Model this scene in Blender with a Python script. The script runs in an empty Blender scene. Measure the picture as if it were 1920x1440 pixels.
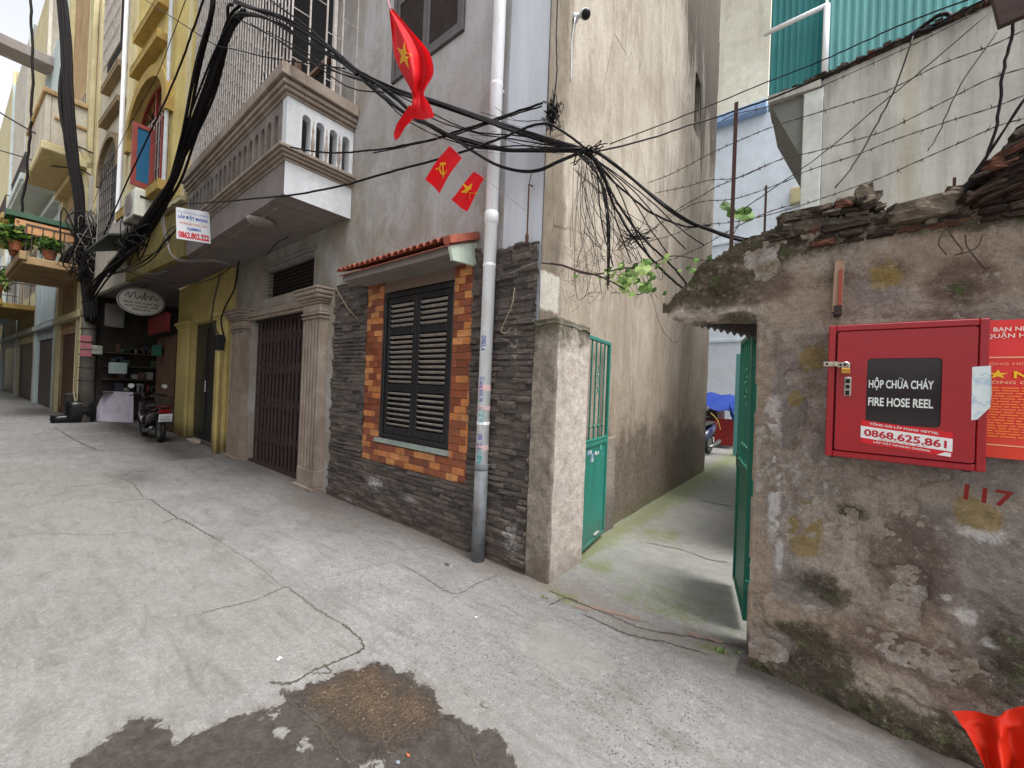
import bpy, math, random
import numpy as np
from mathutils import Vector, Matrix
rad = math.radians
SC = bpy.context.scene
COL = SC.collection
# ------------------------------------------------------------------ camera
FPX = 740.0; CAMH = 1.55; CX, CY = 960.0, 720.0
_aL = math.atan((CX - 30.0) / FPX)
_fw = np.array([-math.cos(_aL), math.sin(_aL), 0.0])
_roll, _pitch = rad(2.25), rad(0.3)
_r = np.cross(_fw, [0, 0, 1.0]); _u = np.array([0, 0, 1.0])
FWD = _fw * math.cos(_pitch) + _u * math.sin(_pitch)
_u2 = np.cross(_r, FWD)
CR = _r * math.cos(_roll) + _u2 * math.sin(_roll)
CU = _u2 * math.cos(_roll) - _r * math.sin(_roll)
CAM = np.array([0, 0, CAMH])
cd = bpy.data.cameras.new('camera'); cam = bpy.data.objects.new('camera', cd); COL.objects.link(cam)
cd.sensor_width = 36.0; cd.sensor_fit = 'HORIZONTAL'; cd.lens = 36.0 * FPX / 1920.0
cd.clip_start = 0.05; cd.clip_end = 600
cam.matrix_world = Matrix(((CR[0], CU[0], -FWD[0], 0), (CR[1], CU[1], -FWD[1], 0), (CR[2], CU[2], -FWD[2], CAMH), (0, 0, 0, 1)))
SC.camera = cam
# ------------------------------------------------------------------ light
SUN_EL, SUN_AZ = 64.0, 84.0            # azimuth measured from +Y towards +X
W = bpy.data.worlds.new('World'); SC.world = W; W.use_nodes = True
nt = W.node_tree; bg = nt.nodes['Background']
sky = nt.nodes.new('ShaderNodeTexSky'); sky.sky_type = 'NISHITA'; sky.sun_disc = False
sky.sun_elevation = rad(SUN_EL); sky.sun_rotation = rad(SUN_AZ); sky.dust_density = 4.0; sky.air_density = 1.0; sky.ozone_density = 0.6
hs = nt.nodes.new('ShaderNodeHueSaturation'); hs.inputs['Saturation'].default_value = 0.16
nt.links.new(sky.outputs[0], hs.inputs['Color']); nt.links.new(hs.outputs[0], bg.inputs['Color'])
bg.inputs['Strength'].default_value = 0.135
sl = bpy.data.lights.new('sun', 'SUN'); sl.energy = 1.5; sl.angle = rad(22); sl.color = (1.0, 0.985, 0.96)
so = bpy.data.objects.new('sun', sl); COL.objects.link(so)
_d = Vector((math.sin(rad(SUN_AZ)) * math.cos(rad(SUN_EL)), math.cos(rad(SUN_AZ)) * math.cos(rad(SUN_EL)), math.sin(rad(SUN_EL))))
so.rotation_euler = _d.to_track_quat('Z', 'Y').to_euler(); so.location = _d * 30
SC.view_settings.view_transform = 'Standard'; SC.view_settings.look = 'None'
SC.view_settings.exposure = 1.38; SC.view_settings.gamma = 1.0
SC.cycles.max_bounces = 6; SC.cycles.diffuse_bounces = 4

# ------------------------------------------------------------------ geometry helpers
def at(px, py, ax, val):
    """world point where the sight line through a photograph pixel meets a plane of the place"""
    d = FWD * FPX + CR * (px - CX) + CU * (CY - py)
    i = 'xyz'.index(ax); t = (val - CAM[i]) / d[i]
    return CAM + d * t

def _hash(ix, iy, seed):
    h = (ix * 374761393 + iy * 668265263 + seed * 1442695041) & 0xffffffff
    h = ((h ^ (h >> 13)) * 1274126177) & 0xffffffff
    return ((h ^ (h >> 16)) & 0xffff) / 65535.0
def vnoise(x, y, seed=0):
    x = np.asarray(x, float); y = np.asarray(y, float)
    ix = np.floor(x).astype(np.int64); iy = np.floor(y).astype(np.int64)
    fx = x - ix; fy = y - iy; fx = fx * fx * (3 - 2 * fx); fy = fy * fy * (3 - 2 * fy)
    a = _hash(ix, iy, seed); b = _hash(ix + 1, iy, seed); c = _hash(ix, iy + 1, seed); d = _hash(ix + 1, iy + 1, seed)
    return a + (b - a) * fx + (c - a) * fy + (a - b - c + d) * fx * fy
def fbm(x, y, seed=0, oct=4, rough=0.5):
    s = 0; a = 1.0; t = 0
    for k in range(oct):
        s = s + a * vnoise(x * 2 ** k, y * 2 ** k, seed + k * 17); t += a; a *= rough
    return s / t

def wloc(o):
    v = Vector((0, 0, 0))
    while o: v += o.location; o = o.parent
    return v
def settag(o, label=None, cat=None, group=None, kind=None):
    if label: o['label'] = label
    if cat: o['category'] = cat
    if group: o['group'] = group
    if kind: o['kind'] = kind
    return o
def thing(name, label, cat, loc, group=None):
    o = bpy.data.objects.new(name, None); COL.objects.link(o); o.location = loc; o.empty_display_size = 0.1
    return settag(o, label, cat, group)
def copytree(o, off, rotz=0.0, parent=None):
    c = o.copy(); COL.objects.link(c); c.parent = parent
    if parent is None:
        c.location = o.location + Vector(off); c.rotation_euler.z += rotz
    for ch in list(o.children): copytree(ch, off, 0, c)
    return c

class MB:
    """collects shapes and links them as one mesh object"""
    def __init__(s, frame=None):
        s.v = []; s.f = []; s.m = []; s.mi = 0; s.frame = frame
    def P(s, p):
        if s.frame:
            o, u, n = s.frame
            return (o[0] + u[0] * p[0] + n[0] * p[1], o[1] + u[1] * p[0] + n[1] * p[1], o[2] + p[2])
        return (float(p[0]), float(p[1]), float(p[2]))
    def add(s, vs, fs):
        b = len(s.v); s.v += [s.P(p) for p in vs]
        for f in fs: s.f.append([b + i for i in f]); s.m.append(s.mi)
        return s
    def quad(s, a, b, c, d): return s.add([a, b, c, d], [(0, 1, 2, 3)])
    def box(s, x0, x1, y0, y1, z0, z1, j=0.0):
        vs = [(x, y, z) for z in (z0, z1) for y in (y0, y1) for x in (x0, x1)]
        if j: vs = [tuple(c + random.uniform(-j, j) for c in p) for p in vs]
        return s.add(vs, [(0, 2, 3, 1), (4, 5, 7, 6), (0, 1, 5, 4), (2, 6, 7, 3), (0, 4, 6, 2), (1, 3, 7, 5)])
    def bev(s, x0, x1, y0, y1, z0, z1, b=0.01):
        """box with its four vertical-plane edges and caps chamfered"""
        def ring(z, i): return [(x0 + i, y0, z), (x1 - i, y0, z), (x1, y0 + i, z), (x1, y1 - i, z), (x1 - i, y1, z), (x0 + i, y1, z), (x0, y1 - i, z), (x0, y0 + i, z)]
        def ins(z):
            return [(x0 + b, y0 + b, z), (x1 - b, y0 + b, z), (x1 - b, y0 + b, z), (x1 - b, y1 - b, z), (x1 - b, y1 - b, z), (x0 + b, y1 - b, z), (x0 + b, y1 - b, z), (x0 + b, y0 + b, z)]
        R = [ins(z0), ring(z0 + b, b), ring(z1 - b, b), ins(z1)]
        vs = [p for r in R for p in r]; fs = []
        for k in range(3):
            for i in range(8): fs.append((k * 8 + i, k * 8 + (i + 1) % 8, (k + 1) * 8 + (i + 1) % 8, (k + 1) * 8 + i))
        fs.append(tuple(range(7, -1, -1))); fs.append(tuple(range(24, 32)))
        return s.add(vs, fs)
    def obox(s, c, ax, ay, az):
        c = np.array(c, float); ax, ay, az = (np.array(a, float) for a in (ax, ay, az))
        vs = [tuple(c + ax * i + ay * j + az * k) for k in (-1, 1) for j in (-1, 1) for i in (-1, 1)]
        return s.add(vs, [(0, 2, 3, 1), (4, 5, 7, 6), (0, 1, 5, 4), (2, 6, 7, 3), (0, 4, 6, 2), (1, 3, 7, 5)])
    def bar(s, p, q, r, k=4):
        return s.tube([p, q], r, k)
    def tube(s, pts, r, k=8, cap=True):
        pts = [np.array(p, float) for p in pts]; n = len(pts)
        rs = r if hasattr(r, '__len__') else [r] * n
        vs = []; fs = []; up = np.array([0.13, 0.21, 1.0]); 
        t0 = pts[1] - pts[0]; t0 = t0 / (np.linalg.norm(t0) + 1e-9)
        a = np.cross(t0, up if abs(t0[2]) < 0.9 else [1.0, 0.1, 0]); a /= np.linalg.norm(a)
        for i in range(n):
            t = pts[min(i + 1, n - 1)] - pts[max(i - 1, 0)]; t = t / (np.linalg.norm(t) + 1e-9)
            a = a - t * np.dot(a, t); a /= (np.linalg.norm(a) + 1e-9); b = np.cross(t, a)
            for j in range(k):
                th = 2 * math.pi * (j + 0.5) / k
                vs.append(tuple(pts[i] + (a * math.cos(th) + b * math.sin(th)) * rs[i]))
        for i in range(n - 1):
            for j in range(k):
                fs.append((i * k + j, i * k + (j + 1) % k, (i + 1) * k + (j + 1) % k, (i + 1) * k + j))
        if cap: fs.append(tuple(range(k - 1, -1, -1))); fs.append(tuple((n - 1) * k + j for j in range(k)))
        return s.add(vs, fs)
    def lathe(s, c, prof, k=16, ax='z', d=None):
        """prof: list of (radius, height along axis)"""
        d = np.array(d if d is not None else {'x': (1, 0, 0), 'y': (0, 1, 0), 'z': (0, 0, 1)}[ax], float); d /= np.linalg.norm(d)
        a = np.cross(d, [0, 0, 1.0] if abs(d[2]) < 0.9 else [1.0, 0, 0]); a /= np.linalg.norm(a); b = np.cross(d, a)
        vs = []; fs = []; c = np.array(c, float)
        for (r, h) in prof:
            for j in range(k):
                th = 2 * math.pi * j / k; vs.append(tuple(c + d * h + (a * math.cos(th) + b * math.sin(th)) * r))
        for i in range(len(prof) - 1):
            for j in range(k): fs.append((i * k + j, i * k + (j + 1) % k, (i + 1) * k + (j + 1) % k, (i + 1) * k + j))
        fs.append(tuple(range(k - 1, -1, -1))); fs.append(tuple((len(prof) - 1) * k + j for j in range(k)))
        return s.add(vs, fs)
    def prism(s, poly, ext):
        """poly: 3-D polygon, ext: extrusion vector"""
        n = len(poly); e = np.array(ext, float)
        vs = [tuple(p) for p in poly] + [tuple(np.array(p, float) + e) for p in poly]
        fs = [tuple(range(n - 1, -1, -1)), tuple(range(n, 2 * n))] + [(i, (i + 1) % n, n + (i + 1) % n, n + i) for i in range(n)]
        return s.add(vs, fs)
    def wall(s, x0, x1, z0, z1, y, t, holes=()):
        """wall facing -y at y, thickness t going +y, rectangular holes (x0,x1,z0,z1) with reveals"""
        xs = sorted({x0, x1} | {h[i] for h in holes for i in (0, 1)}); zs = sorted({z0, z1} | {h[i] for h in holes for i in (2, 3)})
        xs = [x for x in xs if x0 <= x <= x1]; zs = [z for z in zs if z0 <= z <= z1]
        for i in range(len(xs) - 1):
            for j in range(len(zs) - 1):
                cx, cz = (xs[i] + xs[i + 1]) / 2, (zs[j] + zs[j + 1]) / 2
                if any(h[0] < cx < h[1] and h[2] < cz < h[3] for h in holes): continue
                s.quad((xs[i], y, zs[j]), (xs[i + 1], y, zs[j]), (xs[i + 1], y, zs[j + 1]), (xs[i], y, zs[j + 1]))
                s.quad((xs[i], y + t, zs[j]), (xs[i], y + t, zs[j + 1]), (xs[i + 1], y + t, zs[j + 1]), (xs[i + 1], y + t, zs[j]))
        for (a, b, c, d) in holes:
            s.quad((a, y, c), (a, y, d), (a, y + t, d), (a, y + t, c)); s.quad((b, y, d), (b, y, c), (b, y + t, c), (b, y + t, d))
            s.quad((a, y, d), (b, y, d), (b, y + t, d), (a, y + t, d))
            if c > z0: s.quad((b, y, c), (a, y, c), (a, y + t, c), (b, y + t, c))
        s.quad((x0, y, z0), (x0, y, z1), (x0, y + t, z1), (x0, y + t, z0)); s.quad((x1, y, z1), (x1, y, z0), (x1, y + t, z0), (x1, y + t, z1))
        s.quad((x0, y, z1), (x1, y, z1), (x1, y + t, z1), (x0, y + t, z1))
        return s
    def arcade(s, o, u, n, L, z0, z1, ops, t, seg=8):
        """panel from o along u (length L), outward n, thickness t inward; ops: (a, b, zbottom, zspring) arched openings"""
        o = np.array(o, float); u = np.array(u, float); n = np.array(n, float)
        def Q(a, z, d): p = o + u * a - n * d; return (p[0], p[1], z)
        def rect(a, b, c, d):
            s.quad(Q(a, c, 0), Q(b, c, 0), Q(b, d, 0), Q(a, d, 0)); s.quad(Q(a, c, t), Q(a, d, t), Q(b, d, t), Q(b, c, t))
        x = 0
        for op in ops:
            (a, b, zb, zs) = op[:4]; asp = op[4] if len(op) > 4 else 1.0
            rect(x, a, z0, z1)
            if zb > z0: rect(a, b, z0, zb)
            r = (b - a) / 2; pr = None
            arc = [(a + r - r * math.cos(math.pi * k / seg), zs + asp * r * math.sin(math.pi * k / seg)) for k in range(seg + 1)]
            for k in range(seg):
                (p, q), (p2, q2) = arc[k], arc[k + 1]
                s.quad(Q(p, q, 0), Q(p2, q2, 0), Q(p2, z1, 0), Q(p, z1, 0)); s.quad(Q(p, q, t), Q(p, z1, t), Q(p2, z1, t), Q(p2, q2, t))
                s.quad(Q(p, q, 0), Q(p, q, t), Q(p2, q2, t), Q(p2, q2, 0))
            s.quad(Q(a, zb, 0), Q(a, zs, 0), Q(a, zs, t), Q(a, zb, t)); s.quad(Q(b, zs, 0), Q(b, zb, 0), Q(b, zb, t), Q(b, zs, t))
            s.quad(Q(a, zb, 0), Q(b, zb, 0), Q(b, zb, t), Q(a, zb, t)); x = b
        rect(x, L, z0, z1)
        for (a, z) in ((0, 0), (L, 0)):
            s.quad(Q(a, z0, 0), Q(a, z1, 0), Q(a, z1, t), Q(a, z0, t))
        s.quad(Q(0, z1, 0), Q(L, z1, 0), Q(L, z1, t), Q(0, z1, t)); s.quad(Q(0, z0, 0), Q(0, z0, t), Q(L, z0, t), Q(L, z0, 0))
        return s
    def build(s, name, mats, parent=None, smooth=False, label=None, cat=None, group=None, kind=None, origin=None, weld=False):
        V = np.array(s.v, float)
        if parent is not None: o0 = np.array(wloc(parent))
        elif origin is not None: o0 = np.array(origin, float)
        else: o0 = np.array([(V[:, 0].min() + V[:, 0].max()) / 2, (V[:, 1].min() + V[:, 1].max()) / 2, V[:, 2].min()])
        me = bpy.data.meshes.new(name); me.from_pydata((V - o0).tolist(), [], s.f)
        mats = mats if isinstance(mats, (list, tuple)) else [mats]
        for m in mats: me.materials.append(m)
        if len(mats) > 1: me.polygons.foreach_set('material_index', np.array(s.m, np.int32))
        if smooth: me.polygons.foreach_set('use_smooth', [True] * len(me.polygons))
        me.update()
        o = bpy.data.objects.new(name, me); COL.objects.link(o)
        if parent is not None: o.parent = parent
        else: o.location = o0
        return settag(o, label, cat, group, kind)

def gridmesh(name, pos, mats, attrs=None, keep=None, parent=None, smooth=True, closed=None, **tags):
    """pos: (nu, nv, 3) array of points; keep: (nu-1, nv-1) faces kept; attrs: per-vertex floats"""
    nu, nv = pos.shape[:2]; idx = np.arange(nu * nv).reshape(nu, nv)
    q = np.stack([idx[:-1, :-1], idx[1:, :-1], idx[1:, 1:], idx[:-1, 1:]], -1)
    if keep is not None: q = q[keep]
    q = q.reshape(-1, 4); V = pos.reshape(-1, 3)
    o0 = np.array(wloc(parent)) if parent is not None else np.array([V[:, 0].mean(), V[:, 1].mean(), V[:, 2].min()])
    if tags.get('kind') == 'structure': o0 = np.zeros(3)
    me = bpy.data.meshes.new(name); me.vertices.add(len(V)); me.vertices.foreach_set('co', (V - o0).astype(np.float32).ravel())
    me.loops.add(q.size); me.loops.foreach_set('vertex_index', q.ravel().astype(np.int32))
    me.polygons.add(len(q)); me.polygons.foreach_set('loop_start', np.arange(0, q.size, 4, dtype=np.int32))
    try: me.polygons.foreach_set('loop_total', np.full(len(q), 4, np.int32))
    except Exception: pass
    me.polygons.foreach_set('use_smooth', np.full(len(q), smooth))
    for m in (mats if isinstance(mats, (list, tuple)) else [mats]): me.materials.append(m)
    for k, a in (attrs or {}).items():
        at_ = me.attributes.new(k, 'FLOAT', 'POINT'); at_.data.foreach_set('value', np.asarray(a, np.float32).ravel())
    me.update(calc_edges=True); me.validate()
    o = bpy.data.objects.new(name, me); COL.objects.link(o)
    if parent is not None: o.parent = parent
    else: o.location = o0
    return settag(o, tags.get('label'), tags.get('cat'), tags.get('group'), tags.get('kind'))

def catmull(pts, n=6):
    pts = [np.array(p, float) for p in pts]
    if len(pts) < 3: return pts
    P = [2 * pts[0] - pts[1]] + pts + [2 * pts[-1] - pts[-2]]; out = []
    for i in range(1, len(P) - 2):
        for k in range(n):
            t = k / n; a, b, c, d = P[i - 1], P[i], P[i + 1], P[i + 2]
            out.append(0.5 * ((2 * b) + (c - a) * t + (2 * a - 5 * b + 4 * c - d) * t * t + (3 * b - a - 3 * c + d) * t ** 3))
    out.append(pts[-1]); return out

_txt = {}
def text(mb, s, o, u, v, h=None, w=None, cx=False, bold=0.0, nrm=None, lift=0.0, thick=0.0):
    """lettering laid as faces at o (lower left of the line), along u, up v; h: cap height, w: total width"""
    key = (s, bold)
    if key not in _txt:
        c = bpy.data.curves.new('t', 'FONT'); c.body = s; c.size = 1.0; c.offset = bold; c.resolution_u = 4
        ob = bpy.data.objects.new('t', c); COL.objects.link(ob); dg = bpy.context.evaluated_depsgraph_get(); dg.update()
        me = ob.evaluated_get(dg).to_mesh()
        V = np.array([tuple(p.co) for p in me.vertices]) if len(me.vertices) else np.zeros((1, 3)); F = [tuple(p.vertices) for p in me.polygons]
        ob.evaluated_get(dg).to_mesh_clear(); bpy.data.objects.remove(ob); bpy.data.curves.remove(c)
        _txt[key] = (V, F)
    V, F = _txt[key]
    x0, x1 = V[:, 0].min(), V[:, 0].max(); cap = 0.72
    sy = (h / cap) if h else None; sx = (w / (x1 - x0)) if w else sy
    if sy is None: sy = sx
    o, u, v = (np.array(a, float) for a in (o, u, v)); n = np.cross(u, v); 
    if cx: o = o - u * (x1 - x0) * sx / 2
    mb.add([tuple(o + u * (p[0] - x0) * sx + v * p[1] * sy + n * lift) for p in V], F)

# ------------------------------------------------------------------ material helpers
class Mat:
    def __init__(s, name):
        s.m = bpy.data.materials.new(name); s.m.use_nodes = True; s.t = s.m.node_tree; s.N = s.t.nodes; s.L = s.t.links
        s.b = s.N['Principled BSDF']; s.pos = s.N.new('ShaderNodeNewGeometry').outputs['Position']; s.h = []
    def link(s, v, inp):
        if isinstance(v, bpy.types.NodeSocket): s.L.new(v, inp)
        elif v is not None:
            if isinstance(v, tuple) and len(v) == 3 and inp.type == 'RGBA': v = v + (1,)
            inp.default_value = v
    def vec(s, sc=(1, 1, 1), off=(0, 0, 0), src=None):
        n = s.N.new('ShaderNodeMapping'); s.L.new(src or s.pos, n.inputs['Vector']); n.inputs['Scale'].default_value = sc; n.inputs['Location'].default_value = off; return n.outputs[0]
    def noise(s, scale, detail=5, rough=0.6, dist=0.0, vec=None, col=False):
        n = s.N.new('ShaderNodeTexNoise'); s.L.new(vec or s.pos, n.inputs['Vector']); n.inputs['Scale'].default_value = scale
        n.inputs['Detail'].default_value = detail; n.inputs['Roughness'].default_value = rough; n.inputs['Distortion'].default_value = dist
        return n.outputs['Color' if col else 'Fac']
    def voro(s, scale, vec=None, feat='F1', out='Distance', rnd=1.0):
        n = s.N.new('ShaderNodeTexVoronoi'); n.feature = feat; s.L.new(vec or s.pos, n.inputs['Vector']); n.inputs['Scale'].default_value = scale; n.inputs['Randomness'].default_value = rnd
        return n.outputs[out]
    def mth(s, op, a, b=None, c=None, clamp=False):
        n = s.N.new('ShaderNodeMath'); n.operation = op; n.use_clamp = clamp; s.link(a, n.inputs[0])
        if b is not None: s.link(b, n.inputs[1])
        if c is not None: s.link(c, n.inputs[2])
        return n.outputs[0]
    def mp(s, v, a, b, c=0.0, d=1.0):
        n = s.N.new('ShaderNodeMapRange'); s.link(v, n.inputs['Value'])
        for k, x in zip(('From Min', 'From Max', 'To Min', 'To Max'), (a, b, c, d)): s.link(x, n.inputs[k])
        return n.outputs[0]
    def mix(s, f, a, b, mode='MIX'):
        n = s.N.new('ShaderNodeMix'); n.data_type = 'RGBA'; n.blend_type = mode
        s.link(f, n.inputs[0]); s.link(a, n.inputs[6]); s.link(b, n.inputs[7]); return n.outputs[2]
    def attr(s, name, out='Fac'):
        n = s.N.new('ShaderNodeAttribute'); n.attribute_name = name; return n.outputs[out]
    def xyz(s, src=None):
        n = s.N.new('ShaderNodeSeparateXYZ'); s.L.new(src or s.pos, n.inputs[0]); return n.outputs
    def rnd(s):
        return s.N.new('ShaderNodeNewGeometry').outputs['Random Per Island']
    def bump(s, h, dist=0.01, strength=1.0, prev=None):
        n = s.N.new('ShaderNodeBump'); s.link(h, n.inputs['Height']); n.inputs['Distance'].default_value = dist; n.inputs['Strength'].default_value = strength
        if prev: s.L.new(prev, n.inputs['Normal'])
        return n.outputs[0]
    def out(s, col, rough=0.8, normal=None, metal=0.0, spec=0.3, alpha=None, emit=None, es=0.0, trans=None):
        b = s.b; s.link(col, b.inputs['Base Color']); s.link(rough, b.inputs['Roughness']); s.link(metal, b.inputs['Metallic']); s.link(spec, b.inputs['Specular IOR Level'])
        if normal is not None: s.link(normal, b.inputs['Normal'])
        if trans is not None: s.link(trans, b.inputs['Transmission Weight'])
        if emit: s.link(emit, b.inputs['Emission Color']); b.inputs['Emission Strength'].default_value = es
        return s.m
def sc(c, k): return tuple(x * k for x in c)

def paint(name, col, rough=0.5, var=0.25, dirt=(0.08, 0.07, 0.06), amt=0.35, scale=6.0, bump=0.002, metal=0.0, spec=0.4):
    m = Mat(name); n1 = m.noise(scale, 6, 0.65); n2 = m.noise(scale * 5, 4, 0.6)
    c = m.mix(m.mp(n1, 0.3, 0.7), sc(col, 1 - var), sc(col, 1 + var * 0.5))
    st = m.noise(scale * 1.3, 6, 0.7, 0.4, m.vec((1, 1, 0.25), (3, 1, 2)))
    c = m.mix(m.mth('MULTIPLY', m.mp(st, 0.5, 0.75), amt), c, dirt)
    return m.out(c, m.mp(n2, 0.3, 0.7, rough - 0.08, rough + 0.12), m.bump(n2, bump, 0.6), metal, spec)

def plaster(name, c1, c2, stain=(0.09, 0.075, 0.06), amt=0.5, sc_=1.2, bump=0.006, base=None, basez=0.8, grain=60.0, top=None, topz=9.0, rough=0.9):
    m = Mat(name); z = m.xyz()[2]
    a = m.noise(sc_, 8, 0.62, 0.6); b = m.noise(sc_ * 6, 6, 0.65); g = m.noise(grain, 3, 0.6)
    c = m.mix(m.mp(a, 0.35, 0.65), c1, c2)
    c = m.mix(m.mp(b, 0.38, 0.68, 0, 0.5), c, sc(c1, 0.68)); c = m.mix(m.mp(m.noise(sc_ * 14, 6, 0.75), 0.55, 0.7, 0, 0.4), c, sc(c1, 1.2))
    st = m.noise(3.0, 8, 0.7, 0.3, m.vec((1, 1, 0.12), (5, 2, 0)))
    st2 = m.noise(0.7, 6, 0.6, 0.8, m.vec((1, 1, 1), (9, 4, 1)))
    f = m.mth('MULTIPLY', m.mth('MULTIPLY', m.mp(st, 0.45, 0.72), m.mp(st2, 0.38, 0.66)), amt)
    c = m.mix(f, c, stain)
    if base:
        f = m.mth('SUBTRACT', m.mth('MULTIPLY', m.noise(2.2, 8, 0.7), 1.6), m.mth('MULTIPLY', z, 1.0 / basez)); c = m.mix(m.mp(f, 0.0, 0.6, 0, 0.8), c, base)
    if top:
        f = m.mth('ADD', m.mth('MULTIPLY', m.noise(1.6, 8, 0.7, 0.5, m.vec((1.6, 1.6, 0.22))), 3.6), m.mth('SUBTRACT', z, topz)); c = m.mix(m.mp(f, 1.2, 2.1, 0, 0.85), c, top)
    c = m.mix(m.mp(g, 0.35, 0.7, 0, 0.18), c, sc(c1, 0.5))
    n = m.bump(b, bump * 2, 0.7); n = m.bump(g, bump * 0.35, 0.7, n)
    return m.out(c, rough, n, 0, 0.2)
# ------------------------------------------------------------------ ground
def srgb(r, g, b):
    return tuple(((c / 255) / 12.92 if c <= 10 else (((c / 255) + 0.055) / 1.055) ** 2.4) for c in (r, g, b))

def poly_sd(X, Y, poly):
    """signed distance to a polygon, positive inside"""
    d = np.full(X.shape, 1e9); ins = np.zeros(X.shape, bool); n = len(poly)
    for i in range(n):
        (ax, ay), (bx, by) = poly[i], poly[(i + 1) % n]
        ex, ey = bx - ax, by - ay; t = np.clip(((X - ax) * ex + (Y - ay) * ey) / (ex * ex + ey * ey + 1e-12), 0, 1)
        d = np.minimum(d, np.hypot(X - ax - t * ex, Y - ay - t * ey))
        c = ((ay > Y) != (by > Y)) & (X < (bx - ax) * (Y - ay) / (by - ay + 1e-12) + ax); ins ^= c
    return np.where(ins, d, -d)
def gp(px, py): p = at(px, py, 'z', 0.0); return (float(p[0]), float(p[1]))
def blobs(X, Y, L):
    """max over soft ellipses (x, y, rx, ry[, gain]): 1 at the centre, 0 at the rim"""
    o = np.full(X.shape, -1.0)
    for b in L:
        g = b[4] if len(b) > 4 else 1.0
        o = np.maximum(o, g * (1 - np.hypot((X - b[0]) / b[2], (Y - b[1]) / b[3])))
    return o

def mat_ground():
    m = Mat('worn_concrete')
    base = m.mix(m.mp(m.noise(0.9, 8, 0.6, 0.5), 0.35, 0.65), srgb(122, 122, 121), srgb(142, 142, 141))
    base = m.mix(m.mp(m.noise(2.6, 8, 0.7, 0.8, m.vec((1, 1.6, 1), (7, 3, 0))), 0.45, 0.72, 0, 0.62), base, srgb(104, 100, 95))
    base = m.mix(m.mp(m.noise(1.1, 6, 0.7, 0.4, m.vec((1, 1, 1), (17, 9, 0))), 0.52, 0.7, 0, 0.22), base, srgb(130, 122, 114))
    base = m.mix(m.mp(m.noise(5.5, 7, 0.75, 0.5, m.vec((1, 1, 1), (1, 19, 0))), 0.55, 0.75, 0, 0.35), base, srgb(164, 163, 159))
    sl = m.mp(m.attr('slab'), -0.01, 0.01); base = m.mix(m.mth('MULTIPLY', sl, 0.45), base, m.mix(m.noise(1.6, 7, 0.7, 0.6), srgb(138, 137, 132), srgb(112, 109, 105)))
    md = m.noise(24, 6, 0.8); base = m.mix(m.mp(md, 0.42, 0.66, 0, 0.5), base, srgb(98, 95, 91)); base = m.mix(m.mp(m.noise(38, 5, 0.8, 0, m.vec((1, 1, 1), (3, 3, 3))), 0.54, 0.68, 0, 0.55), base, srgb(170, 169, 165))
    fine = m.noise(120, 4, 0.8); base = m.mix(m.mp(fine, 0.45, 0.68, 0, 0.6), base, srgb(84, 81, 78))
    # streaky scuffs along the lane
    scf = m.noise(4.0, 8, 0.75, 0.6, m.vec((0.55, 2.6, 1), (2, 5, 0))); base = m.mix(m.mp(scf, 0.5, 0.66, 0, 0.55), base, srgb(92, 87, 82))
    tr = m.noise(5, 9, 0.85, 0.6, m.vec((0.7, 1.5, 1), (8, 1, 0))); base = m.mix(m.mp(tr, 0.5, 0.66, 0, 0.18), base, srgb(172, 170, 164)); base = m.mix(m.mp(m.noise(1.9, 9, 0.85, 1.5, m.vec((1, 1, 1), (31, 7, 0))), 0.55, 0.64, 0, 0.45), base, srgb(88, 83, 78))
    # exposed aggregate
    ag = m.mp(m.mth('ADD', m.attr('agg'), m.mth('MULTIPLY', m.mth('SUBTRACT', m.noise(3.5, 6, 0.7), 0.5), 1.1)), 0.05, 0.35)
    dots = m.mp(m.voro(62), 0.20, 0.36, 1, 0); dots = m.mth('MULTIPLY', dots, m.mp(m.noise(26, 3, 0.6), 0.42, 0.58))
    base = m.mix(m.mth('MULTIPLY', m.mth('MULTIPLY', ag, dots), 0.8), base, srgb(68, 64, 62))
    # cement patches around the drain cover and by the pipe
    pt = m.mp(m.mth('ADD', m.attr('patch'), m.mth('MULTIPLY', m.mth('SUBTRACT', m.noise(6, 7, 0.75), 0.5), 1.5)), 0.0, 0.3)
    base = m.mix(m.mth('MULTIPLY', pt, 0.6), base, m.mix(m.noise(14, 5, 0.7), srgb(140, 138, 134), srgb(104, 102, 98)))
    rm = m.mth('ABSOLUTE', m.mth('SUBTRACT', m.mth('ADD', m.attr('patch'), m.mth('MULTIPLY', m.noise(6, 7, 0.75), 1.5)), 0.85))
    base = m.mix(m.mp(rm, 0.0, 0.05, 0.18, 0), base, srgb(160, 158, 152))
    # brick dust / brown edge along house
    ed = m.mp(m.mth('ADD', m.attr('edge'), m.mth('MULTIPLY', m.mth('SUBTRACT', m.noise(3, 7, 0.7), 0.5), 1.3)), 0.1, 0.8, 0, 0.55)
    base = m.mix(ed, base, srgb(112, 98, 88))
    # alley: darker and mossier
    al = m.mp(m.mth('ADD', m.attr('alley'), m.mth('MULTIPLY', m.mth('SUBTRACT', m.noise(3.4, 9, 0.82, 0.5), 0.5), 3.4)), 0.3, 1.0, 0, 0.6)
    base = m.mix(al, base, m.mix(m.noise(7, 6, 0.7), srgb(150, 151, 144), srgb(88, 88, 80)))
    mo = m.mp(m.mth('ADD', m.attr('moss'), m.mth('MULTIPLY', m.mth('SUBTRACT', m.noise(6, 9, 0.85), 0.5), 3.6)), 0.1, 0.7, 0, 0.8)
    base = m.mix(mo, base, m.mix(m.noise(40, 4, 0.6), srgb(118, 122, 82), srgb(82, 88, 54)))
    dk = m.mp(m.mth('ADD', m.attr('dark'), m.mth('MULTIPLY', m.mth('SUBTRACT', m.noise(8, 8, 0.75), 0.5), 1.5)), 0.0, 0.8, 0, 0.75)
    base = m.mix(dk, base, srgb(60, 54, 48))
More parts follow.
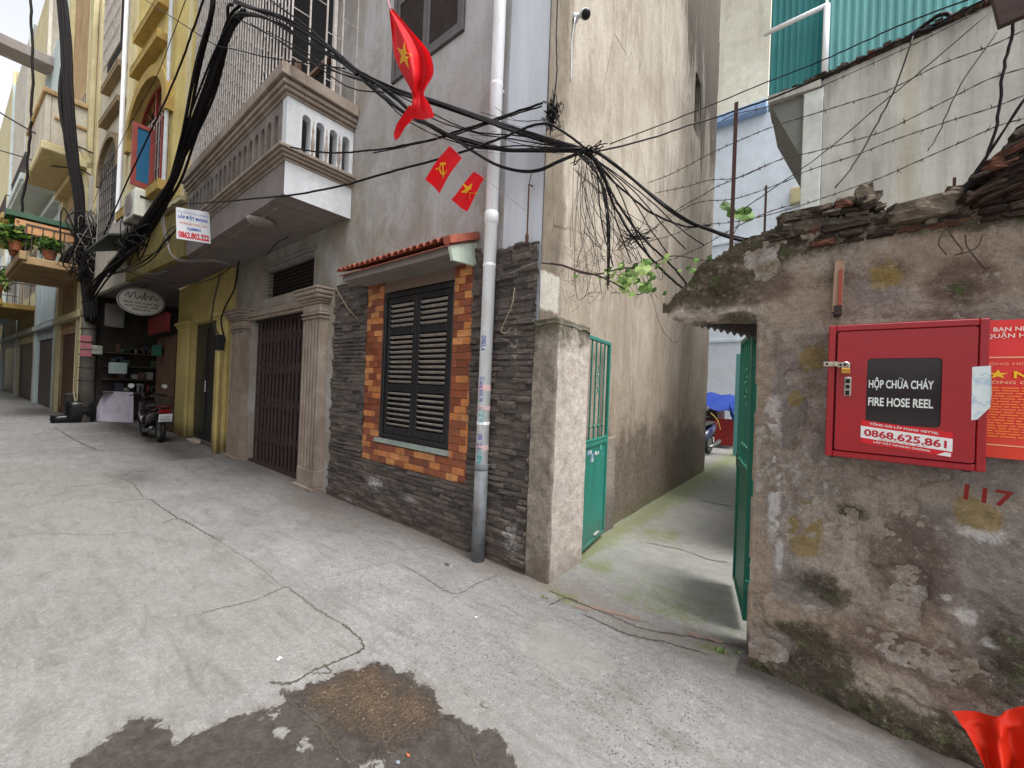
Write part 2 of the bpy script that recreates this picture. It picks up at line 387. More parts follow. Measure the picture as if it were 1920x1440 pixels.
    # wet patch
    wn = m.mth('ADD', m.mth('MULTIPLY', m.mth('SUBTRACT', m.noise(9, 8, 0.7, 0.5), 0.5), 0.22), m.mth('MULTIPLY', m.mth('SUBTRACT', m.noise(34, 5, 0.8), 0.5), 0.09))
    w = m.mp(m.mth('ADD', m.attr('wet'), wn), -0.002, 0.006)
    wetc = m.mix(m.mp(m.noise(11, 7, 0.7, 1.2), 0.36, 0.66), srgb(50, 45, 42), srgb(76, 70, 66))
    wetc = m.mix(m.mp(m.noise(55, 4, 0.8), 0.4, 0.72, 0, 0.6), wetc, srgb(46, 39, 34))
    wetc = m.mix(m.mp(m.noise(60, 3, 0.7, 0, m.vec((1, 1, 1), (4, 4, 4))), 0.6, 0.72, 0, 0.3), wetc, srgb(112, 103, 94))
    gr = m.mp(m.mth('ADD', m.attr('gravel'), m.mth('MULTIPLY', m.mth('SUBTRACT', m.noise(6, 9, 0.8), 0.5), 2.2)), 0.05, 0.7)
    grc = m.mix(m.voro(120, out='Color'), srgb(52, 38, 28), srgb(112, 90, 66)); grc = m.mix(0.55, m.mix(m.noise(70, 3, 0.7), srgb(44, 38, 34), srgb(86, 75, 65)), grc)
    grc = m.mix(m.mp(m.voro(75, rnd=1.0), 0.06, 0.13, 0.8, 0), grc, srgb(128, 116, 98))
    wetc = m.mix(gr, wetc, grc)
    halo = m.mp(m.mth('ADD', m.attr('wet'), wn), -0.05, 0.0, 0, 0.35); base = m.mix(halo, base, srgb(108, 102, 96))
    col = m.mix(w, base, wetc)
    shine = m.mp(m.noise(6, 5, 0.7), 0.42, 0.6, 0.72, 0.4)
    rough = m.mix(w, (0.9,) * 3, m.mix(gr, shine, (0.75,) * 3))
    n = m.bump(m.noise(7, 8, 0.75), 0.03, 0.7); n = m.bump(md, 0.006, 0.7, n); n = m.bump(fine, 0.003, 0.6, n)
    n = m.bump(m.mth('MULTIPLY', m.mth('MULTIPLY', w, gr), m.voro(75)), 0.012, 0.9, n)
    n = m.bump(m.mp(m.mth('MULTIPLY', ag, dots), 0, 1, 0, -1), 0.004, 0.6, n)
    return m.out(col, rough, n, 0, 0.35)

def axis_lines(lo, hi, c0, c1, h, g=1.09):
    """fine spacing h between c0 and c1, growing outwards"""
    L = list(np.arange(c0, c1 + 1e-6, h)); s = h; a = c0
    while a > lo: s = min(s * g, 3.0); a -= s; L.insert(0, a)
    s = h; a = L[-1]
    while a < hi: s = min(s * g, 3.0); a += s; L.append(a)
    return np.array(L)
gx = axis_lines(-150, 40, -4.2, 1.6, 0.022, 1.02); gy = axis_lines(-60, 60, 0.1, 3.4, 0.022, 1.05)
X, Y = np.meshgrid(gx, gy, indexing='ij')
wet_px = [(60, 1500), (150, 1425), (205, 1378), (240, 1345), (290, 1350), (335, 1388), (380, 1370), (430, 1345), (470, 1330), (500, 1318), (512, 1335), (485, 1352), (540, 1345),
          (535, 1320), (525, 1290), (548, 1294), (578, 1296), (575, 1280), (610, 1278), (640, 1258), (672, 1252), (690, 1244), (720, 1248), (752, 1260), (775, 1258), (795, 1285), (822, 1300),
          (818, 1325), (845, 1345), (868, 1352), (890, 1368), (918, 1362), (940, 1380), (955, 1392), (950, 1410), (972, 1420), (985, 1450), (990, 1520), (700, 1640), (300, 1700)]
dry_px = [(655, 1450), (690, 1425), (730, 1415), (725, 1450)]
dry2 = [(512, 1375), (530, 1362), (545, 1370), (530, 1385)]; dry3 = [(560, 1400), (575, 1378), (590, 1385), (580, 1410), (566, 1420)]
P2 = lambda L: [gp(*p) for p in L]
wet = np.full(X.shape, -5.0); near = (X > -4.5) & (X < 0.5) & (Y > -0.5) & (Y < 2.2)
wv = poly_sd(X[near], Y[near], P2(wet_px))
for dd in (dry_px, dry2, dry3): wv = np.minimum(wv, -poly_sd(X[near], Y[near], P2(dd)) + 0.01)
wet[near] = wv
g0 = gp(690, 1310); gravel = blobs(X, Y, [(g0[0], g0[1], 0.36, 0.22), gp(620, 1300) + (0.16, 0.16), gp(770, 1330) + (0.22, 0.13), gp(700, 1275) + (0.2, 0.1)])
slabpoly = P2([(-400, 850), (60, 868), (200, 886), (245, 905), (276, 936), (335, 973), (408, 1012), (470, 1055), (532, 1102), (590, 1140), (640, 1170), (682, 1215), (640, 1238), (590, 1258), (505, 1280), (400, 1330), (200, 1420), (0, 1500), (-400, 1700)])
slab = np.full(X.shape, -1.0); nz = (X > -14) & (X < 0) & (Y > -1.6) & (Y < 2.6); slab[nz] = poly_sd(X[nz], Y[nz], slabpoly)
agg = blobs(X, Y, [gp(900, 1160) + (1.1, 0.7), gp(1150, 1240) + (0.8, 0.5), gp(1200, 1350) + (0.5, 0.4), gp(700, 1060) + (0.8, 0.6)])
patch = blobs(X, Y, [gp(1055, 1215) + (0.30, 0.24)])
edge = np.maximum(1 - np.abs(Y - 2.66) / 0.28, -1); edge = np.where(X > -1.6, np.where(X < 0.0, edge * 0.6, edge), edge)
edge = np.maximum(edge, blobs(X, Y, [gp(360, 810) + (4.0, 0.5), gp(600, 950) + (1.4, 0.35)]))
alley = np.minimum((Y - 2.6) / 0.5, 1.0) * np.where((X > -1.95), 1, 0); alley = np.where(Y < 2.6, -1, alley)
moss = np.where(Y > 3.0, 1 - np.abs(X + 1.75) / np.clip(0.16 + (Y - 3) * 0.06, 0.1, 0.4), -1) * 0.9
moss = np.maximum(moss, blobs(X, Y, [gp(1060, 1120) + (0.24, 0.09), gp(1330, 1215) + (0.16, 0.05), gp(1230, 1000) + (0.4, 0.4, 0.7), gp(1120, 1060) + (0.2, 0.2, 0.9), gp(1250, 1130) + (0.5, 0.35, 0.5)]))
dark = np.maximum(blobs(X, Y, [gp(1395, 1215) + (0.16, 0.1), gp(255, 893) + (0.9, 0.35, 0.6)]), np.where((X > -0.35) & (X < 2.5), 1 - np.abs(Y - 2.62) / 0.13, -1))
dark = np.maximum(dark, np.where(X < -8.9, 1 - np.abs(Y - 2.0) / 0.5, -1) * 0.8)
Z = 0.012 * (fbm(X * 0.9, Y * 0.9, 3) - 0.5) * (np.abs(Y) < 8)
G = gridmesh('ground', np.stack([X, Y, Z], -1), mat_ground(), dict(slab=slab, wet=wet, gravel=gravel, agg=agg, patch=patch, edge=edge, alley=alley, moss=moss, dark=dark), kind='structure')
def ground_z(x, y): return 0.012 * (float(fbm(np.array(x * 0.9), np.array(y * 0.9), 3)) - 0.5)

crackm = Mat('crack_dirt'); M_CRACK = crackm.out(crackm.mix(crackm.noise(30, 4), srgb(52, 46, 40), srgb(88, 78, 68)), 0.95)
def ribbon(mb, pts, w, seed=0):
    pts = catmull(pts, 10); R = random.Random(seed); out = []
    for i, p in enumerate(pts[:-1]):
        q = pts[i + 1]
        for k in range(3):
            t = k / 3; out.append(p[:2] * (1 - t) + q[:2] * t + np.array([R.gauss(0, 1), R.gauss(0, 1)]) * 0.0045)
    vs = []; fs = []; n = len(out)
    for i, p in enumerate(out):
        t = out[min(i + 1, n - 1)] - out[max(i - 1, 0)]; t = t / (np.linalg.norm(t) + 1e-9); a = np.array([-t[1], t[0]])
        ww = w * (0.35 + 0.9 * R.random()) * (0.25 + 0.75 * min(1, min(i, n - 1 - i) / 4))
        zz = ground_z(*p) + 0.0035
        vs += [(*(p + a * ww / 2), zz), (*(p - a * ww / 2), zz)]
    fs = [(2 * i, 2 * i + 1, 2 * i + 3, 2 * i + 2) for i in range(n - 1)]
    mb.add(vs, fs)
mb = MB()
CR_ = [([(505, 1280), (545, 1282), (590, 1258), (640, 1238), (682, 1215), (660, 1185), (640, 1170)], .011),
       ([(585, 1264), (620, 1262), (606, 1246)], .006), ([(528, 1290), (545, 1318), (590, 1352), (630, 1405), (665, 1450)], .007),
       ([(640, 1170), (590, 1140), (550, 1110), (532, 1102), (480, 1125), (375, 1150)], .006),
       ([(408, 1012), (360, 985), (335, 973), (305, 980)], .011), ([(335, 973), (300, 950), (276, 936), (205, 944)], .012),
       ([(200, 886), (245, 905), (270, 935)], .008), ([(225, 903), (180, 908), (128, 914)], .016), ([(60, 973), (132, 967)], .012),
       ([(755, 1060), (790, 1080), (850, 1113), (895, 1095), (935, 1078)], .006), ([(755, 1060), (825, 1028)], .006),
       ([(1030, 1108), (1090, 1132), (1140, 1152), (1210, 1180), (1300, 1195), (1400, 1215)], .009), ([(1090, 1150), (1180, 1190), (1250, 1205), (1330, 1228)], .01),
       ([(1030, 1135), (1060, 1122), (1085, 1128)], .01), ([(1210, 1018), (1280, 1032), (1330, 1050), (1370, 1055)], .012), ([(1310, 938), (1345, 945), (1372, 950)], .03),
       ([(955, 1090), (985, 1118)], .006), ([(860, 1355), (880, 1395), (895, 1440)], .008), ([(100, 800), (150, 830), (185, 845)], .03), ([(0, 842), (90, 835), (200, 846)], .02), ([(50, 818), (220, 822)], .02),
       ([(0, 910), (60, 905), (110, 902)], .01), ([(0, 790), (120, 795)], .03), ([(180, 882), (320, 876), (450, 884)], .008), ([(408, 1012), (470, 1052), (532, 1102)], .004), ([(0, 1010), (90, 1000), (180, 1004), (260, 996)], .006), ([(532, 1102), (700, 1062), (755, 1050)], .004), ([(700, 960), (760, 940), (800, 915)], .004), ([(60, 760), (135, 800)], .03)]
for i, (L, w) in enumerate(CR_): ribbon(mb, P2(L), w, i)
mb.build('cracks', M_CRACK, kind='structure')
# thin brick-paved threshold strip under the gate, pinkish setts worn through the concrete
mb = MB()
for (px, py, w, h, a) in [(1150, 1148, .10, .028, .25), (1185, 1158, .09, .026, .2), (1120, 1140, .07, .024, .3), (1300, 1190, .07, .026, .1), (1340, 1200, .06, .024, .1), (1092, 1140, .06, .022, .3)]:
    x, y = gp(px, py); z = ground_z(x, y) + 0.004; pts = []
    R = random.Random(px)
    for k in range(12):
        th = 2 * math.pi * k / 12; r = R.uniform(.75, 1.15); dx, dy = w * r * math.cos(th) / 1.2, h * r * math.sin(th); pts.append((x + dx * math.cos(a) - dy * math.sin(a), y + dx * math.sin(a) + dy * math.cos(a), z))
    mb.add(pts, [tuple(range(12))])
bm_ = Mat('worn_brick_sett'); M_SETT = bm_.out(bm_.mix(bm_.noise(18, 5), srgb(122, 98, 88), srgb(134, 118, 110)), 0.9)
mb.build('threshold_setts', M_SETT, kind='structure')
# litter on the road
def scrap(name, px, py, s, col, label, cat, seed):
    x, y = gp(px, py); R = random.Random(seed); mb = MB(); z0 = ground_z(x, y) + 0.004; n = 7; vs = [(x, y, z0 + s * .35)]
    for k in range(n):
        th = 2 * math.pi * k / n; r = s * R.uniform(.5, 1.1); vs.append((x + r * math.cos(th), y + r * .7 * math.sin(th), z0 + s * R.uniform(0, .25)))
    mb.add(vs, [(0, 1 + k, 1 + (k + 1) % n) for k in range(n)]); m = Mat(name + '_m')
    mb.build(name, m.out(m.mix(m.noise(40), col, sc(col, .6)), .7), label=label, cat=cat)
scrap('paper_scrap', 524, 1237, .022, srgb(225, 225, 220), 'small white paper scrap on open concrete above the wet patch', 'litter', 1)
scrap('leaf_litter', 838, 1060, .03, srgb(90, 74, 62), 'dark crumpled leaf beside the foot of the drainpipe', 'litter', 2)
scrap('paper_scrap', 846, 1063, .012, srgb(220, 218, 214), 'tiny white scrap touching the crumpled leaf near the drainpipe', 'litter', 3)
scrap('paper_scrap', 910, 1323, .03, srgb(120, 114, 110), 'grey flattened scrap right of the brown gravel patch', 'litter', 4)
scrap('plastic_scrap', 893, 1158, .010, srgb(235, 235, 232), 'white crumb of plastic on the speckled concrete by the alley mouth', 'litter', 5)
scrap('wrapper', 765, 1418, .013, srgb(170, 96, 56), 'orange wrapper scrap lying in the wet patch', 'litter', 6)
scrap('wrapper', 745, 1432, .016, srgb(130, 138, 150), 'pale blue wrapper scrap lying in the wet patch', 'litter', 7)

# loose grit washed into the wet patch
R = random.Random(9); mb = MB(); cnt = 0
while cnt < 700:
    a, b = R.gauss(0, .62), R.gauss(0, .62); x, y = g0[0] + a * .42, g0[1] + b * .24
    if abs(a) > 1.9 or abs(b) > 1.6: continue
    s = R.uniform(.0012, .0042); z = ground_z(x, y); mb.mi = R.choice([0, 0, 0, 1, 1, 2])
    vs = [(x + s * R.uniform(.6, 1.2) * math.cos(t), y + s * R.uniform(.6, 1.2) * math.sin(t), z) for t in (0, 1.3, 2.5, 3.8, 5)] + [(x, y, z + s * 1.1)]
    mb.add(vs, [(k, (k + 1) % 5, 5) for k in range(5)]); cnt += 1
def flat(name, c, r=.6, **k): m = Mat(name); return m.out(m.mix(m.noise(25, 3), c, sc(c, .75)), r, **k)
mb.build('grit', [flat('grit_brown', srgb(74, 58, 44)), flat('grit_ochre', srgb(96, 80, 62)), flat('grit_pale', srgb(140, 130, 112))], kind='stuff', label='brown and ochre grit scattered on the wet concrete', cat='gravel')
# ------------------------------------------------------------------ old rendered wall on the right with the broken gate lintel
def wp(px, py): p = at(px, py, 'y', 2.66); return (float(p[0]), float(p[2]))
def wb(px, py, rx, ry, g=1.0): x, z = wp(px, py); k = 740 / 2.15; return (x, z, rx / k, ry / k, g)
def mat_oldwall():
    m = Mat('old_render'); z = m.xyz()[2]
    a = m.noise(2.2, 9, 0.65, 0.7); b = m.noise(9, 8, 0.7, 0.4); g = m.noise(85, 4, 0.75)
    c = m.mix(m.mp(a, 0.32, 0.66), srgb(168, 156, 145), srgb(120, 112, 107))
    c = m.mix(m.mp(b, 0.4, 0.75, 0, 0.6), c, srgb(166, 151, 135))
    c = m.mix(m.mp(m.noise(4, 9, 0.8, 0.8, m.vec((1.4, 1.4, .45), (3, 0, 7))), 0.46, 0.66, 0, 0.75), c, srgb(84, 70, 60))
    def A(name, amt=0.5, lo=0.0, hi=0.25, sc_=7.0, mx=1.0):
        return m.mp(m.mth('ADD', m.attr(name), m.mth('MULTIPLY', m.mth('SUBTRACT', m.noise(sc_, 8, 0.75, 0.3), 0.5), amt * 2)), lo, hi, 0, mx)
    c = m.mix(A('gry', .9, 0, .4, 6, .8), c, m.mix(b, srgb(134, 126, 122), srgb(96, 88, 88)))
    c = m.mix(A('tan', .9, 0, .5, 6, .7), c, m.mix(b, srgb(158, 138, 118), srgb(130, 112, 96)))
    c = m.mix(A('brn', .6, 0, .5, 5, .8), c, m.mix(b, srgb(74, 60, 54), srgb(98, 80, 70)))
    c = m.mix(A('lit', .9, 0, .7, 12, .6), c, m.mix(b, srgb(176, 164, 148), srgb(138, 126, 113)))
    c = m.mix(A('yel', 1.1, .1, .4, 9, .6), c, m.mix(b, srgb(150, 124, 44), srgb(122, 104, 50)))
    c = m.mix(A('wht', 1.2, 0, .5, 16, .75), c, m.mix(b, srgb(205, 202, 198), srgb(170, 168, 166)))
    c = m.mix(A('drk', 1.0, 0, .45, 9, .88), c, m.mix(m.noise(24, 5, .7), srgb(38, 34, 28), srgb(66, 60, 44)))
    gm = m.mth('MULTIPLY', A('drk', .7, .1, .5, 9), m.mp(m.noise(16, 6, .8, 0, m.vec((1, 1, 1), (5, 5, 5))), .54, .68)); c = m.mix(gm, c, srgb(72, 92, 44))
    c = m.mix(m.mp(m.noise(30, 7, .8), 0.52, 0.72, 0, 0.5), c, srgb(86, 74, 66)); c = m.mix(m.mp(m.noise(22, 7, .8, 0, m.vec((1, 1, 1), (8, 2, 2))), 0.54, 0.72, 0, 0.55), c, srgb(176, 164, 150)); c = m.mix(m.mp(g, 0.48, 0.7, 0, 0.45), c, srgb(66, 56, 49)); c = m.mix(m.mp(m.noise(120, 3, .7, 0, m.vec((1, 1, 1), (9, 1, 1))), .58, .75, 0, .35), c, srgb(205, 190, 170))
    n = m.bump(b, 0.02, 0.8); n = m.bump(m.noise(38, 6, .75), 0.008, 0.9, n); n = m.bump(g, 0.003, 0.9, n)
    return m.out(c, 0.93, n, 0, 0.15)
M_OLD = mat_oldwall()
rub = Mat('mossy_brick'); rr = rub.rnd(); _c = rub.N.new('ShaderNodeValToRGB'); rub.L.new(rr, _c.inputs[0])
_e = _c.color_ramp; _e.elements[0].color = srgb(74, 62, 56) + (1,); _e.elements[1].color = srgb(104, 88, 78) + (1,); _e.interpolation = 'CONSTANT'
for p_, q_ in ((.25, srgb(60, 52, 47)), (.48, srgb(120, 80, 66)), (.55, srgb(84, 66, 58)), (.72, srgb(116, 106, 98)), (.86, srgb(78, 70, 64))): _e.elements.new(p_).color = q_ + (1,)
_k = rub.mix(rub.mp(rub.noise(18, 8, .8), .36, .64, 0, .9), _c.outputs[0], srgb(52, 44, 38)); _k = rub.mix(rub.mp(rub.noise(9, 6, .7), .58, .72, 0, .5), _k, srgb(84, 84, 56))
M_RUB = rub.out(_k, .95, rub.bump(rub.noise(30, 7, .75), .015, 1.0), 0, .1)
def rock(mb, c, s, seed=0, n=3, rough=.25, rot=0.0):
    """irregular lump: a subdivided box pushed about by noise; s: half sizes"""
    R = random.Random(seed); vs = {}; fs = []; V = []
    def vid(p):
        k = tuple(round(q, 4) for q in p)
        if k not in vs: vs[k] = len(V); V.append(p)
        return vs[k]
    for ax in range(3):
        for sg in (-1, 1):
            for i in range(n):
                for j in range(n):
                    q = []
                    for (a, b) in ((i, j), (i + 1, j), (i + 1, j + 1), (i, j + 1)):
                        p = [0, 0, 0]; p[ax] = sg; p[(ax + 1) % 3] = -1 + 2 * a / n; p[(ax + 2) % 3] = -1 + 2 * b / n; q.append(vid(tuple(p)))
                    fs.append(q if sg > 0 else q[::-1])
    out = []
    for p in V:
        p = np.array(p, float); l = np.linalg.norm(p); p = p * (0.72 + 0.28 / max(l, .6) * 1.1)
        j = np.array([R.uniform(-1, 1) for _ in range(3)]) * rough; p = (p + j) * np.array(s)
        x, y = p[0] * math.cos(rot) - p[2] * math.sin(rot), p[0] * math.sin(rot) + p[2] * math.cos(rot)
        out.append((c[0] + x, c[1] + p[1], c[2] + y))
    mb.add(out, fs)
OW = thing('old_wall', 'old stained plaster wall with broken brick top and a broken lintel jutting over the alley', 'wall', (0.9, 2.8, 0))
top_pts = [wp(*p) for p in [(1250, 572), (1262, 556), (1278, 545), (1300, 520), (1318, 494), (1345, 480), (1372, 462), (1400, 446), (1430, 436), (1455, 420), (1470, 400), (1500, 398)]] + [(.0, 2.5), (.5, 2.42), (.66, 2.42), (3.2, 2.46)]
bot_pts = [wp(*p) for p in [(1250, 585), (1262, 598), (1285, 606), (1310, 601), (1350, 600), (1398, 603)]] + [(-.336, 1.985)]
tx, tz = np.array([p[0] for p in top_pts]), np.array([p[1] for p in top_pts])
bx, bz = np.array([p[0] for p in bot_pts]), np.array([p[1] for p in bot_pts])
xs = np.concatenate([np.arange(-0.86, 1.0, .011), np.arange(1.0, 3.2, .04)]); zs = np.arange(-0.02, 2.62, .011)
X, Zg = np.meshgrid(xs, zs, indexing='ij')
jag = (fbm(xs * 14, xs * 0, 5) - .5) * .05
TT = np.interp(xs, tx, tz) + jag; BB = np.where(xs < -.33 + (fbm(xs * 0, xs * 0, 1)) * 0, np.interp(xs, bx, bz) + jag * .3, -1)
keep = (Zg[:-1, :-1] < TT[:-1, None]) & (Zg[:-1, 1:] > BB[:-1, None])
edge_j = (fbm(Zg * 9, Zg * 0 + 3, 8) - .5) * .03
keep &= ~((X[:-1, :-1] < -.325 + edge_j[:-1, :-1]) & (Zg[:-1, :-1] < 1.96))
H = .040 * (fbm(X * 3, Zg * 3, 11, 5) - .5) + .020 * (fbm(X * 16, Zg * 16, 21, 4, .65) - .5) + .010 * (fbm(X * 50, Zg * 50, 31, 2) - .5)
# render that has fallen away leaves a step
spall = fbm(X * 3.3 + 2, Zg * 3.3, 41, 4); H -= np.where(spall > .60, .012, 0)
skirt = np.clip((.30 + .10 * (fbm(X * 5, X * 0, 6) - .5) - Zg) / .22, 0, 1); H += skirt * np.clip((X - .0) / .25, 0, 1) * (.05 + .03 * fbm(X * 18, Zg * 18, 7))
lip = np.clip(1 - np.abs(Zg - 2.03) / .05, 0, 1) * (X < -.36); H += lip * .02 + (X < -.3) * .01
H -= np.clip(1 - (X + .33) / .02, 0, 1) * (Zg < 1.95) * .02
gry = blobs(X, Zg, [wb(1490, 800, 70, 150), wb(1480, 950, 60, 120), wb(1860, 1020, 120, 170, 1.2), wb(1850, 1200, 90, 200), wb(1600, 800, 60, 90), wb(1640, 545, 45, 30), wb(1500, 1100, 70, 50), wb(1455, 1210, 60, 40, 1.3), wb(1760, 1330, 120, 60, .7)])
tan = blobs(X, Zg, [wb(1420, 1080, 28, 170, 1.3), wb(1425, 800, 25, 220, 1.2), wb(1480, 1160, 70, 40), wb(1500, 560, 80, 70), wb(1760, 470, 120, 50), wb(1850, 480, 120, 70), wb(1680, 640, 110, 40), wb(1600, 1190, 90, 40), wb(1720, 1180, 60, 60)])
brn = blobs(X, Zg, [wb(1800, 530, 50, 45), wb(1670, 510, 40, 30), wb(1350, 520, 130, 60, 1.4), wb(1380, 540, 120, 46, 1.9), wb(1330, 540, 80, 40, 1.6), wb(1420, 500, 60, 50, 1.4), wb(1440, 450, 70, 50), wb(1700, 1060, 60, 120), wb(1670, 1220, 90, 60), wb(1780, 1270, 80, 60), wb(1600, 520, 80, 22, .5), wb(1760, 600, 60, 20)])
lit = blobs(X, Zg, [wb(1350, 592, 90, 10, 1.6), wb(1640, 1280, 90, 40, 1.3), wb(1700, 1320, 80, 30, 1.2), wb(1640, 605, 90, 8, 1.6), wb(1775, 930, 130, 26, 1.4), wb(1800, 1150, 20, 16), wb(1840, 985, 40, 16)])
yel = blobs(X, Zg, [wb(1525, 675, 26, 34, 1.6), wb(1490, 748, 15, 20, 1.6), wb(1500, 880, 45, 22), wb(1510, 990, 35, 60, 1.3), wb(1502, 1030, 20, 16, 1.6), wb(1830, 968, 30, 34, 1.5), wb(1660, 520, 26, 34, .8)])
wht = blobs(X, Zg, [wb(1450, 780, 16, 45, 1.2), wb(1457, 860, 9, 70, 1.1), wb(1452, 950, 12, 70, 1.3), wb(1461, 1040, 8, 40, 1.1), wb(1812, 1155, 14, 14, 1.2), wb(1860, 1205, 14, 10), wb(1775, 1120, 8, 6), wb(1830, 1000, 40, 12, .7), wb(1548, 905, 5, 40, .4)])
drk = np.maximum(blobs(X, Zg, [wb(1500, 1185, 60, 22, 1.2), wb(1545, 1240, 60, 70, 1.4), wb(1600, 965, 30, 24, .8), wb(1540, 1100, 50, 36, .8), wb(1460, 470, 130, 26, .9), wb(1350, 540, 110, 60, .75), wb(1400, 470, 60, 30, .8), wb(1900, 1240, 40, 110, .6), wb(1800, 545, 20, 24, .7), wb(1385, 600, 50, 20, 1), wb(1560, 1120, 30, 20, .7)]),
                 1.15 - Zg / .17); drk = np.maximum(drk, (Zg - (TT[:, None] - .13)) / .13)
gridmesh('plaster_face', np.stack([X, 2.66 - H, Zg], -1), M_OLD, dict(gry=gry, tan=tan, brn=brn, lit=lit, yel=yel, wht=wht, drk=drk), keep, parent=OW)
# solid core behind the face, and the end and underside of the lintel
mb = MB(); core = [(x, z - .03) for x, z in top_pts if x > -.8]
poly = [(-.31, -.02), (-.31, 1.99)] + [(x + .01, z + .012) for x, z in reversed(bot_pts[1:-1]) if x < -.4] + core + [(3.2, -.02)]
def ring(y): return [(x, y, z) for x, z in poly]
mb.prism([(x, 2.668, z) for x, z in [(-.31, -.02), (-.31, 1.99), (-.31, 2.44), (0, 2.46), (3.2, 2.42), (3.2, -.02)]], (0, .27, 0))
lp = [p for p in poly if p[0] <= -.3 and p[1] > 1.9]
lp = [(-.31, 2.0)] + [(x, z) for x, z in poly if x < -.32 and z > 1.9] + [(-.31, 2.46)]
mb.prism([(x, 2.67, z) for x, z in lp], (0, .24, 0)); mb.build('wall_core', M_OLD, OW)
mb = MB()
for k in range(26):
    R = random.Random(k); x = -.84 + R.random() * .12; rock(mb, (x, 2.68 + R.random() * .16, 2.085 + (x + .84) * .6 + R.uniform(-.045, .03)), (R.uniform(.012, .035), .03, R.uniform(.01, .022)), k, 2)
for k in range(40):
    R = random.Random(k + 50); t = R.random(); x = -.78 + t * .5; z = float(np.interp(x, tx, tz)); rock(mb, (x, 2.70 + R.random() * .14, z - .01), (R.uniform(.015, .04), .03, R.uniform(.008, .018)), k, 2)
mb.build('broken_edge', M_RUB, OW)
# brick courses and mortar lumps on the crown of the wall
mb = MB(); R = random.Random(4); cx_ = [-.26, -.24, -.02, .0, .13, .17, .20, .40, .47, .53, .58, .64, .8, 1.3, 3.0]; ctop = [2.50, 2.58, 2.60, 2.57, 2.63, 2.63, 2.52, 2.55, 2.51, 2.58, 2.64, 2.73, 2.82, 2.9, 2.9]
row = 0; z = 2.36
while z < 2.9:
    x = -.30 + R.random() * .1; hh = R.uniform(.030, .048)
    while x < 2.2:
        w = R.choice([.05, .10, .10, .20]) * R.uniform(.75, 1.15); lim = float(np.interp(x + w / 2, cx_, ctop))
        if z + hh * .6 < lim and not (R.random() < .12):
            yj = R.uniform(-.022, .016) - (.012 if z < 2.45 else 0)
            rock(mb, (x + w / 2, 2.74 + yj, z + hh / 2), (w / 2 * 1.02, .085, hh / 2 * .95), int(x * 1000) + row * 77, 3, .13, R.uniform(-.06, .06))
        x += w + R.uniform(.0, .012)
    z += hh + R.uniform(-.003, .004); row += 1
mb.build('brick_courses', M_RUB, OW)
mb = MB()
rock(mb, (.13, 2.72, 2.60), (.035, .06, .048), 7, 3, .16, .15); rock(mb, (.055, 2.72, 2.585), (.04, .06, .022), 8, 3, .16)
rock(mb, (.335, 2.68, 2.46), (.12, .07, .052), 17, 5, .13, .08); rock(mb, (.44, 2.69, 2.47), (.05, .06, .04), 18, 4, .2)
for k in range(60):
    R = random.Random(k + 900); x = R.uniform(-.27, 1.1); lim = float(np.interp(x, cx_, ctop)); rock(mb, (x, R.uniform(2.66, 2.74), R.uniform(2.38, lim)), (R.uniform(.012, .04), .03, R.uniform(.008, .02)), k, 2, .3, R.uniform(-.3, .3))
mb.build('mortar_lumps', M_OLD if False else plaster('mortar', srgb(128, 116, 102), srgb(86, 76, 66), bump=.02, sc_=9), OW)
# flat broken slates piled where the crown rises at the right
mb = MB(); R = random.Random(12)
for k in range(95):
    x = R.uniform(.50, 1.25); zt = float(np.interp(x, cx_, ctop)); z = R.uniform(2.45, zt + .02)
    rock(mb, (x, R.uniform(2.62, 2.70), z), (R.uniform(.03, .08), .06, R.uniform(.008, .020)), k, 3, .26, R.uniform(.15, .5) if x < .68 else R.uniform(-.1, .25))
mb.build('slate_pile', M_RUB, OW)
# corrugated sheet under the lintel
mb = MB(); n = 60; vs = []
for i in range(n):
    t = i / (n - 1); x = -.70 + .40 * t; zz = 2.035 - .12 * t + .012 * math.sin(t * 62); vs += [(x, 2.90, zz), (x - .03, 3.02, zz - .004)]
mb.add(vs, [(2 * i, 2 * i + 1, 2 * i + 3, 2 * i + 2) for i in range(n - 1)])
vs2 = []
for a, b, c in vs[::2]: vs2 += [(a, 2.899, c), (a, 2.899, 2.16)]
mb.add(vs2, [(2 * i, 2 * i + 1, 2 * i + 3, 2 * i + 2) for i in range(n - 1)])
mb.build('corrugated_sheet', paint('rusty_sheet', srgb(62, 58, 56), .7, .4, srgb(80, 50, 34), .6), OW, smooth=False)
# painted figures left on the render
M_REDPAINT = flat('faded_red_paint', srgb(120, 34, 30), .9)
mb = MB(); u = np.array([.997, 0, -.08]); v = np.array([.05, 0, .998])
p = at(1806, 935, 'y', 2.625); text(mb, '117', p, u, v, h=.068, w=.14, bold=.02)

mb.build('painted_number', M_REDPAINT, OW)
# roots and dead stems hanging on the face
mb = MB(); R = random.Random(3)
for a in [[(1775, 425), (1790, 450), (1805, 470), (1795, 478)], [(1775, 425), (1760, 455), (1775, 478)], [(1842, 440), (1835, 460), (1815, 472), (1790, 478)], [(1810, 440), (1812, 458), (1820, 472), (1848, 505)], [(1850, 500), (1856, 503)], [(1755, 1120), (1753, 1190)]][:5]:
    pts = [at(x, y, 'y', 2.60 + R.uniform(0, .02)) for x, y in a]; mb.tube(catmull(pts, 4), .0028, 5)
mb.build('dead_roots', flat('dead_root', srgb(74, 60, 50)), OW, smooth=True)
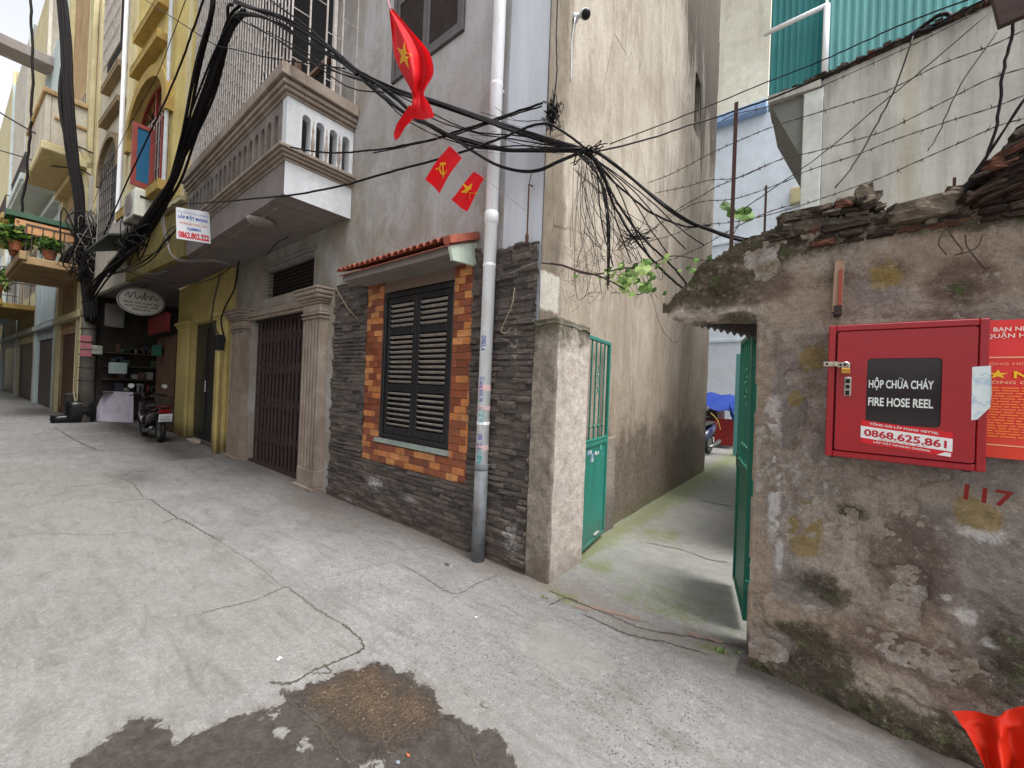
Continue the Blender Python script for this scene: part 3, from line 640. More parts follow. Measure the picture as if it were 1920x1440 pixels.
# sawn-off timber batten fixed to the face
mb = MB(); a = at(1571, 490, 'y', 2.63); b = at(1568, 585, 'y', 2.63)
WB = thing('wooden_batten', 'short weathered timber batten fixed upright on the old wall above the red hose cabinet', 'batten', tuple(b))
mb.prism([(b[0] - .018, 2.665, b[2]), (b[0] + .022, 2.665, b[2]), (b[0] + .026, 2.665, a[2] - .03), (b[0] + .012, 2.665, a[2]), (b[0] - .012, 2.665, a[2] - .002)], (0, -.05, 0))
wd = Mat('grey_timber'); M_TIMBER = wd.out(wd.mix(wd.noise(40, 6, .7, .3, wd.vec((1, 1, .08))), srgb(110, 76, 58), srgb(176, 150, 128)), .85, wd.bump(wd.noise(60, 5, .7, 0, wd.vec((1, 1, .08))), .004))
mb.build('timber', M_TIMBER, WB)
mb = MB(); mb.box(b[0] + .005, b[0] + .019, 2.605, 2.612, b[2] + .03, a[2] - .05); mb.build('red_strip', flat('red_oxide', srgb(150, 70, 56), .7), WB)
mb = MB(); mb.box(b[0] - .010, b[0] + .020, 2.60, 2.67, b[2] - .02, b[2] + .03, .003); mb.build('iron_bracket', flat('iron_b', srgb(52, 44, 40), .7), WB)
# ------------------------------------------------------------------ materials shared by houses
def mat_facade():
    m = Mat('grey_facade_paint'); x, y, z = m.xyz()[0], m.xyz()[1], m.xyz()[2]
    a = m.noise(1.3, 8, .6, .4); b = m.noise(8, 6, .7); g = m.noise(70, 3, .6)
    c = m.mix(m.mp(a, .35, .65), srgb(178, 177, 178), srgb(164, 161, 160))
    st = m.mth('ADD', m.noise(1.6, 8, .72, .6, m.vec((1, 1, .8), (4, 0, 1))), m.mth('MULTIPLY', m.mp(x, -2.8, -4.6), .16)); st = m.mth('ADD', st, m.mth('MULTIPLY', m.mp(z, 5.6, 3.2), .10))
    c = m.mix(m.mp(st, .60, .80, 0, .85), c, m.mix(b, srgb(156, 146, 130), srgb(122, 112, 98)))
    sk = m.noise(3.2, 8, .7, .2, m.vec((1.2, 1, .10), (1, 2, 0))); c = m.mix(m.mp(sk, .48, .68, 0, .5), c, srgb(128, 120, 112)); c = m.mix(m.mp(m.noise(11, 7, .8), .52, .7, 0, .35), c, srgb(132, 126, 120)); c = m.mix(m.mp(g, .5, .7, 0, .25), c, srgb(120, 114, 108))
    # the strip between pipe and corner keeps its paler paint
    strip = m.mp(x, -2.305, -2.30); pale = m.mix(m.mp(sk, .45, .72, 0, .5), srgb(198, 203, 210), srgb(150, 152, 156)); c = m.mix(strip, c, pale)
    c = m.mix(m.mp(m.noise(14, 6, .8), .66, .76, 0, .5), c, srgb(196, 196, 194))
    n = m.bump(b, .006, .6); n = m.bump(g, .002, .5, n)
    return m.out(c, .8, n, 0, .25)
M_FACADE = mat_facade()
def mat_alley():
    m = Mat('alley_wall_render'); p = m.xyz(); y, z = p[1], p[2]
    a = m.noise(.9, 8, .6, .5); b = m.noise(7, 7, .7); g = m.noise(75, 3, .7)
    c = m.mix(m.mp(a, .35, .65), srgb(190, 181, 168), srgb(158, 148, 135))
    lo = m.mp(z, 3.4, 1.5, 0, .65); c = m.mix(lo, c, m.mix(b, srgb(166, 148, 130), srgb(144, 130, 116)))
    sk = m.noise(1.7, 10, .78, 1.2, m.vec((1, 1.3, .24), (1, 2, 0))); c = m.mix(m.mp(sk, .44, .66, 0, .75), c, srgb(118, 104, 90)); c = m.mix(m.mp(m.noise(9, 9, .82, .6, m.vec((1, 1.5, .35), (2, 8, 0))), .5, .68, 0, .5), c, srgb(132, 118, 104)); 
    sk3 = m.noise(3.5, 9, .78, 1.0, m.vec((1, 1.3, .3), (9, 7, 0))); c = m.mix(m.mp(sk3, .52, .7, 0, .6), c, srgb(196, 186, 172))
    # black rain stains under the roof line, long towards the back
    sk2 = m.noise(2.4, 9, .75, .4, m.vec((1, 1.2, .16), (5, 5, 0))); f = m.mth('ADD', m.mth('MULTIPLY', sk2, 7.5), m.mth('SUBTRACT', m.mth('MULTIPLY', m.mp(y, 4.2, 8.6), 2.2), m.mp(z, 8.6, 4.6, 0, 2.6)))
    c = m.mix(m.mp(f, 3.75, 4.5, 0, .85), c, m.mix(b, srgb(84, 74, 66), srgb(58, 52, 48)))
    # damp foot
    ft = m.mth('SUBTRACT', m.mth('ADD', m.mth('MULTIPLY', m.mth('ADD', m.mth('MULTIPLY', m.noise(1.6, 5, .6), .6), m.mth('MULTIPLY', m.noise(7, 9, .85, .3), .4)), 3.6), .0), m.mth('MULTIPLY', z, 1.15))
    c = m.mix(m.mp(ft, .35, .85, 0, .8), c, m.mix(m.mp(m.noise(16, 8, .85), .4, .6), srgb(112, 100, 88), srgb(60, 54, 48)))
    gf = m.mth('SUBTRACT', m.mth('MULTIPLY', m.noise(4, 8, .75), 1.4), m.mth('MULTIPLY', z, 2.6)); c = m.mix(m.mp(gf, .25, .7, 0, .55), c, srgb(92, 96, 62))
    # bare cement band at the corner
    ed = m.mth('ADD', m.mth('SUBTRACT', 3.02, y), m.mth('MULTIPLY', m.mth('SUBTRACT', m.noise(3, 7, .7, 0, m.vec((1, 1, .5))), .5), .5))
    c = m.mix(m.mp(ed, 0, .12, 0, .85), c, m.mix(m.mp(m.noise(6, 8, .75, .5, m.vec((1, 1, .4))), .35, .7), srgb(128, 116, 101), srgb(76, 68, 60)))
    wh = m.mth('ADD', m.mth('ABSOLUTE', m.mth('SUBTRACT', z, 2.36)), m.mth('MULTIPLY', m.mth('SUBTRACT', m.noise(12, 6, .7), .5), .08))
    c = m.mix(m.mth('MULTIPLY', m.mp(wh, .17, .145), m.mp(y, 2.96, 2.92)), c, m.mix(b, srgb(200, 198, 190), srgb(168, 160, 150)))
    c = m.mix(m.mp(m.noise(26, 7, .8), .52, .7, 0, .45), c, srgb(108, 96, 84)); c = m.mix(m.mp(g, .45, .7, 0, .4), c, srgb(92, 82, 72))
    cr = m.voro(1.1, m.vec((1, 1, .45)), 'DISTANCE_TO_EDGE'); c = m.mix(m.mth('MULTIPLY', m.mp(cr, .006, .0), m.mp(m.noise(1.5, 3), .5, .6)), c, srgb(84, 72, 62))
    n = m.bump(b, .012, .7); n = m.bump(g, .004, .7, n)
    return m.out(c, .92, n, 0, .15)
M_ALLEY = mat_alley()
def mat_stone():
    m = Mat('split_stone_cladding'); a = m.noise(5, 6, .7, 0, m.vec((1, 1, 3))); b = m.noise(45, 6, .75)
    t = m.attr('tone'); c = m.mix(m.mp(t, 0, 1), srgb(62, 58, 56), srgb(120, 110, 103)); c = m.mix(m.mp(m.noise(14, 8, .85, .5, m.vec((1, 1, 3.2), (2, 2, 6))), .5, .62, 0, .55), c, srgb(158, 146, 136)); c = m.mix(m.mp(a, .4, .7, 0, .5), c, srgb(96, 84, 74)); c = m.mix(m.mp(b, .45, .75, 0, .55), c, srgb(58, 54, 54))
    c = m.mix(m.mp(m.noise(30, 5, .8, 0, m.vec((1, 1, 2.5), (3, 0, 0))), .58, .72, 0, .5), c, srgb(150, 140, 130))
    c = m.mix(m.mp(m.mth('ADD', m.attr('splash'), m.mth('MULTIPLY', m.mth('SUBTRACT', m.noise(28, 7, .85), .5), 3.2)), .55, .95, 0, .85), c, srgb(196, 190, 184))
    dz = m.mth('SUBTRACT', m.mth('MULTIPLY', m.noise(4, 6, .7), .5), m.xyz()[2]); c = m.mix(m.mp(dz, .0, .25, 0, .5), c, srgb(104, 92, 84))
    n = m.bump(m.noise(20, 7, .85, .4, m.vec((1, 1, 2.6))), .03, .9); n = m.bump(b, .008, .8, n); return m.out(c, m.mp(b, .3, .7, .6, .85), n, 0, .3)
M_STONE = mat_stone()
M_CONC = plaster('rough_concrete', srgb(150, 140, 130), srgb(116, 106, 98), stain=srgb(60, 54, 46), amt=.7, sc_=3.0, bump=.012, base=srgb(84, 80, 74), basez=.7)
M_MOULD = plaster('old_moulding_paint', srgb(164, 150, 138), srgb(132, 118, 106), stain=srgb(74, 64, 56), amt=.6, sc_=4, bump=.003)
M_WHITE = plaster('white_balcony_paint', srgb(216, 220, 224), srgb(202, 204, 206), stain=srgb(140, 132, 122), amt=.35, sc_=2, bump=.002)
M_GREYP = plaster('grey_underside_paint', srgb(140, 132, 128), srgb(122, 114, 110), stain=srgb(86, 78, 72), amt=.5, sc_=2, bump=.003)
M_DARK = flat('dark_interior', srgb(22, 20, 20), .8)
M_SHUT = paint('dark_shutter_paint', srgb(32, 31, 33), .42, .3, srgb(58, 54, 52), .3, 9)
M_SHUTG = paint('lit_louvre_slat', srgb(158, 148, 140), .6, .3, srgb(70, 62, 58), .5, 14)  # pale slats: the light on their upper edges is put into the colour
M_SHUTF = paint('brown_grey_shutter_paint', srgb(84, 76, 76), .5, .3, srgb(60, 54, 52), .4, 9)
M_IRON = paint('dark_iron', srgb(58, 50, 48), .6, .3, srgb(92, 58, 40), .5, 14)
CX0 = -1.88    # the street corner of the house
H = thing('corner_house', 'grey corner house with dark split stone base and an arched balcony over the lane', 'house', (-5.5, 5.6, 0))
win = (-4.07, -2.89, .88, 2.60); upw = (-4.12, -2.91, 5.06, 6.9); tran = (-7.88, -5.93, 2.90, 3.42); door = (-8.3, -5.95, -.01, 2.66); bald = (-9.0, -5.5, 4.2, 9.5)
mb = MB(); mb.wall(-9.2, CX0, 0, 10.6, 2.68, .25, [win, upw, tran, door, bald])
mb.box(-9.2, CX0 - .25, 8.4, 8.65, 0, 10.6); mb.box(-9.2, -8.95, 2.94, 8.38, 0, 10.6); mb.box(-8.94, CX0 - .26, 2.95, 8.38, 10.3, 10.5)
mb.build('front_wall', M_FACADE, H)
mb = MB()   # raised plain plaster panel above the stone, and a thin worn cement arris at the corner
ys = np.concatenate([np.arange(2.66, 8.66, .045)]); zs = np.arange(-.02, 10.6, .045)
Yg, Zg = np.meshgrid(ys, zs, indexing='ij')
roofz = np.where(Yg > 8.0, 9.2 - (Yg - 8.0) * 1.0, 10.6)
D = .018 * (fbm(Yg * 3, Zg * 2, 61, 4) - .5) + .006 * (fbm(Yg * 14, Zg * 14, 62, 3) - .5) + np.where(Yg < 3.0 + .12 * (fbm(Zg * 1.3, Zg * 0, 63) - .5), .012, 0) * 1.0
holes = (Yg[:-1, :-1] > 6.95) & (Yg[:-1, :-1] < 7.35) & (Zg[:-1, :-1] > 6.0) & (Zg[:-1, :-1] < 7.0)
gridmesh('alley_wall', np.stack([CX0 + .012 + D, Yg, Zg], -1), M_ALLEY, None, ~holes & (Zg[:-1, :-1] < roofz[:-1, :-1]), parent=H)
mb = MB(); mb.wall(2.94, 8.64, 0, 10.2, -CX0 - 0.002, .2, [(6.95, 7.35, 6.0, 7.0)])
mb.v = [(-b, a, c) for a, b, c in mb.v]; mb.build('alley_wall_core', M_ALLEY, H)
mb = MB(); mb.box(CX0 - .26, CX0 - .21, 6.93, 7.37, 5.98, 7.02); mb.build('vent_opening', M_DARK, H)
# stone cladding
def stone_face():
    dx = .0125; xs = np.arange(-5.22, CX0 + .006, dx); zs = np.arange(-.03, 2.86, dx)
    X, Z = np.meshgrid(xs, zs, indexing='ij'); rh = .0505
    zz = Z + .008 * (fbm(X * 2.2, Z * 0, 5) - .5); row = np.floor(zz / rh); fz = zz / rh - row
    off = _hash(row.astype(np.int64), 0, 3); bw = .19
    u = X / bw + off * 3 + (fbm(X * 1.3, row * 3.3, 9) - .5) * .8; bi = np.floor(u); fu = u - bi
    rnd = _hash(bi.astype(np.int64), row.astype(np.int64), 7); rnd2 = _hash(bi.astype(np.int64), row.astype(np.int64), 8)
    d = .003 + .042 * rnd
    d = d * (1 - .85 * np.clip(1 - np.minimum(fz, 1 - fz) / .13, 0, 1)) * (1 - .6 * np.clip(1 - np.minimum(fu, 1 - fu) / .05, 0, 1))
    d += .020 * (fbm(X * 14 + rnd * 9, Z * 38, 13, 4, .6) - .5) + (fz - .5) * .008 * (rnd2 - .3)
    keep = ~((X[:-1, :-1] > -4.40) & (X[:-1, :-1] < -2.625) & (Z[:-1, :-1] > .61) & (Z[:-1, :-1] < 2.9))
    topj = 2.80 + .05 * (fbm(xs * 8, xs * 0, 15) - .5) - np.where(xs > -2.55, .04, 0); keep &= Z[:-1, :-1] < topj[:-1, None]
    keep &= ~((X[:-1, :-1] > -1.895) & (Z[:-1, :-1] < 2.12))
    sx, sz = at(705, 905, 'y', 2.66)[[0, 2]]; s2 = at(770, 935, 'y', 2.66)[[0, 2]]; s3 = at(655, 935, 'y', 2.66)[[0, 2]]
    sp = blobs(X, Z, [(sx, sz, .38, .16), (s2[0], s2[1], .25, .08), (s3[0], s3[1], .25, .07), (-2.05, .25, .2, .3), (-2.1, 1.9, .2, .5, .6)])
    gridmesh('stone_cladding', np.stack([X, 2.672 - d, Z], -1), M_STONE, dict(tone=rnd2, splash=sp), keep, parent=H, smooth=False)
stone_face()
# tile surround of the window: little orange and brown tiles
mb = MB(); R = random.Random(5); tz = .605; row = 0
while tz < 2.72:
    tx = -4.41 - (.085 if row % 2 else 0); 
    while tx < -2.62:
        w = .168; a, b = max(tx, -4.41), min(tx + w, -2.62)
        if b - a > .02:
            segs = [(a, b)]
            if tz + .035 > win[2] - .02:
                segs = [(a, min(b, win[0] - .012))] if a < win[0] - .02 and a < -3.5 else ([(max(a, win[1] + .012), b)] if b > win[1] + .02 else [])
            for (a, b) in segs:
                if b - a < .02: continue
                mb.mi = R.choice([0, 0, 1, 1, 2, 3, 3]); y = 2.652 - R.uniform(0, .004)
                mb.bev(a + .002, b - .002, y, 2.675, tz + .002, tz + .071, .0025)
        tx += w
    tz += .0735; row += 1
def glaz(n, c):
    m = Mat(n); k = m.mix(m.mp(m.noise(9, 5, .7), .3, .7), sc(c, .7), sc(c, 1.08)); k = m.mix(m.mp(m.noise(3, 7, .75), .46, .66, 0, .45), k, srgb(84, 64, 54)); k = m.mix(m.mp(m.noise(30, 7, .85), .5, .68, 0, .55), k, srgb(86, 64, 50)); return m.out(k, m.mp(m.noise(12, 4), .3, .7, .3, .5), m.bump(m.noise(60, 3), .002), 0, .5)
mb.build('tile_surround', [glaz('tile_orange', srgb(196, 124, 72)), glaz('tile_rust', srgb(150, 82, 52)), glaz('tile_tan', srgb(208, 142, 88)), glaz('tile_brown', srgb(128, 66, 44))], H)
mb = MB()
for a_, b_, c_, d_ in ((-4.41, win[0], .60, 2.72), (win[1], -2.62, .60, 2.72), (win[0], win[1], .60, win[2]), (win[0], win[1], 2.58, 2.80)): mb.box(a_, b_, 2.664, 2.679, c_, d_)
mb.build('tile_grout', flat('grout', srgb(120, 104, 92)), H)

def shutters(parent, x0, x1, z0, z1, yf, mf, ms, zones):
    """two louvred leaves in a frame; yf: front of the frame"""
    w = thing_part('window', parent)
    mb = MB(); f = .05
    mb.bev(x0, x0 + f, yf, yf + .09, z0, z1, .006); mb.bev(x1 - f, x1, yf, yf + .09, z0, z1, .006); mb.bev(x0 + f, x1 - f, yf, yf + .09, z1 - f, z1, .006); mb.bev(x0 + f, x1 - f, yf, yf + .09, z0, z0 + f, .006)
    mb.build('frame', mf, w)
    mid = (x0 + x1) / 2
    for (a, b) in ((x0 + f + .004, mid - .004), (mid + .004, x1 - f - .004)):
        mb = MB(); s = .052; y0, y1 = yf + .018, yf + .055; za, zb = z0 + f + .004, z1 - f - .004; hh = zb - za; rails = [za] + [za + hh * q for q in zones] + [zb]
        mb.bev(a, a + s, y0, y1, za, zb, .004); mb.bev(b - s, b, y0, y1, za, zb, .004)
        for i, r in enumerate(rails):
            lo = r if i == 0 else (r - s * 1.2 if i == len(rails) - 1 else r - s * .75); hi = r + s * 1.5 if i == 0 else (r if i == len(rails) - 1 else r + s * .75)
            mb.bev(a + s, b - s, y0, y1, lo, hi, .004)
        mb.mi = 1
        for i in range(len(rails) - 1):
            lo = rails[i] + (s * 1.5 if i == 0 else s * .75); hi = rails[i + 1] - (s * 1.2 if i == len(rails) - 2 else s * .75); n = max(3, int((hi - lo) / .052))
            for k in range(n):
                zc = lo + (k + .5) * (hi - lo) / n; mb.obox(((a + b) / 2, (y0 + y1) / 2, zc), ((b - a) / 2 - s, 0, 0), (0, .012, -.010), (0, .002, .0025))
        mb.build('shutter', [mf, ms], w)
    mb = MB(); mb.box(x0 + f, x1 - f, yf + .10, yf + .11, z0 + f, z1 - f); mb.build('dark_backing', M_DARK, w)
    return w
def thing_part(name, parent):
    """a part that is an Empty holding its own pieces"""
    o = bpy.data.objects.new(name, None); COL.objects.link(o); o.parent = parent; o.empty_display_size = .05; return o
w = shutters(H, win[0], win[1], win[2] + .02, win[3] - .04, 2.655, M_SHUT, M_SHUTG, (.34, .75)); settag(w, 'dark louvred window framed in orange and brown tiles')
mb = MB()
for k in range(34): a = win[0] - .03 + k * (1.24 / 34); mb.box(a + .002, a + .033, 2.612, 2.66, .872, .892, .001)
mb.box(win[0] - .04, win[1] + .04, 2.606, 2.664, .850, .871); mb.build('sill', paint('sill_tile', srgb(150, 158, 150), .5), w)
w = shutters(H, upw[0], upw[1], upw[2], upw[3], 2.650, M_SHUTF, M_SHUTF, (.5,)); settag(w, 'plain brown louvred window high above the street')
# awning with clay tiles over the window
A = thing_part('window_awning', H); ax0, ax1 = -4.52, -2.63
mb = MB(); mb.prism([(ax0 + .04, 2.665, 2.90), (ax0 + .04, 2.36, 2.775), (ax0 + .04, 2.36, 2.70), (ax0 + .04, 2.665, 2.70)], (ax1 - ax0 - .04, 0, 0)); mb.build('slab', M_GREYP, A)
mb = MB(); mb.prism([(ax1 - .006, 2.665, 2.895), (ax1 - .006, 2.33, 2.755), (ax1 - .006, 2.37, 2.64), (ax1 - .006, 2.665, 2.665)], (.035, 0, 0)); mb.build('end_bracket', paint('pale_green_bracket', srgb(192, 206, 190), .7, .2, srgb(120, 110, 96), .5), A)
mb = MB(); n = 19; R = random.Random(8)
for k in range(n):
    x = ax0 + (k + .5) * (ax1 - ax0) / n; r = (ax1 - ax0) / n * .5
    for (q0, q1) in ((0, .5), (.45, 1.0)):
        P0 = np.array([x, 2.66, 2.935]) * (1 - q1) + np.array([x, 2.30, 2.79]) * q1; P1 = np.array([x, 2.66, 2.935]) * (1 - q0) + np.array([x, 2.30, 2.79]) * q0; j = R.uniform(-.004, .004)
        vs = []; m_ = 7
        for (pp, lift) in ((P0, .012), (P1, 0)):
            for rr_ in (r * 1.02, r * .82):
                for i in range(m_):
                    th = math.pi * i / (m_ - 1); vs.append((pp[0] + rr_ * math.cos(th), pp[1] + j, pp[2] + lift + rr_ * math.sin(th) * .8))
        fs = []
        for i in range(m_ - 1): fs += [(i, i + 1, 2 * m_ + i + 1, 2 * m_ + i), (m_ + i, 3 * m_ + i, 3 * m_ + i + 1, m_ + i + 1), (i, m_ + i, m_ + i + 1, i + 1)]
        mb.add(vs, fs)
mb.box(ax0, ax1 + .03, 2.315, 2.66, 2.755, 2.762)
mb.v = [(a, b, c + (b - 2.315) * .37 if abs(c - 2.755) < .0001 or abs(c - 2.762) < .0001 else c) for a, b, c in mb.v]
mb.obox((ax1 + .012, 2.48, 2.875), (.045, 0, 0), (0, .18, .075), (0, -.012, .03))
mb.build('clay_tiles', paint('clay_tile', srgb(170, 94, 72), .75, .35, srgb(84, 62, 52), .6, 12, .004), A)
# drip stain rope and electric box are separate things; gate with columns:
def fluted(mb, x0, x1, yf, z0, z1, n, d=.018):
    mb.box(x0, x1, yf + d, 2.70, z0, z1)
    w = (x1 - x0) / (2 * n + 1)
    for k in range(n + 1): mb.bev(x0 + 2 * k * w, x0 + (2 * k + 1) * w, yf, yf + d + .002, z0, z1, .006)
def column(x0, x1, yf, top, side):
    c = thing_part('door_column', H)
    mb = MB(); fluted(mb, x0, x1, yf, .28, top - .42, 5); mb.bev(x0 - .008, x1 + .008, yf - .006, 2.70, .05, .28, .008); mb.bev(x0 - .05, x1 + .05, yf - .05, 2.71, -.01, .05, .01)
    mb.build('shaft', M_MOULD, c)
    mb = MB(); z = top - .42
    for (e, h) in ((.022, .03), (.0, .02), (.03, .035), (.008, .12), (.03, .03), (.055, .035), (.085, .05), (.105, .06), (.12, .035)):
        mb.bev(x0 - e, x1 + e, yf - e, 2.70, z, z + h - .002, min(.012, h * .3)); z += h
    mb.build('capital', M_MOULD, c)
    return c
column(-5.93, -5.42, 2.56, 2.80, 1); column(-9.0, -8.36, 2.56, 2.78, 1)
mb = MB(); mb.bev(-8.30, -5.96, 2.60, 2.68, 2.60, 2.70, .01); mb.bev(-8.30, -5.96, 2.62, 2.68, 2.55, 2.598, .008); mb.build('door_lintel', M_MOULD, H)
# folding gate
g = thing_part('folding_gate', H); n = 31; R = random.Random(2)
M_GATE = paint('maroon_gate_paint', srgb(80, 66, 63), .45, .45, srgb(84, 62, 52), .6, 10)
for k in range(n):
    x = -8.28 + k * (2.32 / (n - 1)); y = 2.80 + (.012 if k % 2 else -.012) + R.uniform(-.004, .004); mb = MB(); mb.box(x - .007, x + .007, y - .014, y + .014, .02, 2.54); mb.build('gate_bar', M_GATE, g)
for k in range(0, n - 2, 2):
    x = -8.28 + k * (2.32 / (n - 1)); x2 = x + 2 * 2.32 / (n - 1)
    for z in (.35, .95, 1.55, 2.1):
        mb = MB(); mb.bar((x, 2.775, z), (x2, 2.775, z + .3), .006); mb.bar((x, 2.777, z + .3), (x2, 2.777, z), .006); mb.build('scissor_link', M_GATE, g)
mb = MB(); mb.box(-8.3, -5.95, 2.86, 2.88, 0, 2.6); mb.build('backing_sheet', paint('gate_back', srgb(26, 22, 22), .8), g)
mb = MB(); mb.box(-8.3, -5.95, 2.74, 2.86, 2.54, 2.58); mb.build('top_track', M_IRON, g)
mb = MB(); mb.box(-8.3, -5.95, 2.70, 2.92, -.01, .03); mb.build('floor_track', M_IRON, g)
mb = MB(); mb.box(tran[0], tran[1], 2.85, 2.87, tran[2], tran[3]); mb.build('transom_backing', M_DARK, H)
mb = MB()
for z in np.arange(2.95, 3.4, .06): mb = MB(); mb.bar((tran[0], 2.78, z), (tran[1], 2.78, z), .006); mb.build('transom_bar', M_IRON, H)
mb = MB(); mb.bev(tran[0] - .05, tran[1] + .05, 2.62, 2.68, 3.42, 3.47, .01); mb.build('transom_hood', M_GREYP, H)

# ------------------------------------------------------------------ balcony
B = thing_part('balcony', H); bx0, bx1, by0 = -9.2, -4.95, 1.86
def ringbox(mb, e, z0, z1, t=.16):
    mb.bev(bx0, bx1 + e, by0 - e, by0 + t, z0, z1, .008); mb.bev(bx1 - t, bx1 + e, by0 + t, 2.675, z0, z1, .008)
mb = MB(); mb.box(bx0, bx1 - .005, by0 + .005, 2.675, 3.68, 4.05); mb.build('floor_slab', M_GREYP, B)  # shade on the slab's front is put into this grey
mb = MB(); mb.quad((bx1 + .001, by0, 3.66), (bx1 + .001, 2.675, 3.66), (bx1 + .001, 2.675, 4.06), (bx1 + .001, by0, 4.06)); mb.build('side_fascia', M_WHITE, B)
mb = MB()
for z0, z1, e in ((4.05, 4.085, .015), (4.085, 4.12, .045), (4.12, 4.155, .075), (4.155, 4.20, .10), (4.80, 4.84, .02), (4.84, 4.89, .05), (4.89, 4.95, .075), (4.96, 5.10, .11)): ringbox(mb, e, z0, z1 - .003)
mb.build('mouldings', M_MOULD, B)
mb = MB(); ops = []
L = 2.675 - by0
for k in range(4): a = .17 + k * .165; ops.append((a, a + .10, 4.24, 4.64))
mb.arcade((bx1 + .002, by0 - .002, 0), (0, 1, 0), (1, 0, 0), L, 4.20, 4.80, ops, .12)
mb.build('side_parapet', M_WHITE, B)
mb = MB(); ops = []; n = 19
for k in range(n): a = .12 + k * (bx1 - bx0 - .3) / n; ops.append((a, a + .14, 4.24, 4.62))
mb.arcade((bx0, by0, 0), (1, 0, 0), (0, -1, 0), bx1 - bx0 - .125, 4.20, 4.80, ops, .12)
mb.build('front_parapet', plaster('stained_shaded_parapet', srgb(142, 134, 128), srgb(112, 104, 98), stain=srgb(58, 52, 48), amt=.9, sc_=4), B)  # real stains, plus the front's shade painted in as a darker base
prof = [(.018, 0), (.026, .02), (.016, .05), (.030, .12), (.034, .18), (.020, .26), (.012, .30), (.022, .33), (.012, .37), (.008, .46)]
for k in range(n):
    mb = MB(); a = bx0 + .19 + k * (bx1 - bx0 - .3) / n; mb.lathe((a, by0 + .05, 4.20), prof, 8); mb.build('baluster', M_IRON, B, smooth=True)
for k in range(3):
    a = by0 + .17 + .125 + k * .165; mb = MB()
    mb.lathe((bx1 + .004, a, 4.22), [(p[0] * .7, p[1] * .95) for p in prof], 8); mb.build('relief_spindle', M_MOULD, B, smooth=True)
mb = MB(); mb.box(-8.9, -8.85, by0 + .1, 2.6, 3.655, 3.682); mb.box(-5.35, -5.32, by0 + .1, 2.6, 3.655, 3.682); mb.box(-8.85, -5.35, by0 + .1, by0 + .13, 3.655, 3.682); mb.build('soffit_trim', M_MOULD, B)
mb = MB(); c = at(490, 413, 'z', 3.675); mb.lathe((c[0], c[1], 3.62), [(.10, 0), (.16, .01), (.17, .03), (.17, .055)], 20); mb.build('ceiling_lamp', paint('lamp_glass', srgb(150, 142, 136), .4), B, smooth=True)
# safety grille above the parapet
M_GR = paint('weathered_grille_paint', srgb(188, 180, 174), .6, .3, srgb(96, 70, 56), .6, 20)
g = MB(); R = random.Random(1); y = by0 + .02; zt = 9.6; nb = 40
for k in range(nb + 1):
    x = bx0 + .02 + k * (bx1 - bx0 - .04) / nb; g.box(x - .007, x + .007, y - .007, y + .007, 5.09, zt)
    if k < nb:
        x2 = x + (bx1 - bx0 - .04) / nb; z = 5.2 + (k % 3) * .13 + (k % 2) * .05
        while z < zt: g.box(x + .008, x2 - .008, y - .004, y + .004, z, z + .010); z += .46 - (k % 2) * .03
g.build('front_grille', M_GR, B)
g = MB(); x = bx1 - .02
for k in range(5):
    yy = by0 + .02 + k * (2.66 - by0) / 4.0; g.box(x - .008, x + .008, yy - .008, yy + .008, 5.09, zt)
    z = 5.28 + (k % 2) * .30
    while z < zt and k < 4: g.bar((x, yy, z), (x, yy + (2.66 - by0) / 4, z + .02), .007); z += .58
g.box(x - .02, x + .02, 2.36, 2.40, 5.09, zt)
g.build('side_grille', M_GR, B)
mb = MB(); mb.box(-9.0, -5.5, 2.86, 2.88, 4.2, 9.5); mb.build('balcony_shade_panel', M_DARK, B)  # dark panel: doors and the shaded wall above them painted as one
mb = MB(); mb.box(-8.8, -5.5, 2.80, 2.86, 6.4, 6.45); mb.box(-7.2, -7.1, 2.79, 2.86, 4.2, 6.9); mb.box(-5.58, -5.5, 2.70, 2.86, 4.2, 6.9); mb.build('balcony_door_frame', M_TIMBER, B)
mb = MB(); mb.box(bx0, bx1, by0, 2.675, 9.6, 9.8); mb.box(-5.55, -4.97, 2.55, 2.6, 6.9, 7.0); mb.build('upper_slab', M_GREYP, B)
mb = MB(); mb.box(bx0 - .0, bx0 + .04, by0 + .05, 2.67, 5.1, 9.6); mb.build('side_sheet', paint('sheet', srgb(120, 118, 112), .6), B)

# ------------------------------------------------------------------ drainpipe
pz = .82; DP = thing('drainpipe', 'white plastic drainpipe with scribbled stickers and a grey iron foot against the stone cladding', 'drainpipe', (-2.36, 2.585, 0))
mb = MB(); mb.tube([(-2.365, 2.585, pz), (-2.362, 2.585, 6), (-2.37, 2.585, 10.4)], .056, 16)
for z in (2.98, 4.98, 8.0): mb.lathe((-2.363, 2.585, z), [(.056, 0), (.063, .005), (.063, .10), (.056, .105)], 16)
pp = Mat('white_pvc'); c = pp.mix(pp.mp(pp.noise(6, 7, .7, .3, pp.vec((1, 1, .3))), .5, .75, 0, .6), srgb(228, 230, 233), srgb(178, 170, 162)); c = pp.mix(pp.mp(pp.noise(22, 7, .8), .6, .7, 0, .5), c, srgb(120, 112, 104))
M_PVC = pp.out(c, .35, None, 0, .5); mb.build('plastic_pipe', M_PVC, DP, smooth=True)
mb = MB(); mb.tube([(-2.365, 2.585, -.01), (-2.365, 2.585, pz + .02)], .060, 16); mb.lathe((-2.365, 2.585, pz - .02), [(.060, 0), (.064, .01), (.064, .05), (.058, .06)], 16)
mb.build('iron_foot', paint('galvanised', srgb(112, 116, 120), .7, .45, srgb(92, 74, 62), .8, 8, metal=.0), DP, smooth=True)
mb = MB()
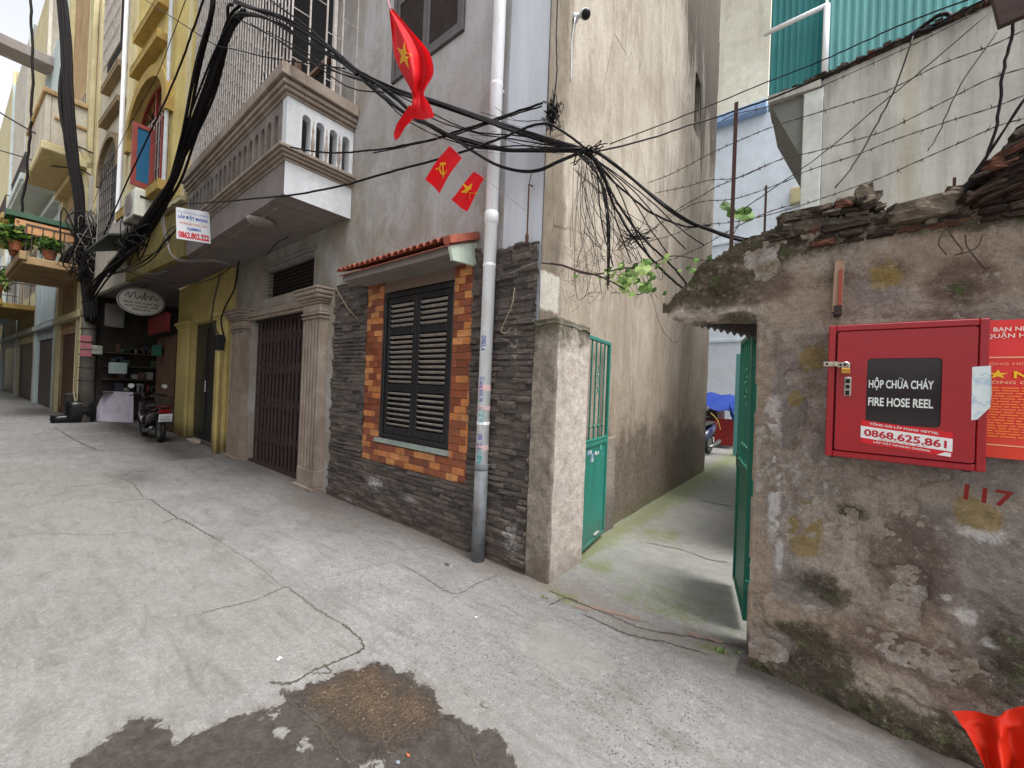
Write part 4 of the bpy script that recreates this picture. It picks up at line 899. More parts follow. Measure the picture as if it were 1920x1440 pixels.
for z in (1.2, 2.6, 4.2): mb = MB(); mb.lathe((-2.365, 2.585, z), [(.0575, 0), (.0585, .002), (.0585, .022), (.0575, .024)], 16); mb.box(-2.37, -2.355, 2.63, 2.69, z, z + .02); mb.build('pipe_clip', M_PVC, DP)
PB_, PT_, PP_ = flat('blue_print', srgb(80, 90, 160)), flat('teal_print', srgb(60, 150, 150)), flat('pink_print', srgb(200, 170, 168))
mb = MB()
def curved_text(mb, s, z, h, ang, w):
    b = MB(); text(b, s, (0, 0, 0), (1, 0, 0), (0, 1, 0), h=h, w=w, bold=.01)
    for (x, yv, _) in b.v: pass
    vs = []
    for (x, yv, _) in b.v:
        th = ang + (yv - h / 2) / .0575; vs.append((-2.365 + .0578 * math.sin(th), 2.585 - .0578 * math.cos(th), z - x))
    mb.add(vs, b.f)
for i, (z, s, w, k) in enumerate([(1.98, '0983.4', .13, 0), (1.62, 'Khoan', .12, 0), (1.50, 'cat be', .10, 0), (1.36, 'HUT BE PHOT', .17, 1), (1.12, '0912.6', .14, 0), (1.0, 'THONG TAC', .15, 1), (.93, '094', .06, 1)]):
    mb = MB(); curved_text(mb, s, z, .05, .25 + .05 * i % .2, w); mb.build('printed_sticker', (PB_, PT_)[k], DP)
for (z, l) in ((1.50, .05), (.98, .04), (1.33, .03)): mb = MB(); mb.lathe((-2.365, 2.585, z), [(.0572, 0), (.0574, .001), (.0574, l), (.0572, l + .001)], 16); mb.build('tape_band', PP_, DP)

# ------------------------------------------------------------------ gate pillar and the two green gate leaves
ys_, zs_ = 2.655, 2.13
def lump_wall(name, parent, fn, nu, nv, mat, amp=.02, seed=0):
    u = np.linspace(0, 1, nu); v = np.linspace(0, 1, nv); U, V = np.meshgrid(u, v, indexing='ij'); P0, N0 = fn(U, V)
    d = amp * (fbm(U * nu * .08, V * nv * .08, seed, 4) - .5) + amp * .4 * (fbm(U * nu * .4, V * nv * .4, seed + 5, 3) - .5)
    return gridmesh(name, P0 + N0 * d[..., None], mat, parent=parent)
GP = thing('gate_pillar', 'rough concrete gate pillar with mossy top between the stone cladding and the open green gate', 'pillar', (-1.78, 2.95, 0))
mb = MB(); 
pm = Mat('pillar_cement'); a = pm.noise(3.5, 9, .7, .5); z = pm.xyz()[2]; b = pm.noise(14, 7, .75); c = pm.mix(pm.mp(a, .35, .65), srgb(160, 150, 138), srgb(122, 112, 102)); c = pm.mix(pm.mp(b, .42, .64, 0, .7), c, srgb(92, 84, 76)); c = pm.mix(pm.mp(pm.noise(26, 7, .8, 0, pm.vec((1, 1, 1), (5, 1, 2))), .52, .7, 0, .5), c, srgb(186, 176, 166))
c = pm.mix(pm.mth('MULTIPLY', pm.mp(pm.xyz()[1], 2.668, 2.68), .75), c, pm.mix(pm.mp(pm.noise(9, 8, .75, .4), .35, .7), srgb(222, 212, 204), srgb(176, 162, 152)))  # face towards the alley painted paler, as the light falls on it
f = pm.mth('ADD', pm.mth('SUBTRACT', z, 1.84), pm.mth('MULTIPLY', pm.mth('SUBTRACT', pm.noise(6, 8, .8), .5), .9)); c = pm.mix(pm.mp(f, 0, .2, 0, .85), c, pm.mix(pm.noise(30, 5, .7), srgb(50, 50, 38), srgb(92, 88, 66)))
f = pm.mth('SUBTRACT', pm.mth('MULTIPLY', pm.noise(5, 7, .7), .6), z); c = pm.mix(pm.mp(f, .05, .35, 0, .6), c, srgb(88, 78, 72)); c = pm.mix(pm.mp(pm.noise(90, 3, .7), .45, .7, 0, .35), c, srgb(70, 62, 54))
M_PIL = pm.out(c, .93, pm.bump(pm.noise(60, 4, .7), .004, .8, pm.bump(b, .02, .9)), 0, .15)
x0p, x1p, y0p, y1p = -1.893, -1.672, 2.648, 3.20
# one closed lumpy skin round the pillar
per = []; nx, ny = 16, 34
for k in range(nx): per.append((x0p + (x1p - x0p) * k / nx, y0p, 0, -1))
for k in range(ny): per.append((x1p, y0p + (y1p - y0p) * k / ny, 1, 0))
for k in range(6): per.append((x1p - (x1p - x0p) * k / 6, y1p, 0, 1))
per.append((x0p, y1p, -1, 0)); per.append((x0p, y0p, -1, 0))
per = np.array(per); zz = np.linspace(-.03, 2.10, 150); Pn = len(per)
S, Zp = np.meshgrid(np.arange(Pn) * .012, zz, indexing='ij'); d = .020 * (fbm(S * 9, Zp * 5, 71, 5) - .5) + .008 * (fbm(S * 40, Zp * 22, 72, 3) - .5)
lean = (Zp * .010)
Xp = per[:, 0][:, None] + per[:, 2][:, None] * d - 0 * lean; Yp = per[:, 1][:, None] + per[:, 3][:, None] * d
gridmesh('pillar_body', np.stack([Xp, Yp, Zp], -1), M_PIL, parent=GP)
xs = np.linspace(x0p - .0, x1p + .008, 20); yy = np.linspace(y0p - .008, y1p, 40); Xt, Yt = np.meshgrid(xs, yy, indexing='ij')
Zt = 2.10 + .05 * (fbm(Xt * 14, Yt * 10, 77) - .3) - .05 * np.clip(1 - np.minimum.reduce([Xt - xs[0] + .02, xs[-1] - Xt, Yt - yy[0], yy[-1] - Yt]) / .02, 0, 1)
gridmesh('pillar_cap', np.stack([Xt, Yt, Zt], -1), M_PIL, parent=GP)
# low plinth slab behind the gate leaf
mb = MB(); mb.box(-1.875, -1.832, 3.9, 4.22, -.01, 1.02, .006); mb.build('plinth_slab', M_CONC, GP)

gm_ = Mat('green_gate_paint'); a = gm_.noise(5, 7, .7, .4, gm_.vec((1, 1, .4))); z = gm_.xyz()[2]
c = gm_.mix(gm_.mp(a, .35, .65), srgb(34, 112, 94), srgb(38, 122, 112)); c = gm_.mix(gm_.mp(gm_.noise(24, 7, .85), .57, .64, 0, .85), c, srgb(92, 76, 62)); c = gm_.mix(gm_.mp(gm_.noise(9, 7, .8, .3, gm_.vec((1, 1, .2))), .5, .7, 0, .45), c, srgb(30, 84, 74)); 
f = gm_.mth('SUBTRACT', gm_.mth('MULTIPLY', gm_.noise(6, 7, .75), .75), z); c = gm_.mix(gm_.mp(f, .1, .4, 0, .75), c, srgb(60, 74, 62)); 
M_GREEN = gm_.out(c, gm_.mp(a, .3, .7, .38, .55), gm_.bump(gm_.noise(14, 4), .004, .5), 0, .45)
gm2 = Mat('dark_green_gate_paint'); a = gm2.noise(5, 7, .7); M_GREEN2 = gm2.out(gm2.mix(gm2.mp(gm2.noise(28, 6, .8), .60, .7, 0, .7), gm2.mix(a, srgb(26, 88, 72), srgb(32, 104, 84)), srgb(70, 56, 48)), .45, None, 0, .4)
def gate_leaf(label, hinge, free, z0, z1, mat, notes, flipn=1):
    """a steel leaf standing from hinge to free end"""
    h = np.array([hinge[0], hinge[1], 0.]); f = np.array([free[0], free[1], 0.]); u = f - h; Lw = np.linalg.norm(u); u /= Lw; n = np.array([u[1], -u[0], 0]) * flipn
    T = thing('metal_gate', label, 'gate', (hinge[0], hinge[1], z0)); fr = (h, u, n)
    mb = MB(fr); s = .036; zm = z0 + (z1 - z0) * .475
    mb.bev(0, s, -.018, .018, z0, z1, .004); mb.bev(Lw - s, Lw, -.018, .018, z0, z1, .004)
    for a, b in ((z0, z0 + s), (zm, zm + s * 1.1), (zm + s * 1.25, zm + s * 2.0), (z1 - s, z1)): mb.bev(s, Lw - s, -.016, .016, a, b, .004)
    mb.build('frame', mat, T)
    mb = MB(fr); mb.box(s, Lw - s, -.004, .004, z0 + s, zm); mb.build('sheet_panel', mat, T)
    k = 4
    for i in range(1, k + 1):
        mb = MB(fr); a = s + (Lw - 2 * s) * i / (k + 1); mb.box(a - .007, a + .007, -.006, .006, zm + s * 2, z1 - s); mb.build('bar', mat, T)
    zc = (zm + z1) / 2 + .12; m_ = s + (Lw - 2 * s) * .52
    for sg in (-1, 1):
        for (dz, r) in ((.10, .035), (.0, .045), (-.10, .035)):
            pts = [(m_ + sg * (.02 + r * .5 * (1 - math.cos(t))), .008, zc + dz + r * math.sin(t) * (1.0)) for t in np.linspace(-2.2, 2.2, 10)]; mb = MB(fr); mb.tube(pts, .005, 5); mb.build('scroll', mat, T, smooth=True)
    for i in (1, 2, 3, 4):
        a = s + (Lw - 2 * s) * i / (k + 1); mb = MB(fr); mb.lathe((a, 0, zm + s * 2 + .10), [(.007, 0), (.016, .012), (.016, .022), (.007, .034)], 8); mb.build('collar', mat, T, smooth=True)
    for z in (z0 + .2, z1 - .25): mb = MB(fr); mb.lathe((-.012, 0, z), [(.012, 0), (.012, .07)], 10); mb.build('hinge', mat, T)
    if notes:
        R = random.Random(4); mb = MB(fr)
        for i in range(9):
            a = s + .04 + R.random() * (Lw - 2 * s - .13); zz = zm - .05 - R.random() * .10; w_, h_ = R.uniform(.03, .07), R.uniform(.025, .05); mb.mi = R.randrange(3); y_ = .0045 + i * .0006
            mb.quad((a, y_, zz), (a + w_, y_, zz + R.uniform(-.01, .01)), (a + w_, y_, zz + h_), (a + R.uniform(-.01, .01), y_, zz + h_ * .9))
        mb.build('torn_stickers', [flat('stk_white', srgb(200, 205, 205)), flat('stk_lilac', srgb(140, 150, 180)), flat('stk_teal', srgb(90, 170, 160))], T)
        mb = MB(fr); mb.box(Lw * .55, Lw * .72, .004, .02, z0 + .055, z0 + .07); mb.tube([(Lw * .57, .016, z0 + .06), (Lw * .6, .03, z0 + .085), (Lw * .68, .03, z0 + .08), (Lw * .7, .016, z0 + .06)], .005, 6); mb.build('floor_bolt', paint('pale_metal', srgb(170, 170, 165), .4), T)
    else:
        mb = MB(fr); 
        for k_, dz in enumerate((0, .045)):
            mb.tube([(Lw + .005 + .022 * math.sin(t), .012, zm + .02 + dz + .028 * math.cos(t)) for t in np.linspace(0, 2 * math.pi, 14)], .008, 6)
        mb.build('latch_rings', M_IRON, T, smooth=True)
    return T
gate_leaf('open green steel gate leaf folded back beside the rough concrete pillar', (-1.715, 3.215), (-1.80, 3.90), .05, 2.05, M_GREEN, True, 1)
gate_leaf('dark green steel gate leaf seen nearly edge-on under the broken lintel', (-.372, 3.02), (-.535, 3.66), .07, 1.99, M_GREEN2, False, -1)
# ------------------------------------------------------------------ red fire hose cabinet, notice, flags
rp = Mat('red_cabinet_paint'); a = rp.noise(3, 6, .6); c = rp.mix(rp.mp(a, .3, .7), srgb(150, 7, 21), srgb(134, 6, 19)); c = rp.mix(rp.mp(rp.noise(45, 7, .9), .62, .68, 0, .6), c, srgb(190, 84, 80)); c = rp.mix(rp.mp(rp.noise(2.2, 8, .75, 1.0, rp.vec((1, 1, .5))), .48, .7, 0, .35), c, srgb(110, 14, 24)); c = rp.mix(rp.mp(rp.noise(8, 7, .7, .3, rp.vec((1, 1, .4))), .6, .8, 0, .35), c, srgb(96, 20, 26))
M_RED = rp.out(c, rp.mp(a, .3, .7, .3, .42), rp.bump(rp.noise(5, 3), .004, .4), 0, .5)
X0, X1, Z0, Z1, YF = .004, .514, 1.275, 1.902, 2.45
FB = thing('fire_hose_cabinet', 'red steel fire hose cabinet with dark window padlocked shut on the old wall', 'cabinet', ((X0 + X1) / 2, 2.66, Z0))
mb = MB(); w = .028
mb.box(X0, X1, YF + .012, 2.70, Z0, Z0 + .004); mb.box(X0, X1, YF + .012, 2.70, Z1 - .004, Z1); mb.box(X0, X0 + .004, YF + .012, 2.70, Z0 + .004, Z1 - .004); mb.box(X1 - .004, X1, YF + .012, 2.70, Z0 + .004, Z1 - .004)
mb.bev(X0, X0 + w, YF, YF + .012, Z0, Z1, .003); mb.bev(X1 - w, X1, YF, YF + .012, Z0, Z1, .003); mb.bev(X0 + w, X1 - w, YF, YF + .012, Z1 - w, Z1, .003); mb.bev(X0 + w, X1 - w, YF, YF + .012, Z0, Z0 + w, .003)
mb.box(X0 + .004, X1 - .004, 2.62, 2.63, Z0 + .01, Z1 - .01); mb.build('body', M_RED, FB)
D = thing_part('door', FB); wx0, wx1, wz0, wz1 = .146, .384, 1.443, 1.742; dx0, dx1, dz0, dz1 = X0 + w + .006, X1 - w - .004, Z0 + w + .005, Z1 - w - .004
mb = MB()
def rrect(x0, x1, z0, z1, r, n=5):
    P = []
    for (cx, cz, a0) in ((x1 - r, z1 - r, 0), (x0 + r, z1 - r, 90), (x0 + r, z0 + r, 180), (x1 - r, z0 + r, 270)):
        for k in range(n + 1): t = rad(a0 + 90 * k / n); P.append((cx + r * math.cos(t), cz + r * math.sin(t)))
    return P
inn = rrect(wx0, wx1, wz0, wz1, .016); n = len(inn)
def outp(p):
    cx, cz = (wx0 + wx1) / 2, (wz0 + wz1) / 2; hx, hz = (wx1 - wx0) / 2, (wz1 - wz0) / 2; u, v = (p[0] - cx) / hx, (p[1] - cz) / hz; k = max(abs(u), abs(v)); u, v = u / k, v / k
    return (dx0 if u <= -.999 else dx1 if u >= .999 else (dx0 + (dx1 - dx0) * (u + 1) / 2), dz0 if v <= -.999 else dz1 if v >= .999 else (dz0 + (dz1 - dz0) * (v + 1) / 2))
ou = [outp(p) for p in inn]
yd = YF - .004
vs = [(x, yd, z) for x, z in inn] + [(x, yd, z) for x, z in ou] + [(x, yd + .014, z) for x, z in inn] + [(x, yd + .014, z) for x, z in ou]
fs = []
for i in range(n):
    j = (i + 1) % n; fs += [(i, j, n + j, n + i), (i, 2 * n + i, 2 * n + j, j), (n + i, n + j, 3 * n + j, 3 * n + i)]
mb.add(vs, fs)
for (a, b) in ((dx0, dx1),): pass
mb.build('door_panel', M_RED, D)
mb = MB(); mb.box(X0 + w - .001, X0 + w + .006, YF + .008, YF + .014, Z0 + w, Z1 - w); mb.box(X1 - w - .004, X1 - w, YF + .008, YF + .014, Z0 + w, Z1 - w); mb.box(X0 + w, X1 - w, YF + .008, YF + .014, Z0 + w, Z0 + w + .005); mb.box(X0 + w, X1 - w, YF + .008, YF + .014, Z1 - w - .004, Z1 - w); mb.build('door_gap', M_DARK, FB)
gl = Mat('dark_glazing'); mb = MB(); mb.box(wx0 - .004, wx1 + .004, YF + .006, YF + .009, wz0 - .004, wz1 + .004)
mb.build('window_pane', gl.out(gl.mix(gl.noise(5, 5), srgb(40, 28, 32), srgb(28, 22, 24)), .12, None, 0, .5), D)
M_WTXT = flat('white_lettering', srgb(215, 220, 215), .5)
mb = MB(); u = (1, 0, 0); v = (0, 0, 1); yt = YF + .0055
text(mb, 'HỘP CHỮA CHÁY', (.154, yt, 1.608), u, v, h=.036, w=.208, bold=.022); text(mb, 'FIRE HOSE REEL', (.154, yt, 1.526), u, v, h=.038, w=.208, bold=.022); mb.build('window_lettering', M_WTXT, D)
mb = MB(); mb.tube([(.17, YF + .03, 1.50), (.2, YF + .05, 1.475), (.25, YF + .05, 1.452)], .008, 6); mb.build('hose_behind_glass', flat('hose', srgb(120, 60, 60)), D)
st = thing_part('sticker', D); mb = MB(); y = yd - .0012; sx0, sx1, sz0, sz1 = .131, .420, 1.336, 1.441
P = lambda x, z, t=0: (x, y - t, z - (x - sx0) * .10 + .016)
mb.mi = 0; mb.quad(P(sx0, sz0), P(sx1, sz0), P(sx1, sz1), P(sx0, sz1)); mb.mi = 1; mb.quad(P(sx0, sz0 + .024, .0006), P(sx1, sz0 + .024, .0006), P(sx1, sz0 + .078, .0006), P(sx0, sz0 + .078, .0006)); mb.quad(P(sx1 - .045, sz0 + .002, .0006), P(sx1 - .004, sz0 + .002, .0006), P(sx1 - .004, sz0 + .018, .0006), P(sx1 - .02, sz0 + .018, .0006))
mb.build('sticker_sheet', [flat('sticker_red', srgb(205, 30, 40), .4), flat('sticker_white', srgb(225, 222, 220), .4)], st)
us = np.array([1, 0, -.10]); us = us / np.linalg.norm(us); vz = (0, 0, 1)
mb = MB(); mb.mi = 0; text(mb, '0868.625.861', np.array(P(sx0 + .012, sz0 + .036, .0012)), us, vz, h=.031, w=.262, bold=.03)
text(mb, 'nhanh chóng - uy tín - giá rẻ', np.array(P(sx0 + .06, sz0 + .0265, .0012)), us, vz, h=.006, w=.15)
mb.mi = 1; text(mb, 'TỔNG ĐÀI LẮP MẠNG VIETTEL', np.array(P(sx0 + .03, sz0 + .088, .0012)), us, vz, h=.0095, w=.22, bold=.02)
text(mb, 'LẮP ĐẶT NHANH CHÓNG', np.array(P(sx0 + .045, sz0 + .009, .0012)), us, vz, h=.008, w=.18, bold=.02)
mb.build('sticker_lettering', [flat('sticker_digits', srgb(178, 30, 48), .4), M_WTXT], st)
mb = MB(); mb.bev(.066, .092, yd - .006, yd, 1.565, 1.655, .003); mb.mi = 1; mb.box(.072, .086, yd - .009, yd - .006, 1.57, 1.592); mb.box(.072, .086, yd - .009, yd - .006, 1.60, 1.618); mb.box(.071, .087, yd - .010, yd - .006, 1.626, 1.645)
mb.build('lock_plate', [paint('brushed_steel', srgb(170, 165, 155), .35, .2, metal=.6), M_DARK], D)
mb = MB(); mb.box(-.012, .04, YF - .012, YF - .008, 1.705, 1.728); mb.box(.04, .085, YF - .016, YF - .011, 1.70, 1.725); mb.tube([(.032, YF - .02, 1.705), (.032, YF - .02, 1.722)], .006, 8); mb.mi = 1
for p in ((.0, 1.716), (.05, 1.712), (.066, 1.712)): mb.lathe((p[0], YF - .020, p[1]), [(.005, 0), (.005, .006)], 8, d=(0, 1, 0))
mb.build('hasp', [paint('old_hasp', srgb(176, 168, 150), .5, .3, metal=.3), M_DARK], FB)
mb = MB(); mb.tube(catmull([(.058, YF - .020, 1.695), (.058, YF - .022, 1.716), (.069, YF - .022, 1.724), (.080, YF - .022, 1.714), (.080, YF - .02, 1.695)], 5), .0035, 8); mb.mi = 1
mb.bev(.052, .086, YF - .032, YF - .014, 1.668, 1.697, .004)
mb.build('padlock', [paint('steel_shackle', srgb(190, 190, 185), .3, .1, metal=.8), paint('brass', srgb(178, 130, 60), .35, .2, metal=.7)], FB, smooth=False)
mb = MB(); y = YF - .004; pts = [(X1 - .046, y, 1.703), (X1 + .003, y - .004, 1.708), (X1 + .006, y - .010, 1.60), (X1 + .004, y - .007, 1.54), (X1 - .028, y, 1.488), (X1 - .044, y, 1.484)]
mb.add(pts + [(p[0], p[1] + .0012, p[2]) for p in pts], [(0, 5, 4, 3, 2, 1), (6, 7, 8, 9, 10, 11)]); wpap = Mat('weathered_paper'); wc = wpap.mix(wpap.mp(wpap.noise(24, 5, .7, .5), .5, .6), srgb(205, 212, 214), srgb(168, 188, 200)); mb.build('torn_paper_note', wpap.out(wc, .7), FB)
mb = MB(); mb.box(X0, X1, YF + .012, 2.62, Z1 + .001, Z1 + .003); mb.v = [(a, b, c + .002 * math.sin(a * 40)) for a, b, c in mb.v]; mb.build('lid_dust', plaster('lid_dust_m', srgb(150, 80, 74), srgb(120, 40, 42)), FB)
for a_ in (X0 + .02, X1 - .05): mb = MB(); mb.box(a_, a_ + .02, 2.50, 2.66, Z0 - .012, Z0 - .001); mb.build('support_angle', M_IRON, FB)

# notice board poster
py = 2.622; px0, px1, pz0, pz1 = .50, 1.14, 1.325, 1.915
PO = thing('notice_poster', 'red notice poster with white heading and yellow title behind the hose cabinet', 'poster', (.82, py, pz0))
n_ = 30; xs = np.linspace(px0, px1, n_); zs = np.linspace(pz0, pz1, 20); X, Zg = np.meshgrid(xs, zs, indexing='ij'); Yp = py + .004 * np.sin(X * 22 + Zg * 3) + .003 * (fbm(X * 7, Zg * 7, 3) - .5)
po = Mat('poster_red'); pc = po.mix(po.mp(po.xyz()[2], 1.42, 1.76), srgb(200, 50, 22), srgb(204, 28, 26)); gridmesh('sheet', np.stack([X, Yp, Zg], -1), po.out(pc, .32, None, 0, .5), parent=PO)
def pz(x, z): return py - .006 + .004 * math.sin(x * 22 + z * 3)
mb = MB(); R = random.Random(2); u = np.array([1., 0, 0])
mb.mi = 1; text(mb, 'ỦY BAN NHÂN DÂN PHƯỜNG', (.515, py - .007, 1.866), (1, 0, 0), (0, 0, 1), h=.018, w=.36, bold=.015); text(mb, 'QUẬN HOÀNG MAI', (.535, py - .007, 1.838), (1, 0, 0), (0, 0, 1), h=.018, w=.25, bold=.015)
mb.mi = 2; mb.box(.52, 1.12, py - .0065, py - .006, 1.752, 1.757); mb.mi = 0
text(mb, '★ NỘI QUY', (.545, py - .007, 1.668), (1, 0, 0), (0, 0, 1), h=.028, w=.30, bold=.03); mb.mi = 2
text(mb, 'PHÒNG CHÁY VÀ CHỮA CHÁY', (.52, py - .007, 1.642), (1, 0, 0), (0, 0, 1), h=.012, w=.42, bold=.01); text(mb, 'CỘNG HÒA XÃ HỘI CHỦ NGHĨA VIỆT NAM', (.53, py - .007, 1.722), (1, 0, 0), (0, 0, 1), h=.010, w=.5)
mb.mi = 3
for k in range(19):
    z = 1.622 - k * .0115; x = .53
    while x < 1.10:
        l = R.uniform(.012, .05); mb.quad((x, py - .0065, z), (x + l, py - .0065, z), (x + l, py - .0065, z + .0042), (x, py - .0065, z + .0042)); x += l + .006
mb.mi = 2; mb.box(.52, 1.12, py - .0065, py - .006, 1.378, 1.382)
mb.build('poster_lettering', [flat('poster_yellow', srgb(240, 200, 40), .5), flat('poster_white', srgb(236, 220, 210), .5), flat('poster_pale', srgb(240, 190, 150), .5), flat('poster_lines', srgb(250, 140, 60), .5)], PO)

# ------------------------------------------------------------------ flags
def cloth_mat(name, c):
    m = Mat(name); k = m.mix(m.mp(m.noise(20, 4), .3, .7), c, sc(c, .9)); b = m.b; b.inputs['Subsurface Weight'].default_value = 0.0
    o = m.out(k, .6, m.bump(m.noise(300, 2), .0006), 0, .25)
    tr = m.N.new('ShaderNodeBsdfTranslucent'); m.link(sc(c, 1.0) , tr.inputs['Color']); mx = m.N.new('ShaderNodeMixShader'); mx.inputs[0].default_value = .35
    m.L.new(b.outputs[0], mx.inputs[1]); m.L.new(tr.outputs[0], mx.inputs[2]); m.L.new(mx.outputs[0], m.N['Material Output'].inputs['Surface']); return o
M_FLAG = cloth_mat('red_flag_cloth', srgb(212, 18, 28)); M_YEL = cloth_mat('yellow_emblem', srgb(236, 190, 40))
def star_pts(r, rot=0):
    return [(r * (1 if k % 2 == 0 else .39) * math.sin(rot + math.pi * k / 5), r * (1 if k % 2 == 0 else .39) * math.cos(rot + math.pi * k / 5)) for k in range(10)]
def emblem_poly(kind, s):
    """triangles of the emblem in flag coordinates"""
    tris = []
    if kind == 'star':
        p = star_pts(s); tris = [[(0, 0), p[i], p[(i + 1) % 10]] for i in range(10)]
    else:
        n = 14; o = []; 
        for k in range(n + 1):   # sickle
            t = rad(-200 + 230 * k / n); wdt = .30 * math.sin(math.pi * (k + .8) / (n + 1.6)) * s; o.append(((s * .75 * math.cos(t), s * .75 * math.sin(t)), ((s * .75 - wdt) * math.cos(t) + .0, (s * .75 - wdt) * math.sin(t))))
        for k in range(n):
            a, b = o[k]; c, d = o[k + 1]; tris += [[a, c, d], [a, d, b]]
        def bar(p, q, w):
            p, q = np.array(p), np.array(q); t = (q - p) / np.linalg.norm(q - p); m = np.array([-t[1], t[0]]) * w; return [[tuple(p + m), tuple(q + m), tuple(q - m)], [tuple(p + m), tuple(q - m), tuple(p - m)]]
        tris += bar((-.55 * s, .5 * s), (.75 * s, -.8 * s), .09 * s); tris += bar((-.85 * s, .25 * s), (-.25 * s, .85 * s), .16 * s); tris += bar((-.75 * s, -.35 * s), (-.95 * s, -.75 * s), .09 * s)
    return tris
def small_flag(label, c4, kind, seed):
    """c4: photograph corners (top left, top right, bottom right, bottom left) with depth y each"""
    C = [at(*c[:2], 'y', c[2]) for c in c4]; base = (C[0] + C[1]) / 2
    T = thing('string_flag', label, 'flag', tuple(base), 'small red flags on the bunting string')
    def S(a, b, lift=0):
        p = C[0] * (1 - a) * (1 - b) + C[1] * a * (1 - b) + C[2] * a * b + C[3] * (1 - a) * b; n = np.cross(C[1] - C[0], C[3] - C[0]); n /= np.linalg.norm(n)
        if n[1] > 0: n = -n
        return p + n * (.022 * math.sin(b * 3.4 + seed) * b + .012 * math.sin(a * 6 + seed * 2) * (b + .2) + lift)
    A, Bv = np.meshgrid(np.linspace(0, 1, 12), np.linspace(0, 1, 16), indexing='ij'); pos = np.array([[S(A[i, j], Bv[i, j]) for j in range(16)] for i in range(12)])
    gridmesh('cloth', pos, M_FLAG, parent=T)
    mb = MB(); wv_ = np.linalg.norm(C[1] - C[0]); hv = np.linalg.norm(C[3] - C[0])
    for sgn in (.0015, -.0015):
        for tri in emblem_poly(kind, .062 if kind == 'star' else .055):
            mb.add([tuple(S(.5 + x / wv_, .5 - z / hv, sgn)) for x, z in tri], [(0, 1, 2)])
    mb.build('emblem', M_YEL, T)
    mb = MB(); mb.tube([S(0, 0), S(.5, 0), S(1, 0)], .003, 5); mb.build('hem', M_FLAG, T)
small_flag('small red flag bearing a yellow hammer and sickle on the bunting string', [(843, 274, 2.02), (866, 297, 2.05), (823, 362, 2.03), (796, 336, 2.0)], 'hs', 1)
small_flag('small red flag bearing a yellow star on the bunting string', [(889, 321, 2.06), (908, 334, 2.09), (872, 396, 2.07), (842, 373, 2.04)], 'star', 2)
BF = thing('large_flag', 'large red flag with yellow star hanging folded in front of the upper shutters', 'flag', tuple(at(732, 14, 'y', 1.9)))
# rows down the cloth: left and right outline in the photograph, fold depth between
rows = [(14, 729, 735, 0, 0), (50, 733, 765, .01, .03), (90, 737, 800, .02, .05), (115, 743, 811, .03, .06), (140, 755, 812, .03, .06), (165, 768, 798, .02, .05), (178, 773, 795, .02, .03), (195, 772, 806, .03, .03), (218, 766, 815, .03, .02)]
pos = []
for (yy, xl, xr, f0, f1) in rows:
    line = []
    for k in range(13):
        t = k / 12; dep = 1.9 + f1 * math.sin(t * math.pi * 2.3 + yy * .02) * 1.5 + .02 * math.sin(t * 9); line.append(at(xl + (xr - xl) * t, yy + (6 * math.sin(t * 3)), 'y', dep))
    pos.append(line)
pos = np.array(pos); P_ = []
for k in range(13): P_.append(catmull([pos[r, k] for r in range(len(rows))], 4))
P_ = np.array(P_); gridmesh('cloth', P_, M_FLAG, parent=BF)
tail = [[at(*p, 'y', d) for p, d in L] for L in ([((768, 196), 1.93), ((786, 214), 1.94)], [((757, 212), 1.92), ((772, 226), 1.97)], [((744, 232), 1.94), ((760, 238), 1.99)], [((738, 250), 1.94), ((750, 256), 1.96)], [((740, 262), 1.94), ((744, 263), 1.95)])]
tl = np.array([[a * (1 - t) + b * t for t in np.linspace(0, 1, 5)] for a, b in tail]); gridmesh('folded_corner', tl, M_FLAG, parent=BF)
mb = MB()
cy_, cx_e = 105, 762
def FS(x, z):   # star stretched by the folds, laid just over the cloth
    return at(762 + x * 26 + z * -6, 104 - z * 34 + x * 10, 'y', 1.83)
rowi = {}
def cloth_pt(px, py_):
    best = min(((abs(a - 0), 0),)); return None
for tri in [[(0, 0), star_pts(1)[i], star_pts(1)[(i + 1) % 10]] for i in range(10)]:
    vs = []
    for (x, z) in tri:
        px = 758 + x * 15; py_ = 104 - z * 26 + x * 8
        # find surface depth
        r = np.interp(py_, [q[0] for q in rows], np.arange(len(rows))); xl = np.interp(py_, [q[0] for q in rows], [q[1] for q in rows]); xr = np.interp(py_, [q[0] for q in rows], [q[2] for q in rows]); f1 = np.interp(py_, [q[0] for q in rows], [q[4] for q in rows]); t = (px - xl) / max(xr - xl, 1)
        dep = 1.9 + f1 * math.sin(t * math.pi * 2.3 + py_ * .02) * 1.5 + .02 * math.sin(t * 9); vs.append(tuple(at(px, py_, 'y', dep - .012)))
    mb.add(vs, [(0, 1, 2)])
mb.build('star', M_YEL, BF)
mb = MB(); mb.tube([at(722, -40, 'y', 1.9), at(727, 0, 'y', 1.9), at(732, 16, 'y', 1.9)], .006, 6); mb.build('halyard', flat('pink_cord', srgb(200, 120, 140)), BF)
# bunting string
mb = MB(); mb.tube(catmull([at(772, 222, 'y', 1.95), at(800, 245, 'y', 1.97), at(843, 274, 'y', 2.02), at(866, 296, 'y', 2.05), at(889, 321, 'y', 2.06), at(910, 336, 'y', 2.09), at(985, 395, 'y', 2.64)], 4), .0016, 4)
mb.build('bunting_string', flat('string', srgb(150, 120, 120)), label='thin string carrying the small red flags down to the stone corner', cat='string')
